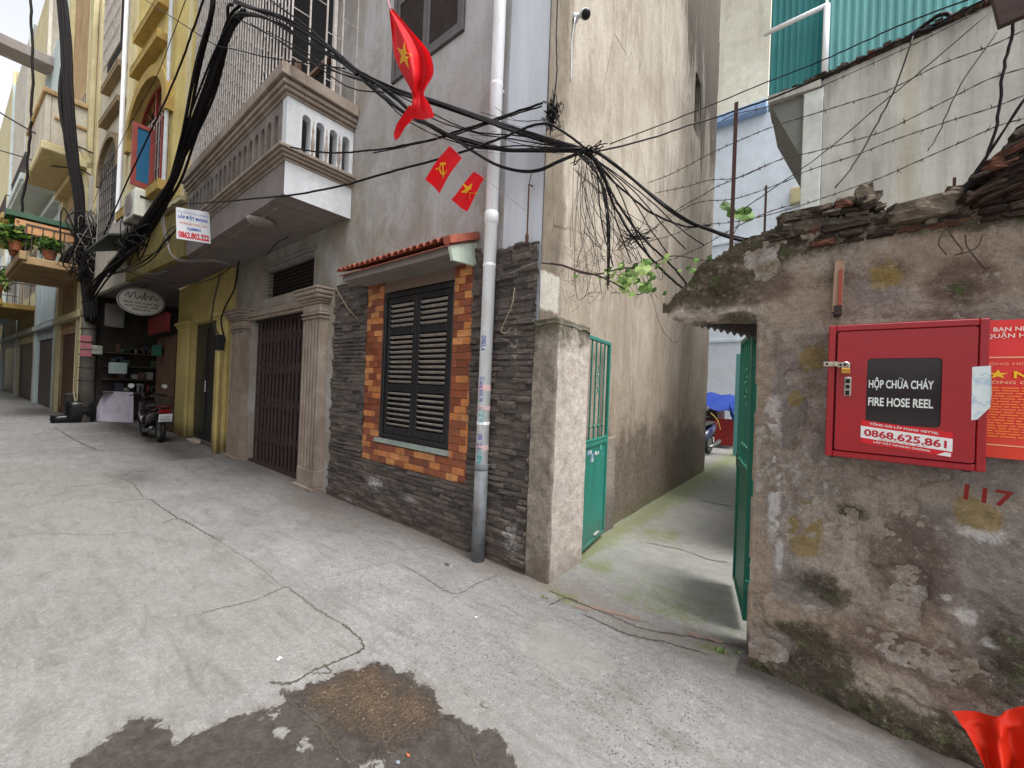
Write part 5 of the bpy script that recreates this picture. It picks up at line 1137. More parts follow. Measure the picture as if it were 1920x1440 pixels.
# orange-red cloth in the near right corner
E1 = [(1783, 1333), (1830, 1336), (1868, 1340), (1890, 1334), (1925, 1322), (1990, 1310)]
E2 = [(1850, 1445), (1862, 1470), (1880, 1480), (1905, 1490), (1950, 1500), (2040, 1500)]
pos = []
for k in range(len(E1)):
    a = at(*E1[k], 'y', 2.50 + .03 * math.sin(k * 2.1)); b = at(*E2[k], 'y', 2.32 + .05 * math.sin(k * 2.6)); row = []
    for j in range(24):
        t = j / 23; p = a * (1 - t) + b * t; p[2] += .06 * math.sin(t * math.pi) * (.3 + .7 * k / 5); p[1] += .012 * math.sin(t * 16 + k * 2.4); row.append(p)
    pos.append(row)
pos = np.array(pos); dense = np.array([catmull([pos[k, j] for k in range(len(E1))], 7) for j in range(24)])
dn = dense + .006 * (fbm(np.arange(dense.shape[1])[None, :] * .6 + 0 * dense[..., 0], np.arange(24)[:, None] * .25 + 0 * dense[..., 0], 5)[..., None] - .5) * np.array([0, -1.5, 1.5])
ocl = cloth_mat('orange_red_cloth', srgb(206, 42, 18)); gridmesh('draped_cloth', dn, ocl, label='bright orange red cloth lying crumpled at the foot of the old wall', cat='cloth')
# security camera
c = at(1078, 34, 'x', CX0 + .02); SCM = thing('security_camera', 'white dome headed security camera with black face high on the alley wall', 'camera', tuple(c))
mb = MB(); mb.lathe((c[0], c[1], c[2]), [(.038, 0), (.038, .014), (.026, .02), (.018, .05)], 14, d=(1, 0, 0)); mb.tube([(c[0] + .05, c[1], c[2]), (c[0] + .09, c[1] + .005, c[2] - .01)], .016, 10); mb.build('bracket', M_WHITE, SCM, smooth=True)
d = np.array([.55, -.35, -.62]); d /= np.linalg.norm(d); o = np.array([c[0] + .09, c[1], c[2] - .012]); mb = MB(); mb.lathe(o, [(.012, -.035), (.034, -.02), (.042, .01), (.043, .045), (.040, .05)], 16, d=d); mb.build('housing', M_WHITE, SCM, smooth=True)
mb = MB(); mb.lathe(o + d * .05, [(.040, 0), (.040, .014), (.034, .028), (.018, .034)], 16, d=d); mb.build('lens_face', flat('black_gloss', srgb(18, 18, 20), .15), SCM, smooth=True)
mb = MB(); mb.tube(catmull([(c[0] + .02, c[1] - .03, c[2] - .03), (c[0] + .01, c[1] - .05, c[2] - .25), (c[0] + .012, c[1] - .05, c[2] - .42), (c[0] + .01, c[1] - .045, c[2] - .6)], 5), .006, 6); mb.build('lead', M_WHITE, SCM, smooth=True)
# ------------------------------------------------------------------ houses down the lane (their fronts run 4 degrees off the corner house)
BO = (-9.3, 1.85, 0.0); BU = (-.99746, -.07125); BN = (.07125, -.99746); FR = (BO, BU, BN)
def lb(px, py, out=0.0):
    """lane-front coordinates (distance along, height) of a photograph pixel"""
    d = FWD * FPX + CR * (px - CX) + CU * (CY - py); n = np.array([BN[0], BN[1], 0]); p0 = np.array(BO) + n * out
    t = np.dot(p0 - CAM, n) / np.dot(d, n); p = CAM + d * t; return float(np.dot(p - p0, np.array([BU[0], BU[1], 0]))), float(p[2])
def LW(t, out, z): return (BO[0] + BU[0] * t + BN[0] * out, BO[1] + BU[1] * t + BN[1] * out, z)
M_YELLOW = plaster('yellow_wall_paint', srgb(204, 186, 122), srgb(180, 160, 100), stain=srgb(96, 82, 52), amt=.6, sc_=1.4, base=srgb(96, 82, 54), basez=.5)
M_CREAM = plaster('cream_wall_paint', srgb(206, 196, 158), srgb(186, 174, 134), stain=srgb(120, 108, 84), amt=.6, sc_=1.2)
M_PALEC = plaster('pale_grey_cream_paint', srgb(196, 190, 176), srgb(172, 164, 150), stain=srgb(104, 94, 80), amt=.6, sc_=1.2)
M_TAN = plaster('tan_wall_paint', srgb(182, 156, 118), srgb(150, 122, 88), stain=srgb(82, 66, 48), amt=.7, sc_=1.0, base=srgb(80, 68, 54), basez=.8)
M_OCHRE = plaster('ochre_trim_paint', srgb(172, 146, 84), srgb(146, 122, 72), stain=srgb(92, 72, 44), amt=.5, sc_=3)
M_OLIVE = plaster('olive_stained_fascia', srgb(150, 134, 78), srgb(116, 104, 66), stain=srgb(58, 52, 36), amt=.9, sc_=1.6)
M_SOFF = plaster('soffit_mauve_grey', srgb(122, 112, 112), srgb(106, 98, 98), stain=srgb(84, 76, 70), amt=.5)
M_SASH = paint('red_brown_sash', srgb(132, 48, 38), .5, .3)
M_GLASSB = flat('blue_reflecting_glass', srgb(48, 96, 128), .08); M_GLASSC = flat('pale_cyan_glass', srgb(130, 180, 196), .08)
M_DOORK = paint('black_door', srgb(34, 36, 38), .35, .3); M_TEALP = paint('teal_paint', srgb(60, 150, 150), .5)
M_BRN = paint('brown_shutter_wood', srgb(98, 72, 56), .6, .4)
M_LBLUE = plaster('pale_blue_wall', srgb(196, 208, 208), srgb(178, 192, 194), stain=srgb(110, 120, 120), amt=.4)
def grille(mb, t0, t1, z0, z1, out, nt, nz, r=.012):
    for k in range(nt + 1): t = t0 + (t1 - t0) * k / nt; mb.bar((t, out, z0), (t, out, z1), r)
    for k in range(nz + 1): z = z0 + (z1 - z0) * k / nz; mb.bar((t0, out, z), (t1, out, z), r)
def fmb(): return MB(FR)
un = (np.array([BU[0], BU[1], 0]), np.array([BN[0], BN[1], 0]))
# yellow house
Y = thing('yellow_house', 'yellow house with arched window, dark door and overhang next to the grey corner house', 'house', LW(2.0, -.6, 0))
mb = MB(); wt0, wt1, wz0, wzs = 1.15, 3.70, 5.30, 7.0
mb.arcade(LW(0, 0, 0), un[0], un[1], 3.95, 4.75, 11.2, [(wt0, wt1, wz0, wzs, .62)], .22, 12)
mb.build('upper_wall', M_YELLOW, Y)
mb = fmb(); mb.box(-.05, 3.95, .0, -.10, 3.70, 4.75); mb.build('fascia', M_OLIVE, Y)
mb = fmb(); mb.box(.0, 3.95, -.10, -1.0, 3.74, 3.86); mb.build('overhang_slab', M_SOFF, Y)
mb = fmb(); mb.box(0, .16, .03, 0.001, 4.75, 11.2); mb.box(3.72, 3.93, .05, .001, 4.75, 11.2); mb.bev(-.02, 3.97, .08, .001, 4.70, 4.80, .01); mb.build('pilaster_strips', M_CREAM, Y)
def arch_band(mb, t0, t1, zs, asp, w, out, th, seg=14, foot=.3):
    r = (t1 - t0) / 2; c = (t0 + t1) / 2; L = [(t0, zs - foot)] + [(c - r * math.cos(math.pi * k / seg), zs + asp * r * math.sin(math.pi * k / seg)) for k in range(seg + 1)] + [(t1, zs - foot)]
    R_ = [(t0 - w, zs - foot)] + [(c - (r + w) * math.cos(math.pi * k / seg), zs + (asp * r + w) * math.sin(math.pi * k / seg)) for k in range(seg + 1)] + [(t1 + w, zs - foot)]
    for k in range(len(L) - 1):
        a, b, c2, d = L[k], L[k + 1], R_[k + 1], R_[k]; P = [a, b, c2, d]
        mb.add([(p[0], out, p[1]) for p in P] + [(p[0], out + th, p[1]) for p in P], [(0, 1, 2, 3), (4, 7, 6, 5), (0, 4, 5, 1), (1, 5, 6, 2), (2, 6, 7, 3), (3, 7, 4, 0)])
mb = fmb(); arch_band(mb, wt0, wt1, wzs, .62, .24, 0.001, .13); mb.bev(wt0 - .3, wt1 + .3, .20, .001, wz0 - .22, wz0 - .02, .01); mb.bev(1.4, 3.4, .18, .001, 8.28, 8.46, .01); mb.bev(1.5, 3.35, .16, .001, 9.05, 9.22, .01); mb.build('ochre_mouldings', M_OCHRE, Y)
W_ = thing_part('window', Y); mb = fmb(); mb.box(wt0, wt1, -.20, -.21, wz0, 8.0); mb.build('dark_room', M_DARK, W_)
mb = fmb(); arch_band(mb, wt0 + .06, wt1 - .06, wzs, .60, .06, -.12, .05); mb.box(wt0, wt1, -.12, -.07, wzs - .04, wzs + .03); mb.box((wt0 + wt1) / 2 - .03, (wt0 + wt1) / 2 + .03, -.12, -.07, wz0, wzs + .9)
for k in range(1, 8): th = math.pi * k / 8; c = (wt0 + wt1) / 2; mb.bar((c, -.1, wzs), (c - 1.12 * math.cos(th), -.1, wzs + .72 * math.sin(th)), .012)
mb.build('fanlight_frame', M_SASH, W_)
mb = fmb(); grille(mb, wt0, wt1, wz0, wzs, -.02, 14, 3, .009); mb.build('window_grille', M_GR, W_)
def sash(t, o0, o1, z0, z1, glass):
    s = thing_part('casement_sash', W_); mb = fmb(); w = .075
    mb.box(t, t + .045, o0, o0 + w, z0, z1); mb.box(t, t + .045, o1 - w, o1, z0, z1); mb.box(t, t + .045, o0 + w, o1 - w, z1 - w, z1); mb.box(t, t + .045, o0 + w, o1 - w, z0, z0 + w * 1.3); mb.build('sash_frame', M_SASH, s)
    mb = fmb(); mb.box(t + .018, t + .026, o0 + w, o1 - w, z0 + w * 1.3, z1 - w); mb.build('glass', glass, s)
sash(1.95, .02, .37, 5.38, 6.66, M_GLASSB); sash(1.2, .0, .10, 5.38, 6.66, M_GLASSC)
# ground floor of the yellow house
gy = 2.60
mb = MB(); mb.wall(-13.3, -9.21, 0, 3.72, gy, .2, [(-11.95, -9.88, -.01, 2.74)]); mb.build('ground_floor_wall', M_YELLOW, Y)
for (a, b) in ((-12.9, -12.0), (-9.84, -9.24)):
    mb = MB(); mb.bev(a, b, gy - .07, gy - .002, 0, 2.72, .01)
    for z in (.75, 1.45, 2.1): mb.box(a - .004, b + .004, gy - .075, gy - .05, z, z + .018)
    mb.bev(a - .06, b + .06, gy - .14, gy, 2.72, 2.80, .01); mb.bev(a - .03, b + .03, gy - .10, gy, 2.66, 2.72, .01); mb.build('pilaster', M_YELLOW, Y)
Dd = thing_part('door', Y); mb = MB()
for (a, b) in ((-11.94, -10.92), (-10.90, -9.89)): mb.bev(a, b, gy + .10, gy + .14, .03, 2.72, .006); mb.bev(a + .1, b - .1, gy + .085, gy + .10, 1.3, 2.6, .01); mb.bev(a + .1, b - .1, gy + .085, gy + .10, .2, 1.15, .01)
mb.build('door_leaves', M_DOORK, Dd)
mb = MB(); mb.lathe((-10.78, gy + .02, 1.15), [(.012, 0), (.012, .25)], 8); mb.mi = 0; mb.build('door_handle', paint('chrome', srgb(190, 195, 200), .2, .1, metal=.9), Dd)
mb = MB(); mb.box(-11.95, -9.88, gy + .005, gy + .2, -.01, .05); mb.build('threshold', M_CONC, Y)
mb = MB(); mb.tube([(-9.22, 2.44, 0), (-9.22, 2.44, 2.0)], .035, 10); mb.build('conduit_pipe', M_YELLOW, label='yellow painted conduit pipe standing between the yellow house and the fluted column', cat='pipe')
mb = MB(); mb.bev(-9.30, -9.14, 2.38, 2.50, 2.02, 2.32, .01); mb.build('switch_box', flat('black_plastic', srgb(34, 34, 36), .5), label='small black switch box on top of the yellow conduit pipe', cat='box')
mb = MB(); mb.tube([(-9.22, 2.42, 2.3), (-9.25, 2.3, 2.6), (-9.15, 2.3, 2.95), (-9.2, 2.4, 3.5)], .014, 6); mb.build('box_lead', M_IRON, label='black lead rising from the small switch box to the overhang', cat='cable')
# cream house beyond, its shop below
C_ = thing('cream_house', 'pale cream narrow house with a dark grilled arched window beyond the yellow house', 'house', LW(5.9, -.6, 0))
mb = MB(); mb.arcade(LW(3.97, 0, 0), un[0], un[1], 4.0, 4.75, 12.5, [(.93, 2.93, 4.95, 7.0, .7)], .22, 12); mb.build('upper_wall', M_PALEC, C_)
mb = fmb(); mb.box(3.97, 7.95, .0, -.10, 3.70, 4.75); mb.build('fascia', M_PALEC, C_)
mb = fmb(); mb.box(3.97, 7.95, -.10, -2.6, 3.74, 3.86); mb.build('overhang_slab', M_SOFF, C_)
mb = fmb(); arch_band(mb, 4.9, 6.9, 7.0, .7, .14, .001, .10); mb.bev(4.6, 6.6, .16, .001, 8.22, 8.38, .01); mb.bev(4.65, 6.5, .16, .001, 9.12, 9.28, .01); mb.build('sill_mouldings', plaster('dull_brown_trim', srgb(140, 122, 96), srgb(116, 100, 78)), C_)
mb = fmb(); mb.box(4.05, 4.25, .06, .001, 4.75, 12.5); mb.box(7.5, 7.75, .06, .001, 4.75, 12.5); mb.build('pilaster_strips', M_CREAM, C_)
W_ = thing_part('window', C_); mb = fmb(); mb.box(4.87, 6.87, -.20, -.21, 4.95, 7.6); mb.build('dark_room', M_DARK, W_); mb = fmb(); grille(mb, 4.9, 6.9, 4.95, 7.2, .03, 9, 6, .014); mb.build('window_grille', M_SHUTF, W_)
W_ = thing_part('upper_window', C_); mb = fmb(); mb.box(5.0, 6.8, .012, .002, 9.9, 11.8); mb.build('dark_room', M_DARK, W_); mb = fmb(); grille(mb, 5.0, 6.8, 9.9, 11.8, .10, 12, 4, .014); mb.build('window_grille', M_GR, W_)
S = thing_part('shop_front', C_)
mb = MB(); mb.box(-17.3, -13.31, 4.6, 4.7, 0, 3.74); mb.box(-17.35, -17.2, 1.35, 4.6, 0, 3.74); mb.box(-13.42, -13.32, 2.82, 4.6, 0, 3.74); mb.build('recess_walls', plaster('dark_shop_wall', srgb(66, 62, 58), srgb(46, 44, 42)), S)
mb = MB()
for k in range(7): x = -15.35 + k * .29; mb.bev(x, x + .28, 2.55, 2.60, .9, 2.55, .012)
mb.build('wooden_shutters', M_BRN, S)
mb = MB(); mb.bev(-15.4, -13.33, 2.52, 2.66, 0, .88, .01); mb.build('brick_dado', plaster('dado', srgb(96, 84, 74), srgb(70, 60, 52)), S)
mb = MB(); mb.bev(-15.5, -13.35, 2.35, 2.45, 2.62, 3.1, .01); mb.build('red_signboard', paint('sign_red', srgb(128, 34, 40), .5, .3), S)
mb = MB(); mb.bev(-14.9, -14.4, 2.36, 2.50, 2.0, 2.3, .01); mb.build('green_letterbox', M_GREEN2, S)
# shelf clutter glimpsed inside the shop
R = random.Random(6); shade = [flat('clut%d' % i, srgb(*c), .6) for i, c in enumerate([(104, 44, 50), (130, 134, 130), (60, 80, 58), (84, 62, 50), (50, 56, 70)])]
mb = MB()
for k in range(44):
    y = R.uniform(1.75, 3.1); z = R.choice([.9, 1.3, 1.7, 2.1]); mb.mi = R.randrange(5); a = R.uniform(.08, .22); mb.bev(-17.18, -16.95, y, y + a, z, z + R.uniform(.12, .30), .02)
mb.mi = 3
for z in (.9, 1.3, 1.7, 2.1): mb.box(-17.19, -16.9, 1.6, 3.6, z - .03, z)
mb.build('stocked_shelves', shade, S)
# goods and things standing in front
def tagged(mb, name, mats, label, cat, smooth=False, group=None): return mb.build(name, mats, label=label, cat=cat, smooth=smooth, group=group)
a, b = gp(171, 790), gp(250, 793); c = at(187, 733, 'x', a[0] - .05); d = at(251, 736, 'x', b[0] - .05)
mb = MB(); mb.prism([(a[0], a[1], .01), (b[0], b[1], .01), (d[0] - .08, d[1], d[2]), (c[0] - .08, c[1], c[2])], (-.05, 0, 0)); tagged(mb, 'white_board', paint('lilac_white_board', srgb(205, 200, 214), .5, .1), 'plain white board with a cut corner leaning at the shop entrance', 'board')
a, b = at(120, 779, 'x', -17.3), at(146, 781, 'x', -17.3); zt = at(125, 738, 'x', -17.3)[2]
mb = MB(); mb.bev(a[0] - .35, a[0], a[1], b[1] + .1, 0, zt, .02); mb.box(a[0] + .001, a[0] + .012, a[1] + .06, b[1] + .04, .1, zt - .1); tagged(mb, 'black_crate', paint('black_plastic_crate', srgb(30, 31, 30), .5, .3), 'upright black plastic crate at the left end of the shop goods', 'crate')
a = gp(150, 791); mb = MB(); rock(mb, (a[0], a[1], .30), (.30, .30, .32), 3, 5, .10); rock(mb, (a[0] + .05, a[1] - .3, .10), (.2, .28, .12), 5, 4, .12); BG = mb.build('rubbish_bag', flat('black_polythene', srgb(24, 24, 26), .3), label='bulging black rubbish bag between the black crate and the white board', cat='bag', smooth=True)
mb = MB(); R = random.Random(3)
for k in range(4): mb.tube([(a[0], a[1] - .1 + .08 * k, .5), (a[0] + R.uniform(-.1, .1), a[1] - .15 + .1 * k, .85 + .1 * R.random())], .018, 5)
tagged(mb, 'wood_sticks', flat('pale_wood', srgb(170, 160, 130)), 'pale sticks poking out of the black rubbish bag', 'sticks')
mb = MB(); a = gp(362, 829); 
for k in range(5): rock(mb, (a[0] + k * .12 - .2, a[1] + .02 * (k % 2), .035), (.09, .06, .035), k, 3, .2)
tagged(mb, 'crumpled_rags', paint('rag', srgb(176, 160, 150), .8), 'crumpled pale rags lying on the threshold of the black door', 'rags')
# oval hanging sign
c = at(265, 566, 'x', -13.4); OS = thing('oval_sign', 'white oval shop sign with dark script hanging out over the shop', 'sign', tuple(c))
mb = MB(); n = 36; ry, rz = .44, .335; P1 = [(c[0] + .05, c[1] + ry * math.cos(2 * math.pi * k / n), c[2] + rz * math.sin(2 * math.pi * k / n)) for k in range(n)]; mb.prism(P1, (-.10, 0, 0)); mb.build('panel', paint('sign_white', srgb(200, 198, 192), .5, .1), OS)
mb = MB()
for k in range(n):
    t0, t1 = 2 * math.pi * k / n, 2 * math.pi * (k + 1) / n; mb.add([(c[0] + .053, c[1] + s_ * ry * math.cos(t), c[2] + s_ * rz * math.sin(t)) for s_ in (.93, .97) for t in (t0, t1)], [(0, 1, 3, 2)])
yy = (0, 1, 0); z_ = (0, 0, 1)
mb.tube(catmull([(c[0] + .056, c[1] + a, c[2] + b) for a, b in [(-.30, .08), (-.24, .2), (-.22, .06), (-.14, .22), (-.10, .05), (-.03, .14), (.0, .06), (.06, .24), (.05, .05), (.12, .16), (.16, .06), (.2, .2), (.26, .08), (.32, .14)]], 5), .008, 5)
for k, w in enumerate((.66, .62, .34)): text(mb, ('dịch vụ may do', 'sửa chữa đồ', '0904 812')[k], (c[0] + .056, c[1] - w / 2, c[2] - .06 - k * .085), yy, z_, h=.045, w=w, bold=.02)
mb.build('sign_lettering', flat('sign_dark', srgb(70, 56, 54)), OS)
mb = MB(); mb.bar((c[0], c[1] + ry, c[2]), (c[0], 2.4, c[2]), .02); mb.bar((c[0], c[1], c[2] + rz), (c[0], c[1] + .1, 3.74), .012); mb.build('bracket', M_IRON, OS)
# printed advert board hung where the two houses meet
q = [at(330, 388, 'x', -7.7), at(393, 398, 'x', -7.7), at(395, 457, 'x', -7.7), at(331, 447, 'x', -7.7)]
AD = thing('advert_board', 'small white advert board with blue and red lettering hanging below the balcony', 'sign', tuple((q[2] + q[3]) / 2))
mb = MB(); mb.prism([tuple(p) for p in q], (-.012, 0, 0)); mb.build('board', paint('advert_white', srgb(222, 224, 228), .5, .06), AD)
o = q[3]; uu = q[2] - q[3]; vv = q[0] - q[3]; Lu, Lv = np.linalg.norm(uu), np.linalg.norm(vv); uu /= Lu; vv /= Lv; lf = np.array([.004, 0, 0])
mb = MB()
for i, (s_, a, b, h, m_, bo) in enumerate([('CHUYÊN LẮP MẠNG INTERNET', .06, .86, .035, 0, 0), ('LẮP ĐẶT MẠNG', .05, .68, .085, 0, .03), ('INTERNET WIFI - CÁP', .09, .50, .06, 1, .01), ('CAMERA', .30, .34, .07, 0, .03), ('0862.802.222', .05, .07, .17, 2, .04)]):
    mb.mi = m_; w = Lu * ([.88, .86, .80, .42, .90][i]); text(mb, s_, o + uu * a * Lu + vv * b * Lv + lf, uu, vv, h=h * Lv * 1.1, w=w, bold=bo)
mb.build('advert_lettering', [flat('advert_blue', srgb(40, 90, 190)), flat('advert_orange', srgb(230, 130, 90)), flat('advert_red', srgb(220, 40, 60))], AD)
# air conditioner and hanging cloth
t0, z0 = lb(258, 412, .42); AC = thing('air_conditioner', 'off white outdoor air conditioner unit under the open red window', 'air conditioner', LW(2.05, .2, 4.68))
mb = fmb(); mb.bev(1.65, 2.45, .04, .36, 4.68, 5.24, .02); mb.build('casing', paint('ac_white', srgb(196, 196, 184), .5, .1), AC)
mb = fmb(); mb.box(1.638, 1.649, .14, .28, 5.06, 5.10); mb.build('side_slot', M_DARK, AC)
mb = fmb(); mb.lathe((2.05, .365, 4.96), [(.22, 0), (.22, .012)], 20, d=(0, 1, 0))
for k in range(9): mb.bar((1.83 + .055 * k, .38, 4.75), (1.83 + .055 * k, .38, 5.18), .005)
mb.build('fan_grille', M_GREYP, AC)
mb = fmb(); mb.box(1.7, 1.73, .0, .36, 4.62, 4.675); mb.box(2.35, 2.38, .0, .36, 4.62, 4.675); mb.build('wall_bracket', M_IRON, AC)
for i, (t, s) in enumerate(((3.6, 1),)):
    A_, Bv = np.meshgrid(np.linspace(0, 1.7, 40), np.linspace(0, 1, 14), indexing='ij'); pos = np.array([[LW(2.55 + A_[a, b] * 1.3, .12 + .05 * math.sin(A_[a, b] * 17) * (.3 + Bv[a, b]) + .12 * Bv[a, b], 5.25 - Bv[a, b] * (.62 + .1 * math.sin(A_[a, b] * 5))) for b in range(14)] for a in range(40)])
    gridmesh('hanging_sheet', pos, cloth_mat('dusty_sheet', srgb(160, 152, 144)), label='dusty grey sheet draped over the ledge left of the air conditioner', cat='cloth')
mb = fmb(); mb.prism([(2.6, .02, 4.60), (2.6, .55, 4.42), (2.6, .55, 4.38), (2.6, .02, 4.56)], (2.2, 0, 0)); tagged(mb, 'green_awning', paint('dark_green_sheet', srgb(34, 58, 44), .6), 'dark green awning sheet sagging under the draped cloth', 'awning')
mb = fmb(); mb.tube([(4.4, .10, 4.8), (4.4, .10, 12)], .045, 10); tagged(mb, 'white_wall_pipe', M_PVC, 'white wall pipe running up between the yellow and the cream house', 'pipe')
mb = fmb(); mb.tube([(1.0, .08, 5.0), (1.0, .08, 11)], .035, 10); tagged(mb, 'grey_wall_pipe', paint('grey_pipe', srgb(176, 180, 184), .4), 'pale grey pipe running up the yellow house beside the arched window', 'pipe')

# further houses
def far_house(name, label, t0, t1, top, mat, door, trim, bal=None, balw=1.1, pier=.5, out=0.05, bmat=None):
    Hs = thing(name, label, 'house', LW((t0 + t1) / 2, -.6, 0)); L = t1 - t0
    mb = fmb(); mb.wall(t0, t1, 0, top, out, -3.0, [(t0 + pier, t1 - pier * .6, -.01, 2.7), (t0 + L * .2, t0 + L * .8, 5.0, 7.0), (t0 + L * .2, t0 + L * .8, 8.4, 10.2)][: 3 if top > 10.5 else (2 if top > 7.3 else 1)])
    mb.v = [(BO[0] + BU[0] * p[0] + BN[0] * p[1], BO[1] + BU[1] * p[0] + BN[1] * p[1], p[2]) for p in []] or mb.v
    mb.build('wall', mat, Hs)
    mb = fmb(); mb.box(t0 + pier, t1 - pier * .6, -.02, -.06, 0, 2.7); n = max(4, int(L / .35))
    for k in range(n): a = t0 + pier + (L - pier * 1.6) * k / n; mb.bev(a + .01, a + (L - pier * 1.6) / n - .01, -.018, .02, .02, 2.66, .01)
    mb.build('folding_door', door, Hs)
    for z in (5.0, 8.4):
        if top < z + 2.3: continue
        w = thing_part('window', Hs); mb = fmb(); mb.box(t0 + L * .2, t0 + L * .8, -.10, -.14, z, z + 2.0 - (z > 8) * .2); mb.build('pane', M_DARK if z < 8 else M_GLASSC, w); mb = fmb(); grille(mb, t0 + L * .2, t0 + L * .8, z, z + 1.9, .06, 8, 3, .015); mb.build('grille', M_GR, w)
    mb = fmb(); mb.bev(t0, t0 + pier * .5, .14, out - .2, 0, top, .01); mb.bev(t1 - pier * .4, t1, .14, out - .2, 0, top, .01); mb.bev(t0, t1, .2, -.02, 3.1, 3.3, .01)
    if top > 8: mb.bev(t0, t1, .3, -.02, 7.5, 7.7, .01)
    mb.build('piers_and_bands', trim, Hs)
    for z in (bal or ()):
        b = thing_part('balcony', Hs); mb = fmb(); mb.bev(t0 + .2, t1 - .2, .0, balw, z, z + .22, .02); mb.bev(t0 + .15, t1 - .15, balw - .08, balw + .06, z + .1, z + .34, .02); mb.build('slab', bmat or trim, b)
        mb = fmb()
        for a in np.arange(t0 + .25, t1 - .2, .22): mb.bar((a, balw - .05, z + .3), (a, balw - .05, z + 1.1), .014)
        for a in np.arange(.1, balw, .2): mb.bar((t0 + .25, a, z + .2), (t0 + .25, a, z + 1.1), .014)
        mb.bar((t0 + .25, balw - .05, z + 1.1), (t1 - .2, balw - .05, z + 1.1), .025); mb.bar((t0 + .25, 0, z + 1.1), (t0 + .25, balw - .05, z + 1.1), .025); mb.build('railing', M_IRON, b)
    return Hs
far_house('tan_house', 'tan stained house with a planted balcony just past the utility pole', 8.0, 12.4, 17, M_TAN, M_BRN, M_CREAM, bal=(4.4,), balw=1.25, pier=1.2, bmat=M_TAN)
_b = thing_part('upper_balcony', bpy.data.objects['tan_house']); mb = fmb(); mb.bev(8.3, 12.2, 0, 1.0, 7.75, 8.0, .03); mb.build('slab', M_CREAM, _b)
mb = fmb(); mb.bev(8.35, 12.15, .83, .95, 8.0, 9.35, .02); mb.bev(8.35, 8.47, .05, .83, 8.0, 9.35, .02); mb.build('parapet', M_PALEC, _b)
mb = fmb(); mb.bev(8.28, 12.2, .78, 1.01, 9.35, 9.5, .02); mb.bev(8.28, 8.53, .05, .78, 9.35, 9.5, .02); mb.bev(8.30, 8.5, .05, .78, 8.7, 8.8, .02); mb.build('coping', M_TAN, _b)
far_house('blue_trim_house', 'pale blue trimmed house with brown folding doors beyond the tan house', 12.5, 17.5, 15, M_LBLUE, M_SHUTF, M_LBLUE, bal=(7.9,), balw=1.0)
far_house('ochre_balcony_house', 'ochre house with stacked balconies farther down the lane', 17.6, 24.5, 19, M_CREAM, M_SHUTF, M_PALEC, bal=(4.0, 7.6), balw=1.1, bmat=M_OCHRE)
far_house('grey_gate_house', 'pale house with grey folding gate and mint trim deep in the lane', 24.6, 33, 20, M_PALEC, M_SHUTF, M_LBLUE, bal=(4.2,), balw=1.1)
far_house('cream_end_house', 'cream house at the far bend of the lane', 33.1, 47, 21, M_CREAM, M_BRN, M_CREAM, bal=(4.2,), balw=1.2)
far_house('last_visible_house', 'pale weathered house farthest along the lane at the left picture edge', 47.1, 70, 21, M_PALEC, M_BRN, M_PALEC, bal=(4.2,), balw=1.2)
# houses across the lane, whose fronts close the far view and shade the lane
def across(name, label, x0, x1, top, mat, y=-1.9):
    Hs = thing(name, label, 'house', ((x0 + x1) / 2, y - 1, 0)); mb = MB(); mb.wall(x0, x1, 0, top, 0, .3, [(x0 + .6, x1 - .6, -.01, 2.8), (x0 + (x1 - x0) * .25, x1 - (x1 - x0) * .25, 4.4, 6.2)])
    mb.v = [(a, y - b, c) for a, b, c in mb.v]; mb.box(x0, x1, y - 5, y - 4.8, 0, top); mb.box(x0, x0 + .2, y - 4.8, y - .31, 0, top); mb.box(x1 - .2, x1, y - 4.8, y - .31, 0, top); mb.box(x0, x1, y - 5, y, top, top + .2); mb.build('wall', mat, Hs)
    mb = MB(); mb.box(x0 + .6, x1 - .6, y - .26, y - .2, 0, 2.8); mb.build('folding_door', M_BRN, Hs)
    mb = MB(); mb.box(x0 + (x1 - x0) * .25, x1 - (x1 - x0) * .25, y - .26, y - .2, 4.4, 6.2); mb.build('window', M_DARK, Hs)
    mb = MB(); mb.bev(x0 + .3, x1 - .3, y, y + .7, 3.5, 3.75, .02); mb.build('canopy', M_GREYP, Hs)
across('facing_house', 'pale house front across the lane from the grey corner house', -10.0, -4.6, 5.6, M_PALEC); across('facing_house', 'cream house front across the lane from the yellow house', -17.0, -10.1, 5.8, M_CREAM); across('facing_house', 'tan house front across the lane from the utility pole', -27.0, -17.1, 5.4, M_TAN, -2.2)
across('facing_house', 'pale house front far down the opposite side of the lane', -45.0, -27.1, 5.0, M_PALEC, -2.8)
mb = MB(); mb.box(-100, -99, -30, 10, 0, 9); tagged(mb, 'street_end_wall', M_CREAM, 'cream wall closing the far end of the lane', 'wall')
# slab roof jutting high over the lane far left
q = [at(-30, 60, 'x', -27), at(98, 78, 'x', -27), at(104, 100, 'x', -27), at(-30, 100, 'x', -27)]
mb = fmb(); mb.bev(16.5, 17.55, -.1, 3.6, 14.2, 14.6, .02); mb.bev(16.5, 17.55, 2.2, 3.5, 14.6, 16.2, .02); tagged(mb, 'roof_canopy', M_GREYP, 'grey roof canopy jutting high over the lane at the upper left', 'canopy')
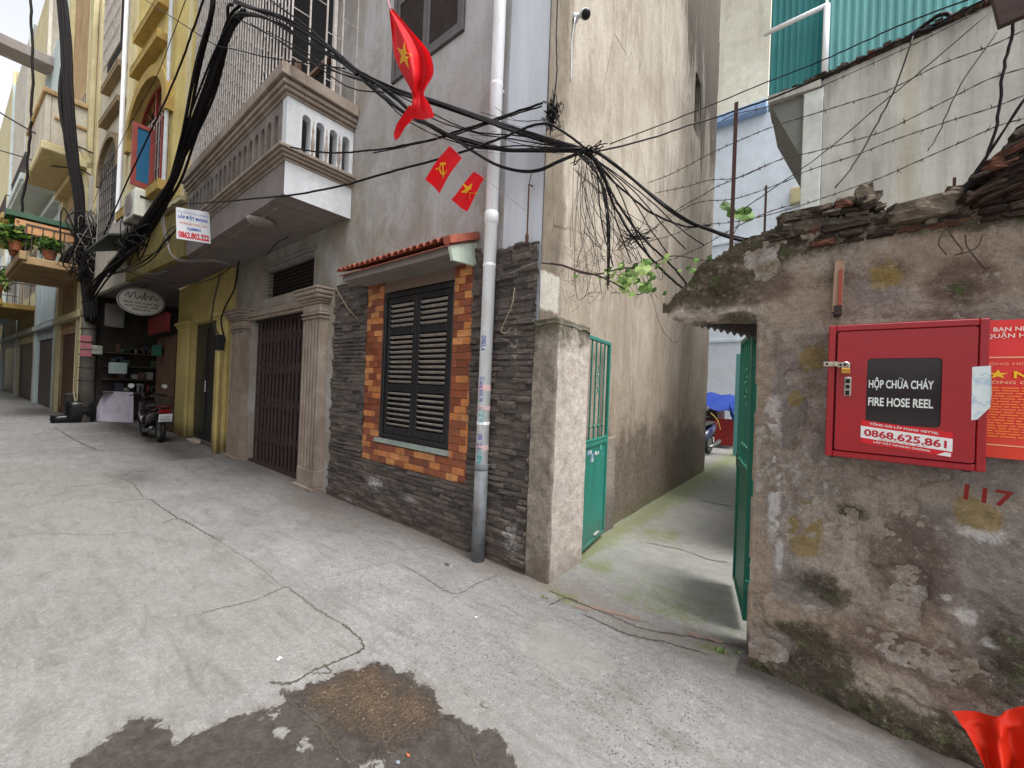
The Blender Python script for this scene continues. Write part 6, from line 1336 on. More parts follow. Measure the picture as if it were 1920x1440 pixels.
# plants on the balcony of the tan house
def leafy(mb, c, r, n, s, seed, sq=1.0):
    R = random.Random(seed)
    for k in range(n):
        d = np.array([R.gauss(0, 1) for _ in range(3)]); d /= np.linalg.norm(d); p = np.array(c) + d * np.array(r) * (R.random() ** .4); a = np.array([R.gauss(0, 1) for _ in range(3)]); a /= np.linalg.norm(a); b = np.cross(a, d); b /= np.linalg.norm(b) + 1e-9; q = s * R.uniform(.6, 1.4); mb.mi = R.choice([0, 0, 1, 2])
        mb.add([tuple(p - a * q), tuple(p + b * q * .5), tuple(p + a * q), tuple(p - b * q * .5)], [(0, 1, 2, 3)])
M_LEAF = [cloth_mat('leaf_green', srgb(74, 112, 44)), cloth_mat('leaf_light', srgb(136, 160, 70)), cloth_mat('leaf_dark', srgb(44, 70, 34))]
for k, (t, o, z, r, lab) in enumerate([(8.5, 1.35, 5.1, .34, 'bushy potted plant at the near end of the tan house balcony'), (8.4, .75, 5.0, .28, 'light green potted plant in the middle of the tan house balcony'), (9.4, 1.3, 5.1, .36, 'trailing potted plant hanging over the tan house balcony rail'), (15, 1.3, 4.6, .5, 'overgrown plant on the blue trimmed house balcony'), (21, 1.6, 4.5, .6, 'drooping plant on the ochre house balcony'), (27, 1.4, 4.8, .7, 'dense shrub on the far grey gate house balcony')]):
    T = thing('potted_plant', lab, 'plant', LW(t, o, z - .35), 'plants on the lane balconies'); mb = MB(); leafy(mb, LW(t, o, z + r * .4), (r, r, r * 1.1), 240, .07 + r * .06, k); mb.build('leaves', M_LEAF, T)
    mb = fmb(); mb.lathe((t, o, z - .33), [(.10, 0), (.15, .22), (.16, .25)], 12); mb.build('pot', paint('clay_pot', srgb(150, 90, 60), .8), T)
mb = fmb(); mb.bev(8.25, 8.32, .2, 1.4, 5.25, 5.6, .01); tagged(mb, 'orange_tarp_roll', paint('orange_sheet', srgb(190, 140, 96), .6), 'orange sheet hanging on the side of the tan house balcony', 'sheet')
mb = fmb(); mb.box(8.22, 8.9, .3, 1.56, 5.66, 5.80); tagged(mb, 'green_fabric_screen', paint('green_net', srgb(62, 92, 72), .8), 'dark green screen tied along the tan house balcony rail', 'screen')
# utility pole with its boxes
px_, py_ = -17.0, 1.30; UP = thing('utility_pole', 'concrete utility pole wrapped in black cables in front of the tan house', 'pole', (px_, py_, 0))
mb = MB(); mb.tube([(px_, py_, -.02), (px_, py_, 7.2)], [.17, .13], 14); mb.build('shaft', plaster('pole_concrete', srgb(150, 146, 138), srgb(118, 112, 104)), UP, smooth=True)
mb = MB(); mb.tube([(px_, py_, 7.2), (px_, py_, 11.5)], .03, 8); mb.build('steel_extension', paint('blue_grey_pipe', srgb(110, 120, 124), .5), UP)
mb = MB(); R = random.Random(5)
for k in range(7): z = 1.2 + k * .38; mb.lathe((px_, py_, z), [(.185, 0), (.185, .03)], 14)
mb.build('strap_bands', M_IRON, UP)
for k, (dx, dy, z, w, h, m_, lab) in enumerate([(.24, .28, 4.3, .3, .95, srgb(176, 176, 166), 'long grey meter cabinet on the utility pole'), (.24, .5, 2.85, .42, .7, srgb(120, 118, 112), 'grey meter box with dark window beside the utility pole'), (.24, .10, 2.0, .36, .26, srgb(150, 154, 142), 'pale junction box low on the utility pole'), (.22, -.06, 5.2, .3, .5, srgb(46, 46, 46), 'black splice box among the pole cables'), (.24, .62, 1.45, .4, .34, srgb(170, 190, 186), 'blue and white printed box beside the foot of the pole')]):
    mb = MB(); mb.bev(px_ + dx - .12, px_ + dx, py_ + dy - w / 2, py_ + dy + w / 2, z, z + h, .02); mb.box(px_ + dx, px_ + dx + .01, py_ + dy - w * .3, py_ + dy + w * .3, z + h * .55, z + h * .8); tagged(mb, 'meter_box', paint('box%d' % k, m_, .5, .2), lab, 'meter box')
mb = MB(); 
for k in range(3): a = at(160, 640 + k * 14, 'x', -16.7); mb.quad((a[0], a[1] - .1, a[2]), (a[0], a[1] + .12, a[2]), (a[0], a[1] + .12, a[2] + .17), (a[0], a[1] - .1, a[2] + .17))
mb.v = [(a, b, c) for a, b, c in mb.v]; tagged(mb, 'bill_stickers', flat('pink_bill', srgb(160, 96, 104)), 'faded pink bills pasted beside the utility pole', 'bills')

# ------------------------------------------------------------------ scooter
def scooter(name, label, x, y, rz, body, plate=True):
    """rear towards +x before turning; seat 0.76 m high"""
    T = thing(name, label, 'scooter', (x, y, 0)); c_, s_ = math.cos(rz), math.sin(rz); f = ((x, y, 0.0), (c_, s_), (-s_, c_)); N = lambda: MB(f)
    for wx, n_ in ((.62, 'rear_wheel'), (-.62, 'front_wheel')):
        w = thing_part(n_, T); mb = N(); R_, r_ = .205, .052; vs = []; fs = []; A, B_ = 24, 8
        for i in range(A):
            for j in range(B_):
                a, b = 2 * math.pi * i / A, 2 * math.pi * j / B_; q = R_ + r_ * math.cos(b); vs.append((wx + q * math.cos(a), r_ * .95 * math.sin(b), .255 + q * math.sin(a)))
        for i in range(A):
            for j in range(B_): fs.append((i * B_ + j, ((i + 1) % A) * B_ + j, ((i + 1) % A) * B_ + (j + 1) % B_, i * B_ + (j + 1) % B_))
        mb.add(vs, fs); mb.build('tyre', M_TYRE, w, smooth=True)
        mb = N(); mb.lathe((wx, -.04, .255), [(.04, 0), (.165, .01), (.17, .04), (.165, .07), (.04, .08)], 18, d=(0, 1, 0)); mb.build('rim', M_ALLOY, w)
    def loft(secs, name, mat, smooth=True):
        mb = N(); n = 14; vs = []; fs = []
        for (cx, cz, w, h) in secs:
            for k in range(n): th = 2 * math.pi * k / n; e = .75; vs.append((cx, w * math.copysign(abs(math.cos(th)) ** e, math.cos(th)), cz + h * math.copysign(abs(math.sin(th)) ** e, math.sin(th))))
        for i in range(len(secs) - 1):
            for k in range(n): fs.append((i * n + k, i * n + (k + 1) % n, (i + 1) * n + (k + 1) % n, (i + 1) * n + k))
        fs += [tuple(range(n)), tuple((len(secs) - 1) * n + k for k in range(n))]; mb.add(vs, fs); return mb.build(name, mat, T, smooth=smooth)
    loft([(.88, .72, .05, .03), (.80, .70, .12, .07), (.60, .64, .17, .12), (.30, .56, .17, .13), (.08, .46, .14, .12), (.0, .34, .12, .08)], 'tail_body', body)
    loft([(.72, .80, .08, .02), (.62, .81, .14, .035), (.30, .80, .155, .045), (.02, .76, .14, .05), (-.06, .72, .10, .03)], 'seat', M_TYRE)
    loft([(.0, .28, .14, .035), (-.25, .26, .15, .035), (-.36, .30, .15, .05)], 'footboard', M_TYRE)
    loft([(-.34, .30, .15, .06), (-.40, .50, .20, .10), (-.44, .72, .19, .10), (-.46, .88, .13, .07), (-.44, .98, .10, .06)], 'leg_shield', body)
    loft([(-.90, .42, .03, .02), (-.80, .50, .07, .03), (-.62, .54, .08, .03), (-.46, .46, .07, .04)], 'front_mudguard', body)
    loft([(.92, .46, .04, .02), (.84, .52, .08, .03), (.62, .56, .10, .04), (.45, .50, .10, .05)], 'rear_mudguard', M_TYRE)
    loft([(-.36, 1.0, .09, .05), (-.46, 1.02, .13, .06), (-.54, .98, .08, .05)], 'handlebar_cowl', body)
    mb = N(); mb.tube([(-.38, -.34, .99), (-.42, -.2, 1.02), (-.44, 0, 1.03), (-.42, .2, 1.02), (-.38, .34, .99)], .014, 8); mb.build('handlebar', M_TYRE, T, smooth=True)
    for sg in (-1, 1):
        m_ = thing_part('mirror', T); mb = N(); mb.tube([(-.42, sg * .2, 1.03), (-.44, sg * .26, 1.12), (-.45, sg * .30, 1.18)], .006, 6); mb.build('stalk', M_TYRE, m_)
        mb = N(); mb.lathe((-.44, sg * .30, 1.21), [(.05, 0), (.055, .012), (.03, .02)], 12, d=(-1, 0, 0)); mb.mi = 0; mb.build('mirror_glass', flat('mirror', srgb(200, 204, 206), .05), m_)
    mb = N(); mb.tube([(-.56, 0, .9), (-.62, 0, .255)], .03, 8); mb.build('front_fork', M_ALLOY, T)
    mb = N(); mb.bev(.84, .90, -.10, .10, .66, .74, .015); mb.build('tail_light', flat('tail_red', srgb(130, 20, 26), .2), T)
    mb = N(); mb.tube([(.72, -.12, .74), (.90, -.11, .80), (.95, 0, .82), (.90, .11, .80), (.72, .12, .74)], .014, 8); mb.build('grab_rail', flat('rail_red', srgb(120, 30, 34), .3), T, smooth=True)
    mb = N(); mb.tube([(.15, -.16, .22), (.45, -.18, .25), (.82, -.20, .34)], [.03, .045, .05], 10); mb.build('exhaust', M_ALLOY, T, smooth=True)
    mb = N(); mb.tube([(.1, .12, .25), (.05, .22, .02), (.16, .24, .01)], .012, 6); mb.build('side_stand', M_ALLOY, T)
    if plate:
        p_ = thing_part('number_plate', T); mb = N(); mb.obox((.945, 0, .56), (.004, 0, 0), (0, .115, 0), (.02, 0, .085)); mb.build('plate', flat('plate_white', srgb(225, 225, 225), .4), p_)
        mb = N(); text(mb, '29-S6', (.955, -.085, .575), (0, 1, 0), (.1, 0, .99), h=.045, w=.15); text(mb, '418.52', (.950, -.095, .50), (0, 1, 0), (.1, 0, .99), h=.05, w=.18); mb.build('plate_digits', M_DARK, p_)
    return T
M_TYRE = paint('black_rubber', srgb(26, 26, 27), .5, .2); M_ALLOY = paint('alloy', srgb(110, 110, 112), .35, .3, metal=.7)
scooter('motor_scooter', 'dark red and black motor scooter seen from behind beside the yellow pilaster', -12.2, 2.0, .06, paint('maroon_gloss', srgb(26, 14, 17), .2, .2, amt=.15))
# ------------------------------------------------------------------ what stands behind the old wall and at the end of the alley
M_PALEB = plaster('pale_blue_white_render', srgb(220, 227, 234), srgb(210, 218, 227), stain=srgb(168, 176, 182), amt=.3, sc_=.5, bump=.001)
def at5(px, py, y): p = at(px, py, 'y', y); return float(p[0]), float(p[2])
PH = thing('pale_blue_house', 'tall pale blue white house wall at the end of the alley', 'house', (-1.9, 17, 0)); y = 15.6
xl, zt = at5(1345, 222, y); xr, _ = at5(1512, 222, y); zt2 = at5(1438, 192, y)[1]
mb = MB(); mb.box(-6, xr + .3, y, y + 4, 0, zt2 - .05); mb.build('wall', M_PALEB, PH)
mb = MB(); mb.bev(xl - 3, at5(1440, 190, y)[0], y - .35, y - .002, zt2 - .35, zt2 - .06, .02); mb.build('blue_gutter', paint('blue_gutter_paint', srgb(140, 168, 206), .5), PH)
mb = MB(); 
for z in (3.4, 6.9): mb.bev(-5.9, xr + .2, y - .06, y - .002, z, z + .12, .01)
mb.build('string_courses', M_PALEB, PH)
mb = MB(); a = at5(1483, 357, y); b = at5(1508, 380, y); mb.bev(a[0], b[0] + 1, y - .2, y - .01, b[1], a[1], .02); mb.build('window_hood', M_CREAM, PH)
CH = thing('cream_back_house', 'cream rendered tall building behind the pale blue house', 'house', (-3, 21, 0)); y = 19.7; mb = MB(); mb.box(-7, at5(1446, 0, y)[0], y, y + 4, 0, 24)
mb.build('wall', plaster('cream_back', srgb(216, 212, 196), srgb(198, 192, 174), stain=srgb(120, 112, 92), amt=.7, sc_=.5), CH)
# big grey rendered house right behind the old wall
GH = thing('grey_rendered_house', 'large grey weathered wall with rain streaks rising behind the old brick topped wall', 'house', (2.6, 8, 0)); y = 6.0
x0 = at5(1544, 200, y)[0]; gz = 5.42
gw = Mat('weathered_grey_render'); a_ = gw.noise(1.0, 8, .6, .5); b_ = gw.noise(7, 7, .7); c_ = gw.mix(gw.mp(a_, .35, .65), srgb(196, 194, 186), srgb(172, 170, 164)); sk = gw.noise(2.6, 8, .72, .2, gw.vec((1.6, 1, .14))); c_ = gw.mix(gw.mp(sk, .46, .72, 0, .65), c_, srgb(112, 108, 102))
tz = gw.mth('ADD', gw.mth('MULTIPLY', gw.noise(2.2, 8, .75, .2, gw.vec((2, 1, .2), (4, 0, 0))), 2.4), gw.mth('SUBTRACT', gw.xyz()[2], 5.4)); c_ = gw.mix(gw.mp(tz, .9, 1.7, 0, .7), c_, srgb(84, 80, 76))
ox = gw.mth('ABSOLUTE', gw.mth('SUBTRACT', gw.xyz()[0], .62)); c_ = gw.mix(gw.mp(gw.mth('ADD', ox, gw.mth('MULTIPLY', gw.noise(4, 6), .2)), .22, .08, 0, .4), c_, srgb(158, 146, 104)); c_ = gw.mix(gw.mp(b_, .45, .75, 0, .4), c_, srgb(146, 144, 138))
M_GREYW = gw.out(c_, .9, gw.bump(b_, .01, .6), 0, .15)
mb = MB()
poly = [(x0, 0), (6.5, 0), (6.5, gz + .75), (x0, gz)]
mb.prism([(a, y, b) for a, b in poly], (0, 4.0, 0)); mb.build('wall', M_GREYW, GH)
mb = MB(); xp = at5(1507, 200, y)[0]; mb.bev(xp, x0 - .004, y - .05, y + .3, 0, gz - .12, .008); mb.build('corner_pier', plaster('pale_pier', srgb(214, 218, 214), srgb(194, 198, 194), stain=srgb(120, 120, 110), amt=.6), GH)
mb = MB(); q = [at(1441, 190, 'y', y), at(1510, 166, 'y', y), at(1516, 300, 'y', y), at(1500, 292, 'y', y)]; mb.prism([tuple(p) for p in q], (0, 1.2, 0)); mb.build('stair_soffit', plaster('grey_soffit', srgb(128, 130, 126), srgb(116, 118, 114)), GH)
mb = MB(); q = [at(1440, 180, 'y', y - .08), at(1540, 148, 'y', y - .08), at(1540, 160, 'y', y - .08), at(1440, 193, 'y', y - .08)]; mb.prism([tuple(p) for p in q], (0, .5, 0)); mb.build('ledge', M_GREYW, GH)
mb = MB(); R = random.Random(7)
for k in range(60): x = x0 - .4 + k * .035 + R.random() * .02; rock(mb, (x, 5.97 + R.random() * .08, gz + .0 + (x - x0) * .115 + .03), (.03, .05, R.uniform(.012, .035)), k, 2, .3)
mb.build('rough_coping', M_RUB, GH)
# boundary pieces low behind the old wall
mb = MB(); mb.box(-.30, -.16, 4.4, 5.94, 0, 2.0); mb.build('side_wall', M_GREYW, label='low grey side wall behind the dark green gate leaf', cat='wall')
# teal corrugated shed on top
TS = thing('corrugated_shed', 'teal corrugated metal shed on the roof of the grey rendered house', 'shed', (2.2, 7, gz))
def corr(x0, x1, y, za, zb, pitch=.075, amp=.018, n=4):
    m_ = int((x1 - x0) / pitch * n); xs = np.linspace(x0, x1, m_ + 1); w = np.abs(((xs / pitch) % 1) - .5) * 2; w = np.clip((w - .3) * 2.5, 0, 1); Z = np.linspace(0, 1, 3); P = np.zeros((m_ + 1, 3, 3)); P[..., 0] = xs[:, None]; P[..., 1] = y - amp * w[:, None]; P[..., 2] = (za(xs) if callable(za) else za + 0 * xs)[:, None] * (1 - Z) + zb * Z; return P
def teal(name, c):
    m = Mat(name); k = m.mix(m.mp(m.noise(.8, 7, .7, .3, m.vec((3, 1, .3))), .35, .65), sc(c, .82), sc(c, 1.15)); k = m.mix(m.mp(m.noise(5, 7, .8, 0, m.vec((2, 1, .3))), .62, .78, 0, .5), k, srgb(188, 200, 190)); return m.out(k, .5, None, .0, .4)
M_TEAL = teal('teal_sheet', srgb(98, 162, 162)); M_TEALD = teal('teal_sheet_dark', srgb(46, 124, 126))  # second teal is a darker one, for side sheet and roof
gridmesh('front_sheet', corr(x0 + .01, 6.4, 6.12, lambda x: gz + .02 + (x - x0) * .115, 9.6), M_TEAL, parent=TS, smooth=False)
xa = at5(1441, 190, 6.3)[0]; gridmesh('side_sheet', corr(xa, x0 - .02, 6.3, lambda x: gz + .0 + (x - xa) * .05, 9.6, .07), M_TEALD, parent=TS, smooth=False)
mb = MB(); mb.tube([(x0 - .0, 6.05, gz - .1), (x0, 6.05, at5(1545, 12, 6.05)[1])], .035, 8); z_ = at5(1545, 12, 6.05)[1]; mb.tube([(x0 + .01, 6.05, z_), (xa - .05, 6.05, z_ - .02)], .03, 8); mb.build('pipe_frame', M_PVC, TS, smooth=True)
mb = MB(); mb.box(xa, 6.4, 6.35, 9, 9.5, 9.6); mb.build('roof', M_TEALD, TS)
# eave board poking in at the top right corner
q = [at(1856, -30, 'y', 2.5), at(1875, 47, 'y', 2.5), at(1960, 10, 'y', 2.5), at(1960, -60, 'y', 2.5)]; mb = MB(); mb.prism([tuple(p) for p in q], (0, .03, .0)); mb.build('eave_board', paint('dark_eave_timber', srgb(66, 50, 46), .8, .3), label='dark brown timber eave corner hanging in at the top right', cat='eave')
# tarpaulin stall and things at the end of the alley
ST = thing('tarpaulin_stall', 'low stall covered with blue tarpaulin over red sheets at the end of the alley', 'stall', (-2.6, 13.3, 0)); y = 12.6
M_TARP = cloth_mat('blue_tarp', srgb(38, 66, 150)); a = at5(1300, 738, y); 
P = np.zeros((14, 8, 3)); R = random.Random(3)
for i in range(14):
    for j in range(8):
        s, t = i / 13, j / 7; xx = -3.9 + 1.75 * s + .22 * t * s; P[i, j] = (xx, y + 1.0 - 1.0 * t, 1.62 - .42 * t - .10 * s * s + .03 * math.sin(i * 1.7 + j) + (-.05 if j == 7 else 0))
gridmesh('tarpaulin', P, M_TARP, parent=ST)
P = np.zeros((10, 6, 3))
for i in range(10):
    for j in range(6):
        s, t = i / 9, j / 5; P[i, j] = (-2.15 + .24 * s + .05 * t, y + .02 + .05 * math.sin(i * 2), 1.30 - .5 * s - .35 * t * (1 - .3 * s))
gridmesh('tarpaulin_corner', P, M_TARP, parent=ST)
mb = MB(); mb.bev(-3.9, -1.92, y + .1, y + 1.3, .30, .78, .03); mb.bev(-2.5, -1.9, y + .06, y + .1, .1, .85, .01); mb.build('red_sheet', paint('red_tarp', srgb(150, 30, 30), .6, .4), ST)
mb = MB(); mb.bev(-3.8, -2.45, y + .12, y + 1.2, .78, 1.15, .02); mb.build('stored_goods', paint('goods_dark', srgb(52, 30, 32), .7), ST)
for x in (-3.85, -2.0): mb = MB(); mb.bar((x, y + .08, 0), (x, y + .08, 1.4), .02); mb.build('leg', M_IRON, ST)
mb = MB(); mb.tube(catmull([(-2.6, y - .02, 1.0), (-2.4, y - .08, .8), (-2.32, y - .1, .55)], 5), .010, 6); mb.build('yellow_hose', flat('hose_yellow', srgb(190, 170, 80)), ST)
p = at5(1381, 700, 11.5); mb = MB(); mb.box(p[0] - .02, p[0] + .6, 11.5, 11.6, 0, 2.6); mb.build('teal_fence_panel', M_TEAL, label='pale teal sheet panel on the right side of the alley behind the dark gate', cat='fence')
scooter('motor_scooter', 'dark blue scooter half hidden past the end of the alley wall', -2.42, 10.6, 1.45, paint('navy_gloss', srgb(30, 34, 70), .25, .2), False)

# ------------------------------------------------------------------ barbed wire
M_BARB = paint('rusty_wire', srgb(72, 62, 58), .6, .3, srgb(96, 60, 42), .5, 30)
for (px, p0, p1, r, lab) in [(1378, 193, 462, .011, 'rusty angle iron post standing where the broken lintel meets the wall'), (1437, 348, 445, .006, 'thin grey rod standing on the broken crown of the old wall'), (1791, 333, 372, .005, 'short rusty stub rod near the slate pile')]:
    a = at(px - 4, p1, 'y', 2.75); b = at(px, p0, 'y', 2.75); a[0] = b[0] = (a[0] + b[0]) / 2; mb = MB()
    mb.box(a[0] - r, a[0] + r, 2.745, 2.745 + r * .5, a[2] - .05, b[2]); mb.box(a[0] - r, a[0] - r * .5, 2.745 + r * .5, 2.745 + r * 2, a[2] - .05, b[2]); mb.build('wire_post', flat('rusted_post', srgb(74, 50, 46), .8), label=lab, cat='post')
def barbed(label, pts, seed):
    R = random.Random(seed); W3 = []
    for p in pts:
        px, py = p; y = 2.74 if px >= 1375 else 2.74 + (1375 - px) * .0050
        W3.append(at(px, py, 'y', y))
    P = catmull(W3, 8); mb = MB()
    for ph in (0, math.pi):
        Q = []; s = 0
        for i, q in enumerate(P):
            if i: s += np.linalg.norm(P[i] - P[i - 1])
            Q.append(q + np.array([0, math.cos(s * 60 + ph), math.sin(s * 60 + ph)]) * .0016)
        mb.tube(Q, .0019, 4)
    s = 0; nxt = R.uniform(.02, .1)
    for i in range(1, len(P)):
        d = P[i] - P[i - 1]; L = np.linalg.norm(d); 
        while nxt < s + L:
            c = P[i - 1] + d * ((nxt - s) / L); t = d / L
            for k in range(3): mb.lathe(c + t * (k - 1) * .003, [(.0032, -.001), (.0032, .001)], 6, d=t)
            for k in range(4):
                v = np.cross(t, [R.gauss(0, 1), R.gauss(0, 1), R.gauss(0, 1)]); v /= np.linalg.norm(v) + 1e-9; v = v + t * R.uniform(-.5, .5); e = c + v * R.uniform(.013, .021); mb.tube([tuple(c), tuple(e)], [.0020, .0006], 4)
            nxt += R.uniform(.085, .13)
        s += L
    mb.build('barbed_wire', M_BARB, label=label, cat='barbed wire', group='barbed wire strands above the old wall')
barbed('topmost barbed strand passing the head of the rusty angle iron post', [(1960, -30), (1850, 14), (1716, 82), (1544, 160), (1450, 197), (1380, 214), (1345, 232)], 1)
barbed('barbed strand crossing just below the loop of cable at the upper right', [(1960, 45), (1920, 57), (1857, 86), (1760, 122), (1668, 168), (1591, 193), (1524, 214), (1448, 238), (1383, 265), (1328, 290), (1287, 312), (1250, 330), (1214, 343)], 2)
barbed('third barbed strand from the top along the grey wall', [(1960, 120), (1920, 128), (1853, 149), (1783, 184), (1675, 238), (1623, 257), (1528, 284), (1461, 300), (1384, 333), (1328, 338), (1287, 350), (1229, 362)], 3)
barbed('fourth barbed strand from the top crossing the middle of the post', [(1960, 170), (1920, 179), (1863, 201), (1777, 228), (1675, 263), (1604, 291), (1512, 321), (1473, 340), (1380, 372), (1317, 378), (1276, 395), (1210, 440)], 4)
barbed('barbed strand skimming closest above the slate pile', [(1960, 212), (1920, 222), (1866, 238), (1799, 268), (1726, 300), (1659, 330), (1610, 348), (1480, 392), (1384, 415), (1306, 424), (1254, 443), (1206, 454)], 5)
barbed('sagging barbed strand running down to the vine leaves', [(1500, 380), (1440, 398), (1372, 430), (1300, 470), (1220, 500), (1165, 515), (1120, 512)], 6)
barbed('short barbed strand slack between the post and the alley wall', [(1440, 308), (1380, 335), (1340, 352), (1317, 366), (1276, 389), (1240, 415), (1180, 470)], 7)

# ------------------------------------------------------------------ cables
M_CAB = Mat('black_cable'); M_CAB = M_CAB.out(M_CAB.mix(M_CAB.mp(M_CAB.noise(40, 3), .4, .7), srgb(18, 16, 17), srgb(38, 34, 34)), .6, None, 0, .15)
M_CABG = flat('grey_cable', srgb(128, 122, 118), .5)
def W(p):
    if len(p) == 4: return at(p[0], p[1], p[2], p[3])
    return at(p[0], p[1], 'y', p[2])
def cable(label, pts, r=.009, name='cable', group=None, mat=None, wob=.0014, seed=0, cat='cable'):
    P = catmull([W(p) for p in pts], 6); R = random.Random(seed); P = [p + np.array([R.gauss(0, wob) for _ in range(3)]) * (0 < i < len(P) - 1) for i, p in enumerate(P)]
    mb = MB(); mb.tube(P, r, 6); return mb.build(name, mat or M_CAB, smooth=True, label=label, cat=cat, group=group)
def bundle(label, pts, n, spread, r, seed=0, sag=.0, mat=None, tw=2.0, loose=3):
    R = random.Random(seed); base = catmull([W(p) for p in pts], 8); mb = MB(); L = len(base)
    for k in range(n):
        a0 = R.random() * 6.28; rr = spread * math.sqrt(R.random()); w = R.uniform(.4, tw) * R.choice([-1, 1]); Q = []; ls = spread * (R.uniform(.5, 1.6) if k < loose else .15); f = R.uniform(2, 5); ph = R.random() * 6
        for i, p in enumerate(base):
            t = i / (L - 1); a = a0 + w * t * 3; off = np.array([.25 * math.cos(a), .8 * math.cos(a), math.sin(a)]) * rr
            off[2] += ls * math.sin(f * t * math.pi + ph) * .6; off[1] += ls * .6 * math.cos(f * t * math.pi + ph); Q.append(p + off + np.array([0, 0, -sag * math.sin(math.pi * t) * R.random()]))
        mb.tube(Q, r * R.uniform(.6, 1.25), 5)
    return mb.build('cable_bundle', mat or M_CAB, smooth=True, label=label, cat='cable bundle')
X16 = -16.75
bundle('massive black bundle hanging down the utility pole from above', [(112, -60, 'x', X16), (118, 0, 'x', X16), (124, 80, 'x', X16), (126, 160, 'x', X16), (131, 230, 'x', X16), (138, 300, 'x', X16), (146, 380, 'x', X16), (154, 450, 'x', X16), (160, 520, 'x', X16 + .02), (168, 600, 'x', X16 + .05)], 20, .12, .034, 1, loose=5)
bundle('thick bundle climbing from the pole past the balcony to the lane crossing', [(166, 560, 1.12), (195, 515, 1.2), (235, 470, 1.3), (285, 405, 1.42), (325, 340, 1.52), (352, 268, 1.58), (385, 180, 1.6), (412, 95, 1.6), (432, 40, 1.62), (452, 18, 1.66)], 13, .065, .018, 2, loose=6)
bundle('second bundle rising steeply left of the balcony grille', [(205, 510, 1.25), (260, 455, 1.4), (305, 395, 1.5), (330, 320, 1.55), (352, 230, 1.5), (372, 120, 1.45), (392, 30, 1.4), (402, -40, 1.4)], 7, .035, .015, 3, loose=3)
bundle('upper bundle crossing from the balcony grille to the main run', [(440, 2, 1.62), (473, 15, 1.68), (503, 25, 1.74), (534, 37, 1.8), (567, 56, 1.88), (619, 91, 1.98), (640, 108, 2.02), (667, 131, 2.08), (700, 152, 2.14)], 6, .026, .012, 4, loose=2)
bundle('lower bundle arching under it from the balcony grille', [(440, 30, 1.62), (469, 28, 1.68), (494, 33, 1.72), (523, 48, 1.8), (561, 71, 1.88), (600, 94, 1.96), (638, 114, 2.02), (670, 138, 2.08)], 6, .02, .011, 5, loose=1)
cable('highest cable dropping steeply onto the main run in front of the grille', [(495, -10, 1.7), (523, 12, 1.75), (561, 39, 1.86), (600, 71, 1.94), (634, 104, 2.0), (680, 140, 2.1)], .009)
cable('thin weathered cable crossing the grille below the bundles', [(262, -8, 1.35), (300, 18, 1.4), (330, 37, 1.45), (365, 60, 1.5), (405, 85, 1.55), (438, 92, 1.62), (503, 108, 1.75), (580, 119, 1.9), (648, 129, 2.02)], .007)
bundle('main bundle sagging across the grey wall to the house corner', [(680, 137, 2.10), (721, 160, 2.16), (769, 179, 2.22), (820, 192, 2.28), (904, 224, 2.40), (977, 249, 2.5), (1031, 265, 2.56), (1093, 281, 2.64)], 6, .022, .012, 6, loose=2)
bundle('second bundle dipping behind the large flag to the house corner', [(680, 141, 2.1), (728, 169, 2.16), (760, 198, 2.2), (785, 220, 2.24), (833, 249, 2.32), (884, 265, 2.38), (942, 279, 2.46), (999, 281, 2.54), (1090, 281, 2.63)], 4, .016, .011, 7, loose=1)
bundle('lowest loop of cables sagging in front of the drainpipe', [(680, 150, 2.1), (718, 182, 2.14), (753, 208, 2.18), (776, 224, 2.22), (808, 236, 2.26), (846, 256, 2.32), (888, 284, 2.38), (929, 307, 2.44), (974, 319, 2.5), (1012, 318, 2.54), (1047, 303, 2.58), (1093, 284, 2.64)], 3, .010, .010, 8, loose=1)
cable('cable tied from the balcony corner up to the knot on the house corner', [(545, 276, 1.78), (600, 285, 1.95), (650, 286, 2.05), (680, 283, 2.1), (728, 278, 2.18), (808, 262, 2.3), (849, 249, 2.36), (910, 230, 2.44), (955, 214, 2.5), (1018, 193, 2.58)], .009)
cable('twin of that cable running just beneath it to the corner knot', [(700, 287, 2.14), (770, 272, 2.24), (849, 253, 2.36), (910, 234, 2.44), (955, 218, 2.5), (1016, 199, 2.58)], .006)
cable('long single cable spanning from the advert board to the house corner', [(322, 383, 1.5), (400, 379, 1.62), (480, 372, 1.72), (560, 364, 1.82), (650, 346, 1.96), (680, 337, 2.02), (744, 319, 2.12), (820, 299, 2.24), (872, 283, 2.32), (923, 265, 2.4), (967, 248, 2.46), (999, 235, 2.5), (1031, 233, 2.55), (1063, 252, 2.6), (1098, 278, 2.64)], .010)
cable('thin cable hanging straight down at the far upper left', [(56, -20, 'x', -20.), (60, 60, 'x', -20.), (62, 140, 'x', -20.), (57, 240, 'x', -20.), (50, 330, 'x', -20.), (38, 420, 'x', -20.)], .035, seed=3, wob=.01)
cable('dark cable slanting in front of the arched window of the yellow house', [(385, -10, 1.3), (360, 60, 1.3), (335, 130, 1.3), (300, 210, 1.3), (262, 290, 1.25), (225, 370, 1.2), (195, 440, 1.15)], .013)
cable('thin cable slanting over the ochre sills of the yellow house', [(350, -5, 1.4), (320, 75, 1.4), (295, 140, 1.4), (262, 200, 1.35), (215, 290, 1.3), (175, 380, 1.2)], .006)
bundle('black bundle running on down the lane beyond the pole', [(170, 455, 'x', -16.75), (131, 475, 'x', -19.), (98, 533, 'x', -25.), (62, 569, 'x', -36.), (28, 594, 'x', -55.)], 7, .10, .035, 9, loose=2)
cable('cable crossing the lane high at the far left', [(-10, 205, 'x', -21.), (40, 235, 'x', -20.), (90, 262, 'x', -19.), (130, 268, 'x', -18.), (180, 290, 'x', -17.), (190, 296, 'x', -16.8)], .022)
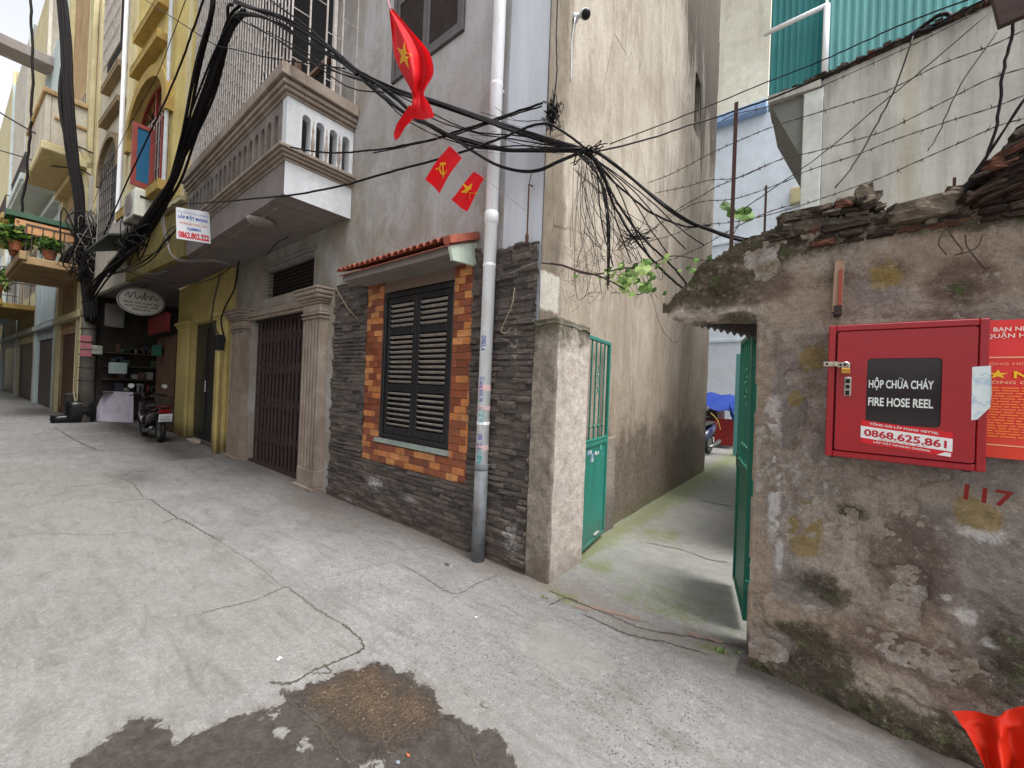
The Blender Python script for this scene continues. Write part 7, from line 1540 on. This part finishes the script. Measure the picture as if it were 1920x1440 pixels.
cable('cable sagging from the pole across the tan house balcony', [(0, 282, 'x', -24.), (45, 295, 'x', -21.), (90, 310, 'x', -19.), (150, 318, 'x', -17.5), (178, 335, 'x', -16.9)], .02)
cable('loop of cable hanging under the overhang by the oval sign', [(200, 490, 1.3), (245, 512, 1.5), (290, 524, 1.7), (335, 530, 1.85), (380, 528, 1.95), (412, 516, 2.05), (436, 498, 2.2)], .008, mat=M_CAB)
cable('pale cable looping under the overhang', [(205, 488, 1.3), (240, 500, 1.5), (282, 514, 1.7), (312, 508, 1.8)], .008, mat=M_CABG)
bundle('grey conduits dropping from the advert board to the overhang', [(307, 398, 1.6), (308, 425, 1.62), (312, 455, 1.65), (322, 480, 1.7), (345, 490, 1.8), (400, 490, 2.0), (440, 498, 2.3)], 4, .028, .010, 11, mat=M_CABG, loose=1)
bundle('dark cables running along the olive fascia', [(195, 520, 1.3), (240, 505, 1.35), (285, 475, 1.45), (320, 440, 1.55), (345, 410, 1.6)], 4, .05, .010, 12, loose=3)
cable('black riser cable at the inner corner under the balcony', [(452, 470, 2.55), (446, 500, 2.5), (440, 540, 2.45), (425, 570, 2.35), (415, 600, 2.3), (422, 640, 2.3)], .014)
for k_, (x_, y_, dy_) in enumerate([(470, 40, 20), (500, 52, 26), (480, 16, 14), (530, 66, 22), (560, 90, 30)]):
    cable(['slack strand dropping beneath the arching bundle at the grille', 'second slack strand drooping over the balcony corner', 'strand looping above the arching bundle', 'strand hanging lowest across the side grille', 'short strand sagging toward the large flag'][k_], [(x_ - 30, y_ - 8, 1.62), (x_ + 40, y_ + dy_ + 8, 1.8), (x_ + 100, y_ + dy_ + 46, 1.98), (690 + k_ * 12, 150 + k_ * 6, 2.12)], .0065, seed=k_)
for k_ in range(5):
    cable(['extra strand skimming above the main bundle to the corner', 'strand running between the two main bundles', 'strand crossing under the main bundle near the drainpipe', 'thin strand bowing below the second bundle', 'thin strand lifting toward the corner knot'][k_], [(690, 142 + 3 * k_, 2.1), (770, 178 + 13 * k_, 2.22), (880, 218 + 14 * k_ + (k_ % 2) * 12, 2.38), (980, 246 + 9 * k_, 2.5), (1092, 281, 2.64)], .0055, seed=20 + k_)
for k_ in range(6):
    cable(['strand fanning widest over the alley from the corner knot', 'strand dropping beside the limp bunch', 'strand slanting across the falling cables', 'strand curving down to the vine', 'strand reaching the lintel moss', 'strand sweeping low toward the angle iron post'][k_], [(1100, 286, 2.65), (1120 + 16 * k_, 330 + 6 * k_, 2.67), (1128 + 30 * k_, 420 + 2 * k_, 2.71), (1150 + 34 * k_, 500 - 8 * k_, 2.76)], .0042, seed=40 + k_)
# cables leaving the house corner
bundle('cables swinging from the house corner down to the broken lintel', [(1093, 281, 2.64), (1118, 287, 2.66), (1159, 316, 2.7), (1218, 363, 2.72), (1265, 397, 2.74), (1302, 419, 2.76), (1335, 431, 2.78), (1365, 441, 2.8), (1416, 453, 2.84)], 3, .012, .009, 13, loose=1)
cable('cable sagging deepest between house corner and lintel crown', [(1107, 286, 2.65), (1137, 327, 2.68), (1181, 367, 2.72), (1218, 397, 2.76), (1262, 417, 2.8), (1291, 425, 2.84), (1332, 422, 2.88)], .008)
cable('cable falling to the tip of the lintel', [(1107, 290, 2.65), (1133, 338, 2.68), (1148, 378, 2.7), (1177, 430, 2.74), (1218, 481, 2.78), (1254, 518, 2.8), (1286, 545, 2.82)], .0085)
cable('parallel cable falling to the moss beside the lintel tip', [(1118, 297, 2.65), (1144, 356, 2.68), (1181, 415, 2.72), (1218, 459, 2.76), (1254, 492, 2.8), (1293, 538, 2.83)], .007)
cable('taut cable running off to the upper right over the alley', [(1100, 286, 2.64), (1118, 284, 2.66), (1218, 260, 2.9), (1291, 235, 3.2), (1343, 220, 3.4), (1441, 186, 3.5), (1545, 143, 3.4), (1640, 98, 3.3), (1718, 62, 3.2), (1790, 28, 3.1), (1870, -14, 3.)], .0065)
cable('thinner cable running above it to the upper right', [(1144, 270, 2.7), (1284, 216, 3.1), (1438, 154, 3.4), (1545, 112, 3.4), (1620, 78, 3.3), (1720, 34, 3.2), (1840, -10, 3.)], .0045)
cable('black loop of spare cable tied high at the upper right', [(1706, 68, 3.18), (1735, 45, 3.18), (1762, 28, 3.16), (1780, 27, 3.16), (1778, 38, 3.16), (1757, 50, 3.16), (1722, 60, 3.16), (1708, 72, 3.18)], .011)
cable('long thin wire dropping from the spare loop to the wall crown', [(1712, 68, 3.1), (1680, 160, 3.05), (1640, 240, 3.0), (1600, 310, 2.9), (1566, 352, 2.8)], .004)
cable('long thin wire crossing the grey wall on a slant', [(1850, 28, 3.1), (1730, 130, 3.0), (1640, 205, 3.0), (1540, 290, 2.95), (1440, 360, 2.85), (1380, 402, 2.8)], .003)
cable('very thin wire near the slate pile slanting down', [(1870, 60, 3.0), (1800, 160, 2.95), (1760, 250, 2.9), (1740, 282, 2.85)], .0025)
cable('dark cable hanging at the right in front of the grey wall', [(1905, -10, 2.55), (1898, 60, 2.55), (1880, 140, 2.56), (1872, 220, 2.57), (1855, 280, 2.58), (1830, 330, 2.6), (1808, 362, 2.62)], .0055)
bundle('wires spilling over the slate pile onto the old wall', [(1925, 180, 2.56), (1900, 215, 2.56), (1872, 260, 2.58), (1838, 310, 2.6), (1815, 345, 2.6), (1802, 375, 2.6)], 4, .010, .003, 14, loose=3)
bundle('bunch of dark wires hanging limp beside the alley wall', [(1085, 288, 2.62), (1112, 312, 2.64), (1129, 345, 2.66), (1139, 400, 2.68), (1141, 470, 2.7), (1141, 538, 2.7)], 6, .018, .004, 15, loose=4)
cable('cable stub and vertical lead down the house corner', [(1046, -10, 2.62), (1043, 70, 2.62), (1044, 140, 2.62), (1036, 195, 2.6)], .006)
# knot of wire ends on the corner
def tangle(label, c, s, n, r, seed, mat=None, k=5, group=None, one=True):
    R = random.Random(seed); mb = MB(); c = np.array(c, float)
    for i in range(n):
        p = c + np.array([R.gauss(0, s[0]), R.gauss(0, s[1]), R.gauss(0, s[2])]); pts = [p]
        for j in range(k): p = c + np.array([R.gauss(0, s[0]), R.gauss(0, s[1]), R.gauss(0, s[2])]) * 1.1; pts.append(p)
        mb.tube(catmull(pts, 5), r * R.uniform(.6, 1.3), 4)
    return mb.build('wire_tangle', mat or M_CAB, smooth=True, label=label, cat='wires', kind='stuff')
tangle('knot of black wire ends tied at the corner of the grey house', at(1035, 212, 'y', 2.6), (.035, .02, .06), 22, .0035, 1)
tangle('knot of wires where the cables fan out over the alley', at(1105, 287, 'y', 2.66), (.05, .02, .025), 9, .004, 2)
tangle('knot of wires halfway down the falling cables', at(1190, 445, 'y', 2.75), (.06, .03, .03), 10, .0025, 5)
tangle('mass of loose wires round the utility pole', at(172, 470, 'x', X16 + .1), (.05, .25, .5), 40, .014, 3)
tangle('pale coiled wires on the right of the utility pole', at(188, 455, 'x', X16 + .1), (.05, .16, .42), 26, .012, 4, M_CABG)
tangle('dark tangle where the bundles meet under the draped cloth', at(245, 455, 'y', 1.3), (.45, .06, .12), 26, .010, 6)
# stray wires fanned over the alley wall, told apart by nothing
R = random.Random(21)
for k in range(40):
    a = (R.uniform(1075, 1130), R.uniform(285, 330)); b = (R.uniform(1060, 1240), R.uniform(430, 560)); m1 = ((a[0] + b[0]) / 2 + R.uniform(-30, 30), (a[1] + b[1]) / 2 + R.uniform(-20, 30))
    cable('hair thin stray wire drooping over the alley in front of the beige wall', [(a[0], a[1], 2.64), (m1[0], m1[1], 2.7), (b[0], b[1], 2.72)] + ([(b[0] + R.uniform(-40, 40), b[1] - R.uniform(0, 40), 2.74)] if k % 3 == 0 else []), R.uniform(.0010, .0022), 'stray_wire', 'stray wires fanned over the alley', seed=k, cat='wire')
for k in range(14):
    a = (R.uniform(800, 960), R.uniform(200, 262)); b = (a[0] + R.uniform(60, 160), a[1] + R.uniform(-20, 50))
    cable('thin frayed wire hanging between the main bundles before the drainpipe', [(a[0], a[1], 2.34), ((a[0] + b[0]) / 2, (a[1] + b[1]) / 2 + R.uniform(5, 22), 2.4), (b[0], b[1], 2.48)], R.uniform(.0010, .002), 'stray_wire', 'frayed wires between the main bundles', seed=k, cat='wire')
cable('thin wire hanging in a long loop below the lintel vine', [(1218, 533, 2.7), (1225, 566, 2.72), (1240, 614, 2.74), (1265, 643, 2.76), (1284, 614, 2.76), (1290, 596, 2.76)], .0022, 'hanging_wire', mat=flat('brown_wire', srgb(130, 110, 94)))
cable('yellowish cord looped over the stone beside the drainpipe', [(965, 540, 2.6), (960, 570, 2.58), (950, 595, 2.58), (942, 612, 2.58), (940, 622, 2.58), (950, 624, 2.58), (957, 615, 2.58)], .003, 'loop_cord', mat=flat('straw_cord', srgb(176, 160, 130)))
cable('pale cord slanting over the stone left of the tiled window', [(627, 535, 2.58), (650, 575, 2.6), (672, 600, 2.62)], .005, 'slack_cord', mat=flat('straw_cord2', srgb(150, 136, 112)))
cable('white wire leaving the top of the stone cladding for the vine', [(952, 514, 2.62), (985, 500, 2.6), (1008, 492, 2.6), (1030, 493, 2.6)], .005, 'white_wire', mat=M_CABG)
cable('thin cable hanging in swags below the dark transom', [(500, 478, 2.5), (520, 455, 2.4), (540, 445, 2.3)], .006)
# hook on the facade
a = at(992, 345, 'y', 2.62); b = at(988, 450, 'y', 2.62); mb = MB(); mb.tube([a + [0, .05, 0], a, a * .1 + b * .9], .007, 6); mb.lathe(b + [0, 0, -.0], [(.004, -.03), (.014, .0), (.017, .03), (.006, .07)], 8); mb.tube(catmull([a, a + [.01, 0, .04], a + [.03, -.01, .07]], 4), .004, 5); mb.build('iron_rod', flat('rust_rod', srgb(84, 56, 46), .8), label='rusty iron rod hanging on the pale strip above the stone cladding', cat='rod')

# ------------------------------------------------------------------ vine
VN = thing('vine', 'sparse vine with broad green leaves hanging between the pillar and the lintel', 'plant', tuple(at(1160, 540, 'y', 2.7)))
def vine_leaf(mb, c, s, R):
    n = np.array([R.gauss(0, .5), -1, R.gauss(.3, .5)]); n /= np.linalg.norm(n); a = np.cross(n, [R.gauss(0, .5), 0, 1]); a /= np.linalg.norm(a); b = np.cross(n, a); vs = [tuple(np.array(c) + n * s * .15)]; K = 15
    for k in range(K):
        th = 2 * math.pi * k / K; r = s * (.72 + .28 * abs(math.cos(2.5 * th))) * (.55 if k == 0 else 1); vs.append(tuple(np.array(c) + a * math.sin(th) * r + b * math.cos(th) * r + n * s * .1 * math.sin(3 * th)))
    mb.add(vs, [(0, 1 + k, 1 + (k + 1) % K) for k in range(K)])
lv = [cloth_mat('vine_leaf', srgb(110, 146, 76)), cloth_mat('vine_leaf_pale', srgb(172, 196, 122)), cloth_mat('vine_leaf_old', srgb(74, 104, 50))]
R = random.Random(13); mb = MB()
for k, (px, py, s) in enumerate([(1178, 520, 26), (1170, 540, 16), (1205, 505, 20), (1210, 540, 18), (1150, 515, 14), (1248, 485, 16), (1190, 500, 12), (1165, 500, 12), (1158, 528, 12), (1143, 505, 9), (1232, 500, 9), (1215, 492, 10), (1322, 500, 12), (1312, 520, 9), (1330, 486, 10), (1295, 535, 8), (1185, 552, 10), (1140, 520, 8), (1300, 508, 8), (1138, 532, 7), (1222, 515, 8)] + [(R.gauss(1180, 38), R.gauss(518, 16), R.uniform(4, 9)) for _ in range(46)] + [(R.gauss(1310, 16), R.gauss(512, 16), R.uniform(3, 7)) for _ in range(16)]):
    mb.mi = R.choice([0, 1, 1, 2]) if k > 2 else 1; vine_leaf(mb, at(px, py, 'y', 2.68 + R.uniform(-.03, .06)), s / 330, R)
mb.build('leaves', lv, VN)
for i, pts in enumerate([[(1015, 492, 2.62), (1056, 498, 2.64), (1089, 511, 2.66), (1122, 514, 2.68), (1166, 503, 2.7), (1210, 500, 2.72), (1260, 480, 2.74), (1330, 490, 2.76)], [(1050, 496, 2.64), (1085, 508, 2.66), (1118, 516, 2.67), (1150, 530, 2.68), (1190, 552, 2.7), (1215, 545, 2.7)], [(1284, 545, 2.76), (1300, 520, 2.76), (1325, 492, 2.76)]]):
    P = catmull([W(p) for p in pts], 5); mb = MB(); mb.tube(P, [.009 - .006 * k / len(P) for k in range(len(P))], 6); mb.build('stem', flat('vine_bark%d' % i, srgb(66, 50, 46)), VN, smooth=True)
mb = MB()
for k in range(70): a = (R.uniform(1050, 1150), R.uniform(470, 560)); b = (a[0] + R.uniform(-25, 25), a[1] + R.uniform(-30, 30)); mb.tube([at(*a, 'y', 2.66), at((a[0] + b[0]) / 2 + R.uniform(-6, 6), (a[1] + b[1]) / 2, 'y', 2.68), at(*b, 'y', 2.68)], .0014, 4)
tw = mb.build('dead_twigs', flat('dead_twig', srgb(110, 92, 78)), VN); tw['kind'] = 'stuff'
mb = MB(); R = random.Random(2); V2 = thing('climbing_plant', 'small green leaf sprig beside the rusty angle iron post', 'plant', tuple(at(1385, 440, 'y', 2.85)))
for (px, py, s) in [(1395, 405, 20), (1362, 388, 14), (1390, 398, 12), (1372, 400, 10), (1402, 396, 9)]: mb.mi = R.choice([0, 2]); vine_leaf(mb, at(px, py, 'y', 2.86), s / 300, R)
mb.build('leaves', lv, V2); mb = MB(); mb.tube(catmull([at(1375, 440, 'y', 2.86), at(1385, 420, 'y', 2.86), at(1390, 400, 'y', 2.86)], 4), .003, 5); mb.build('stem', lv[2], V2)
# weeds at the wall foot
def weed(px, py, s, n, label, seed, lift=0):
    R = random.Random(seed); x, y = gp(px, py); mb = MB()
    for k in range(n):
        a = R.random() * 6.28; l = s * R.uniform(.4, 1); p = np.array([x + R.gauss(0, s * .9), y + R.gauss(0, s * .4), .004 + lift]); q = p + np.array([math.cos(a) * l * .6, math.sin(a) * l * .6, l]); m_ = np.array([-math.sin(a), math.cos(a), 0]) * l * .22; mb.mi = R.randrange(3); mb.add([tuple(p), tuple((p + q) / 2 + m_), tuple(q), tuple((p + q) / 2 - m_)], [(0, 1, 2, 3)])
    mb.build('weed_tuft', lv, label=label, cat='weed')
weed(1352, 1222, .022, 60, 'small weed tuft in the crack near the foot of the dark gate', 1); weed(1565, 1230, .02, 40, 'weeds clinging to the mossy foot of the old wall', 2, .2); weed(1020, 1122, .014, 50, 'tiny weeds in the joint before the gate pillar', 3); weed(1380, 1225, .014, 30, 'few weed blades at the old wall corner', 4)
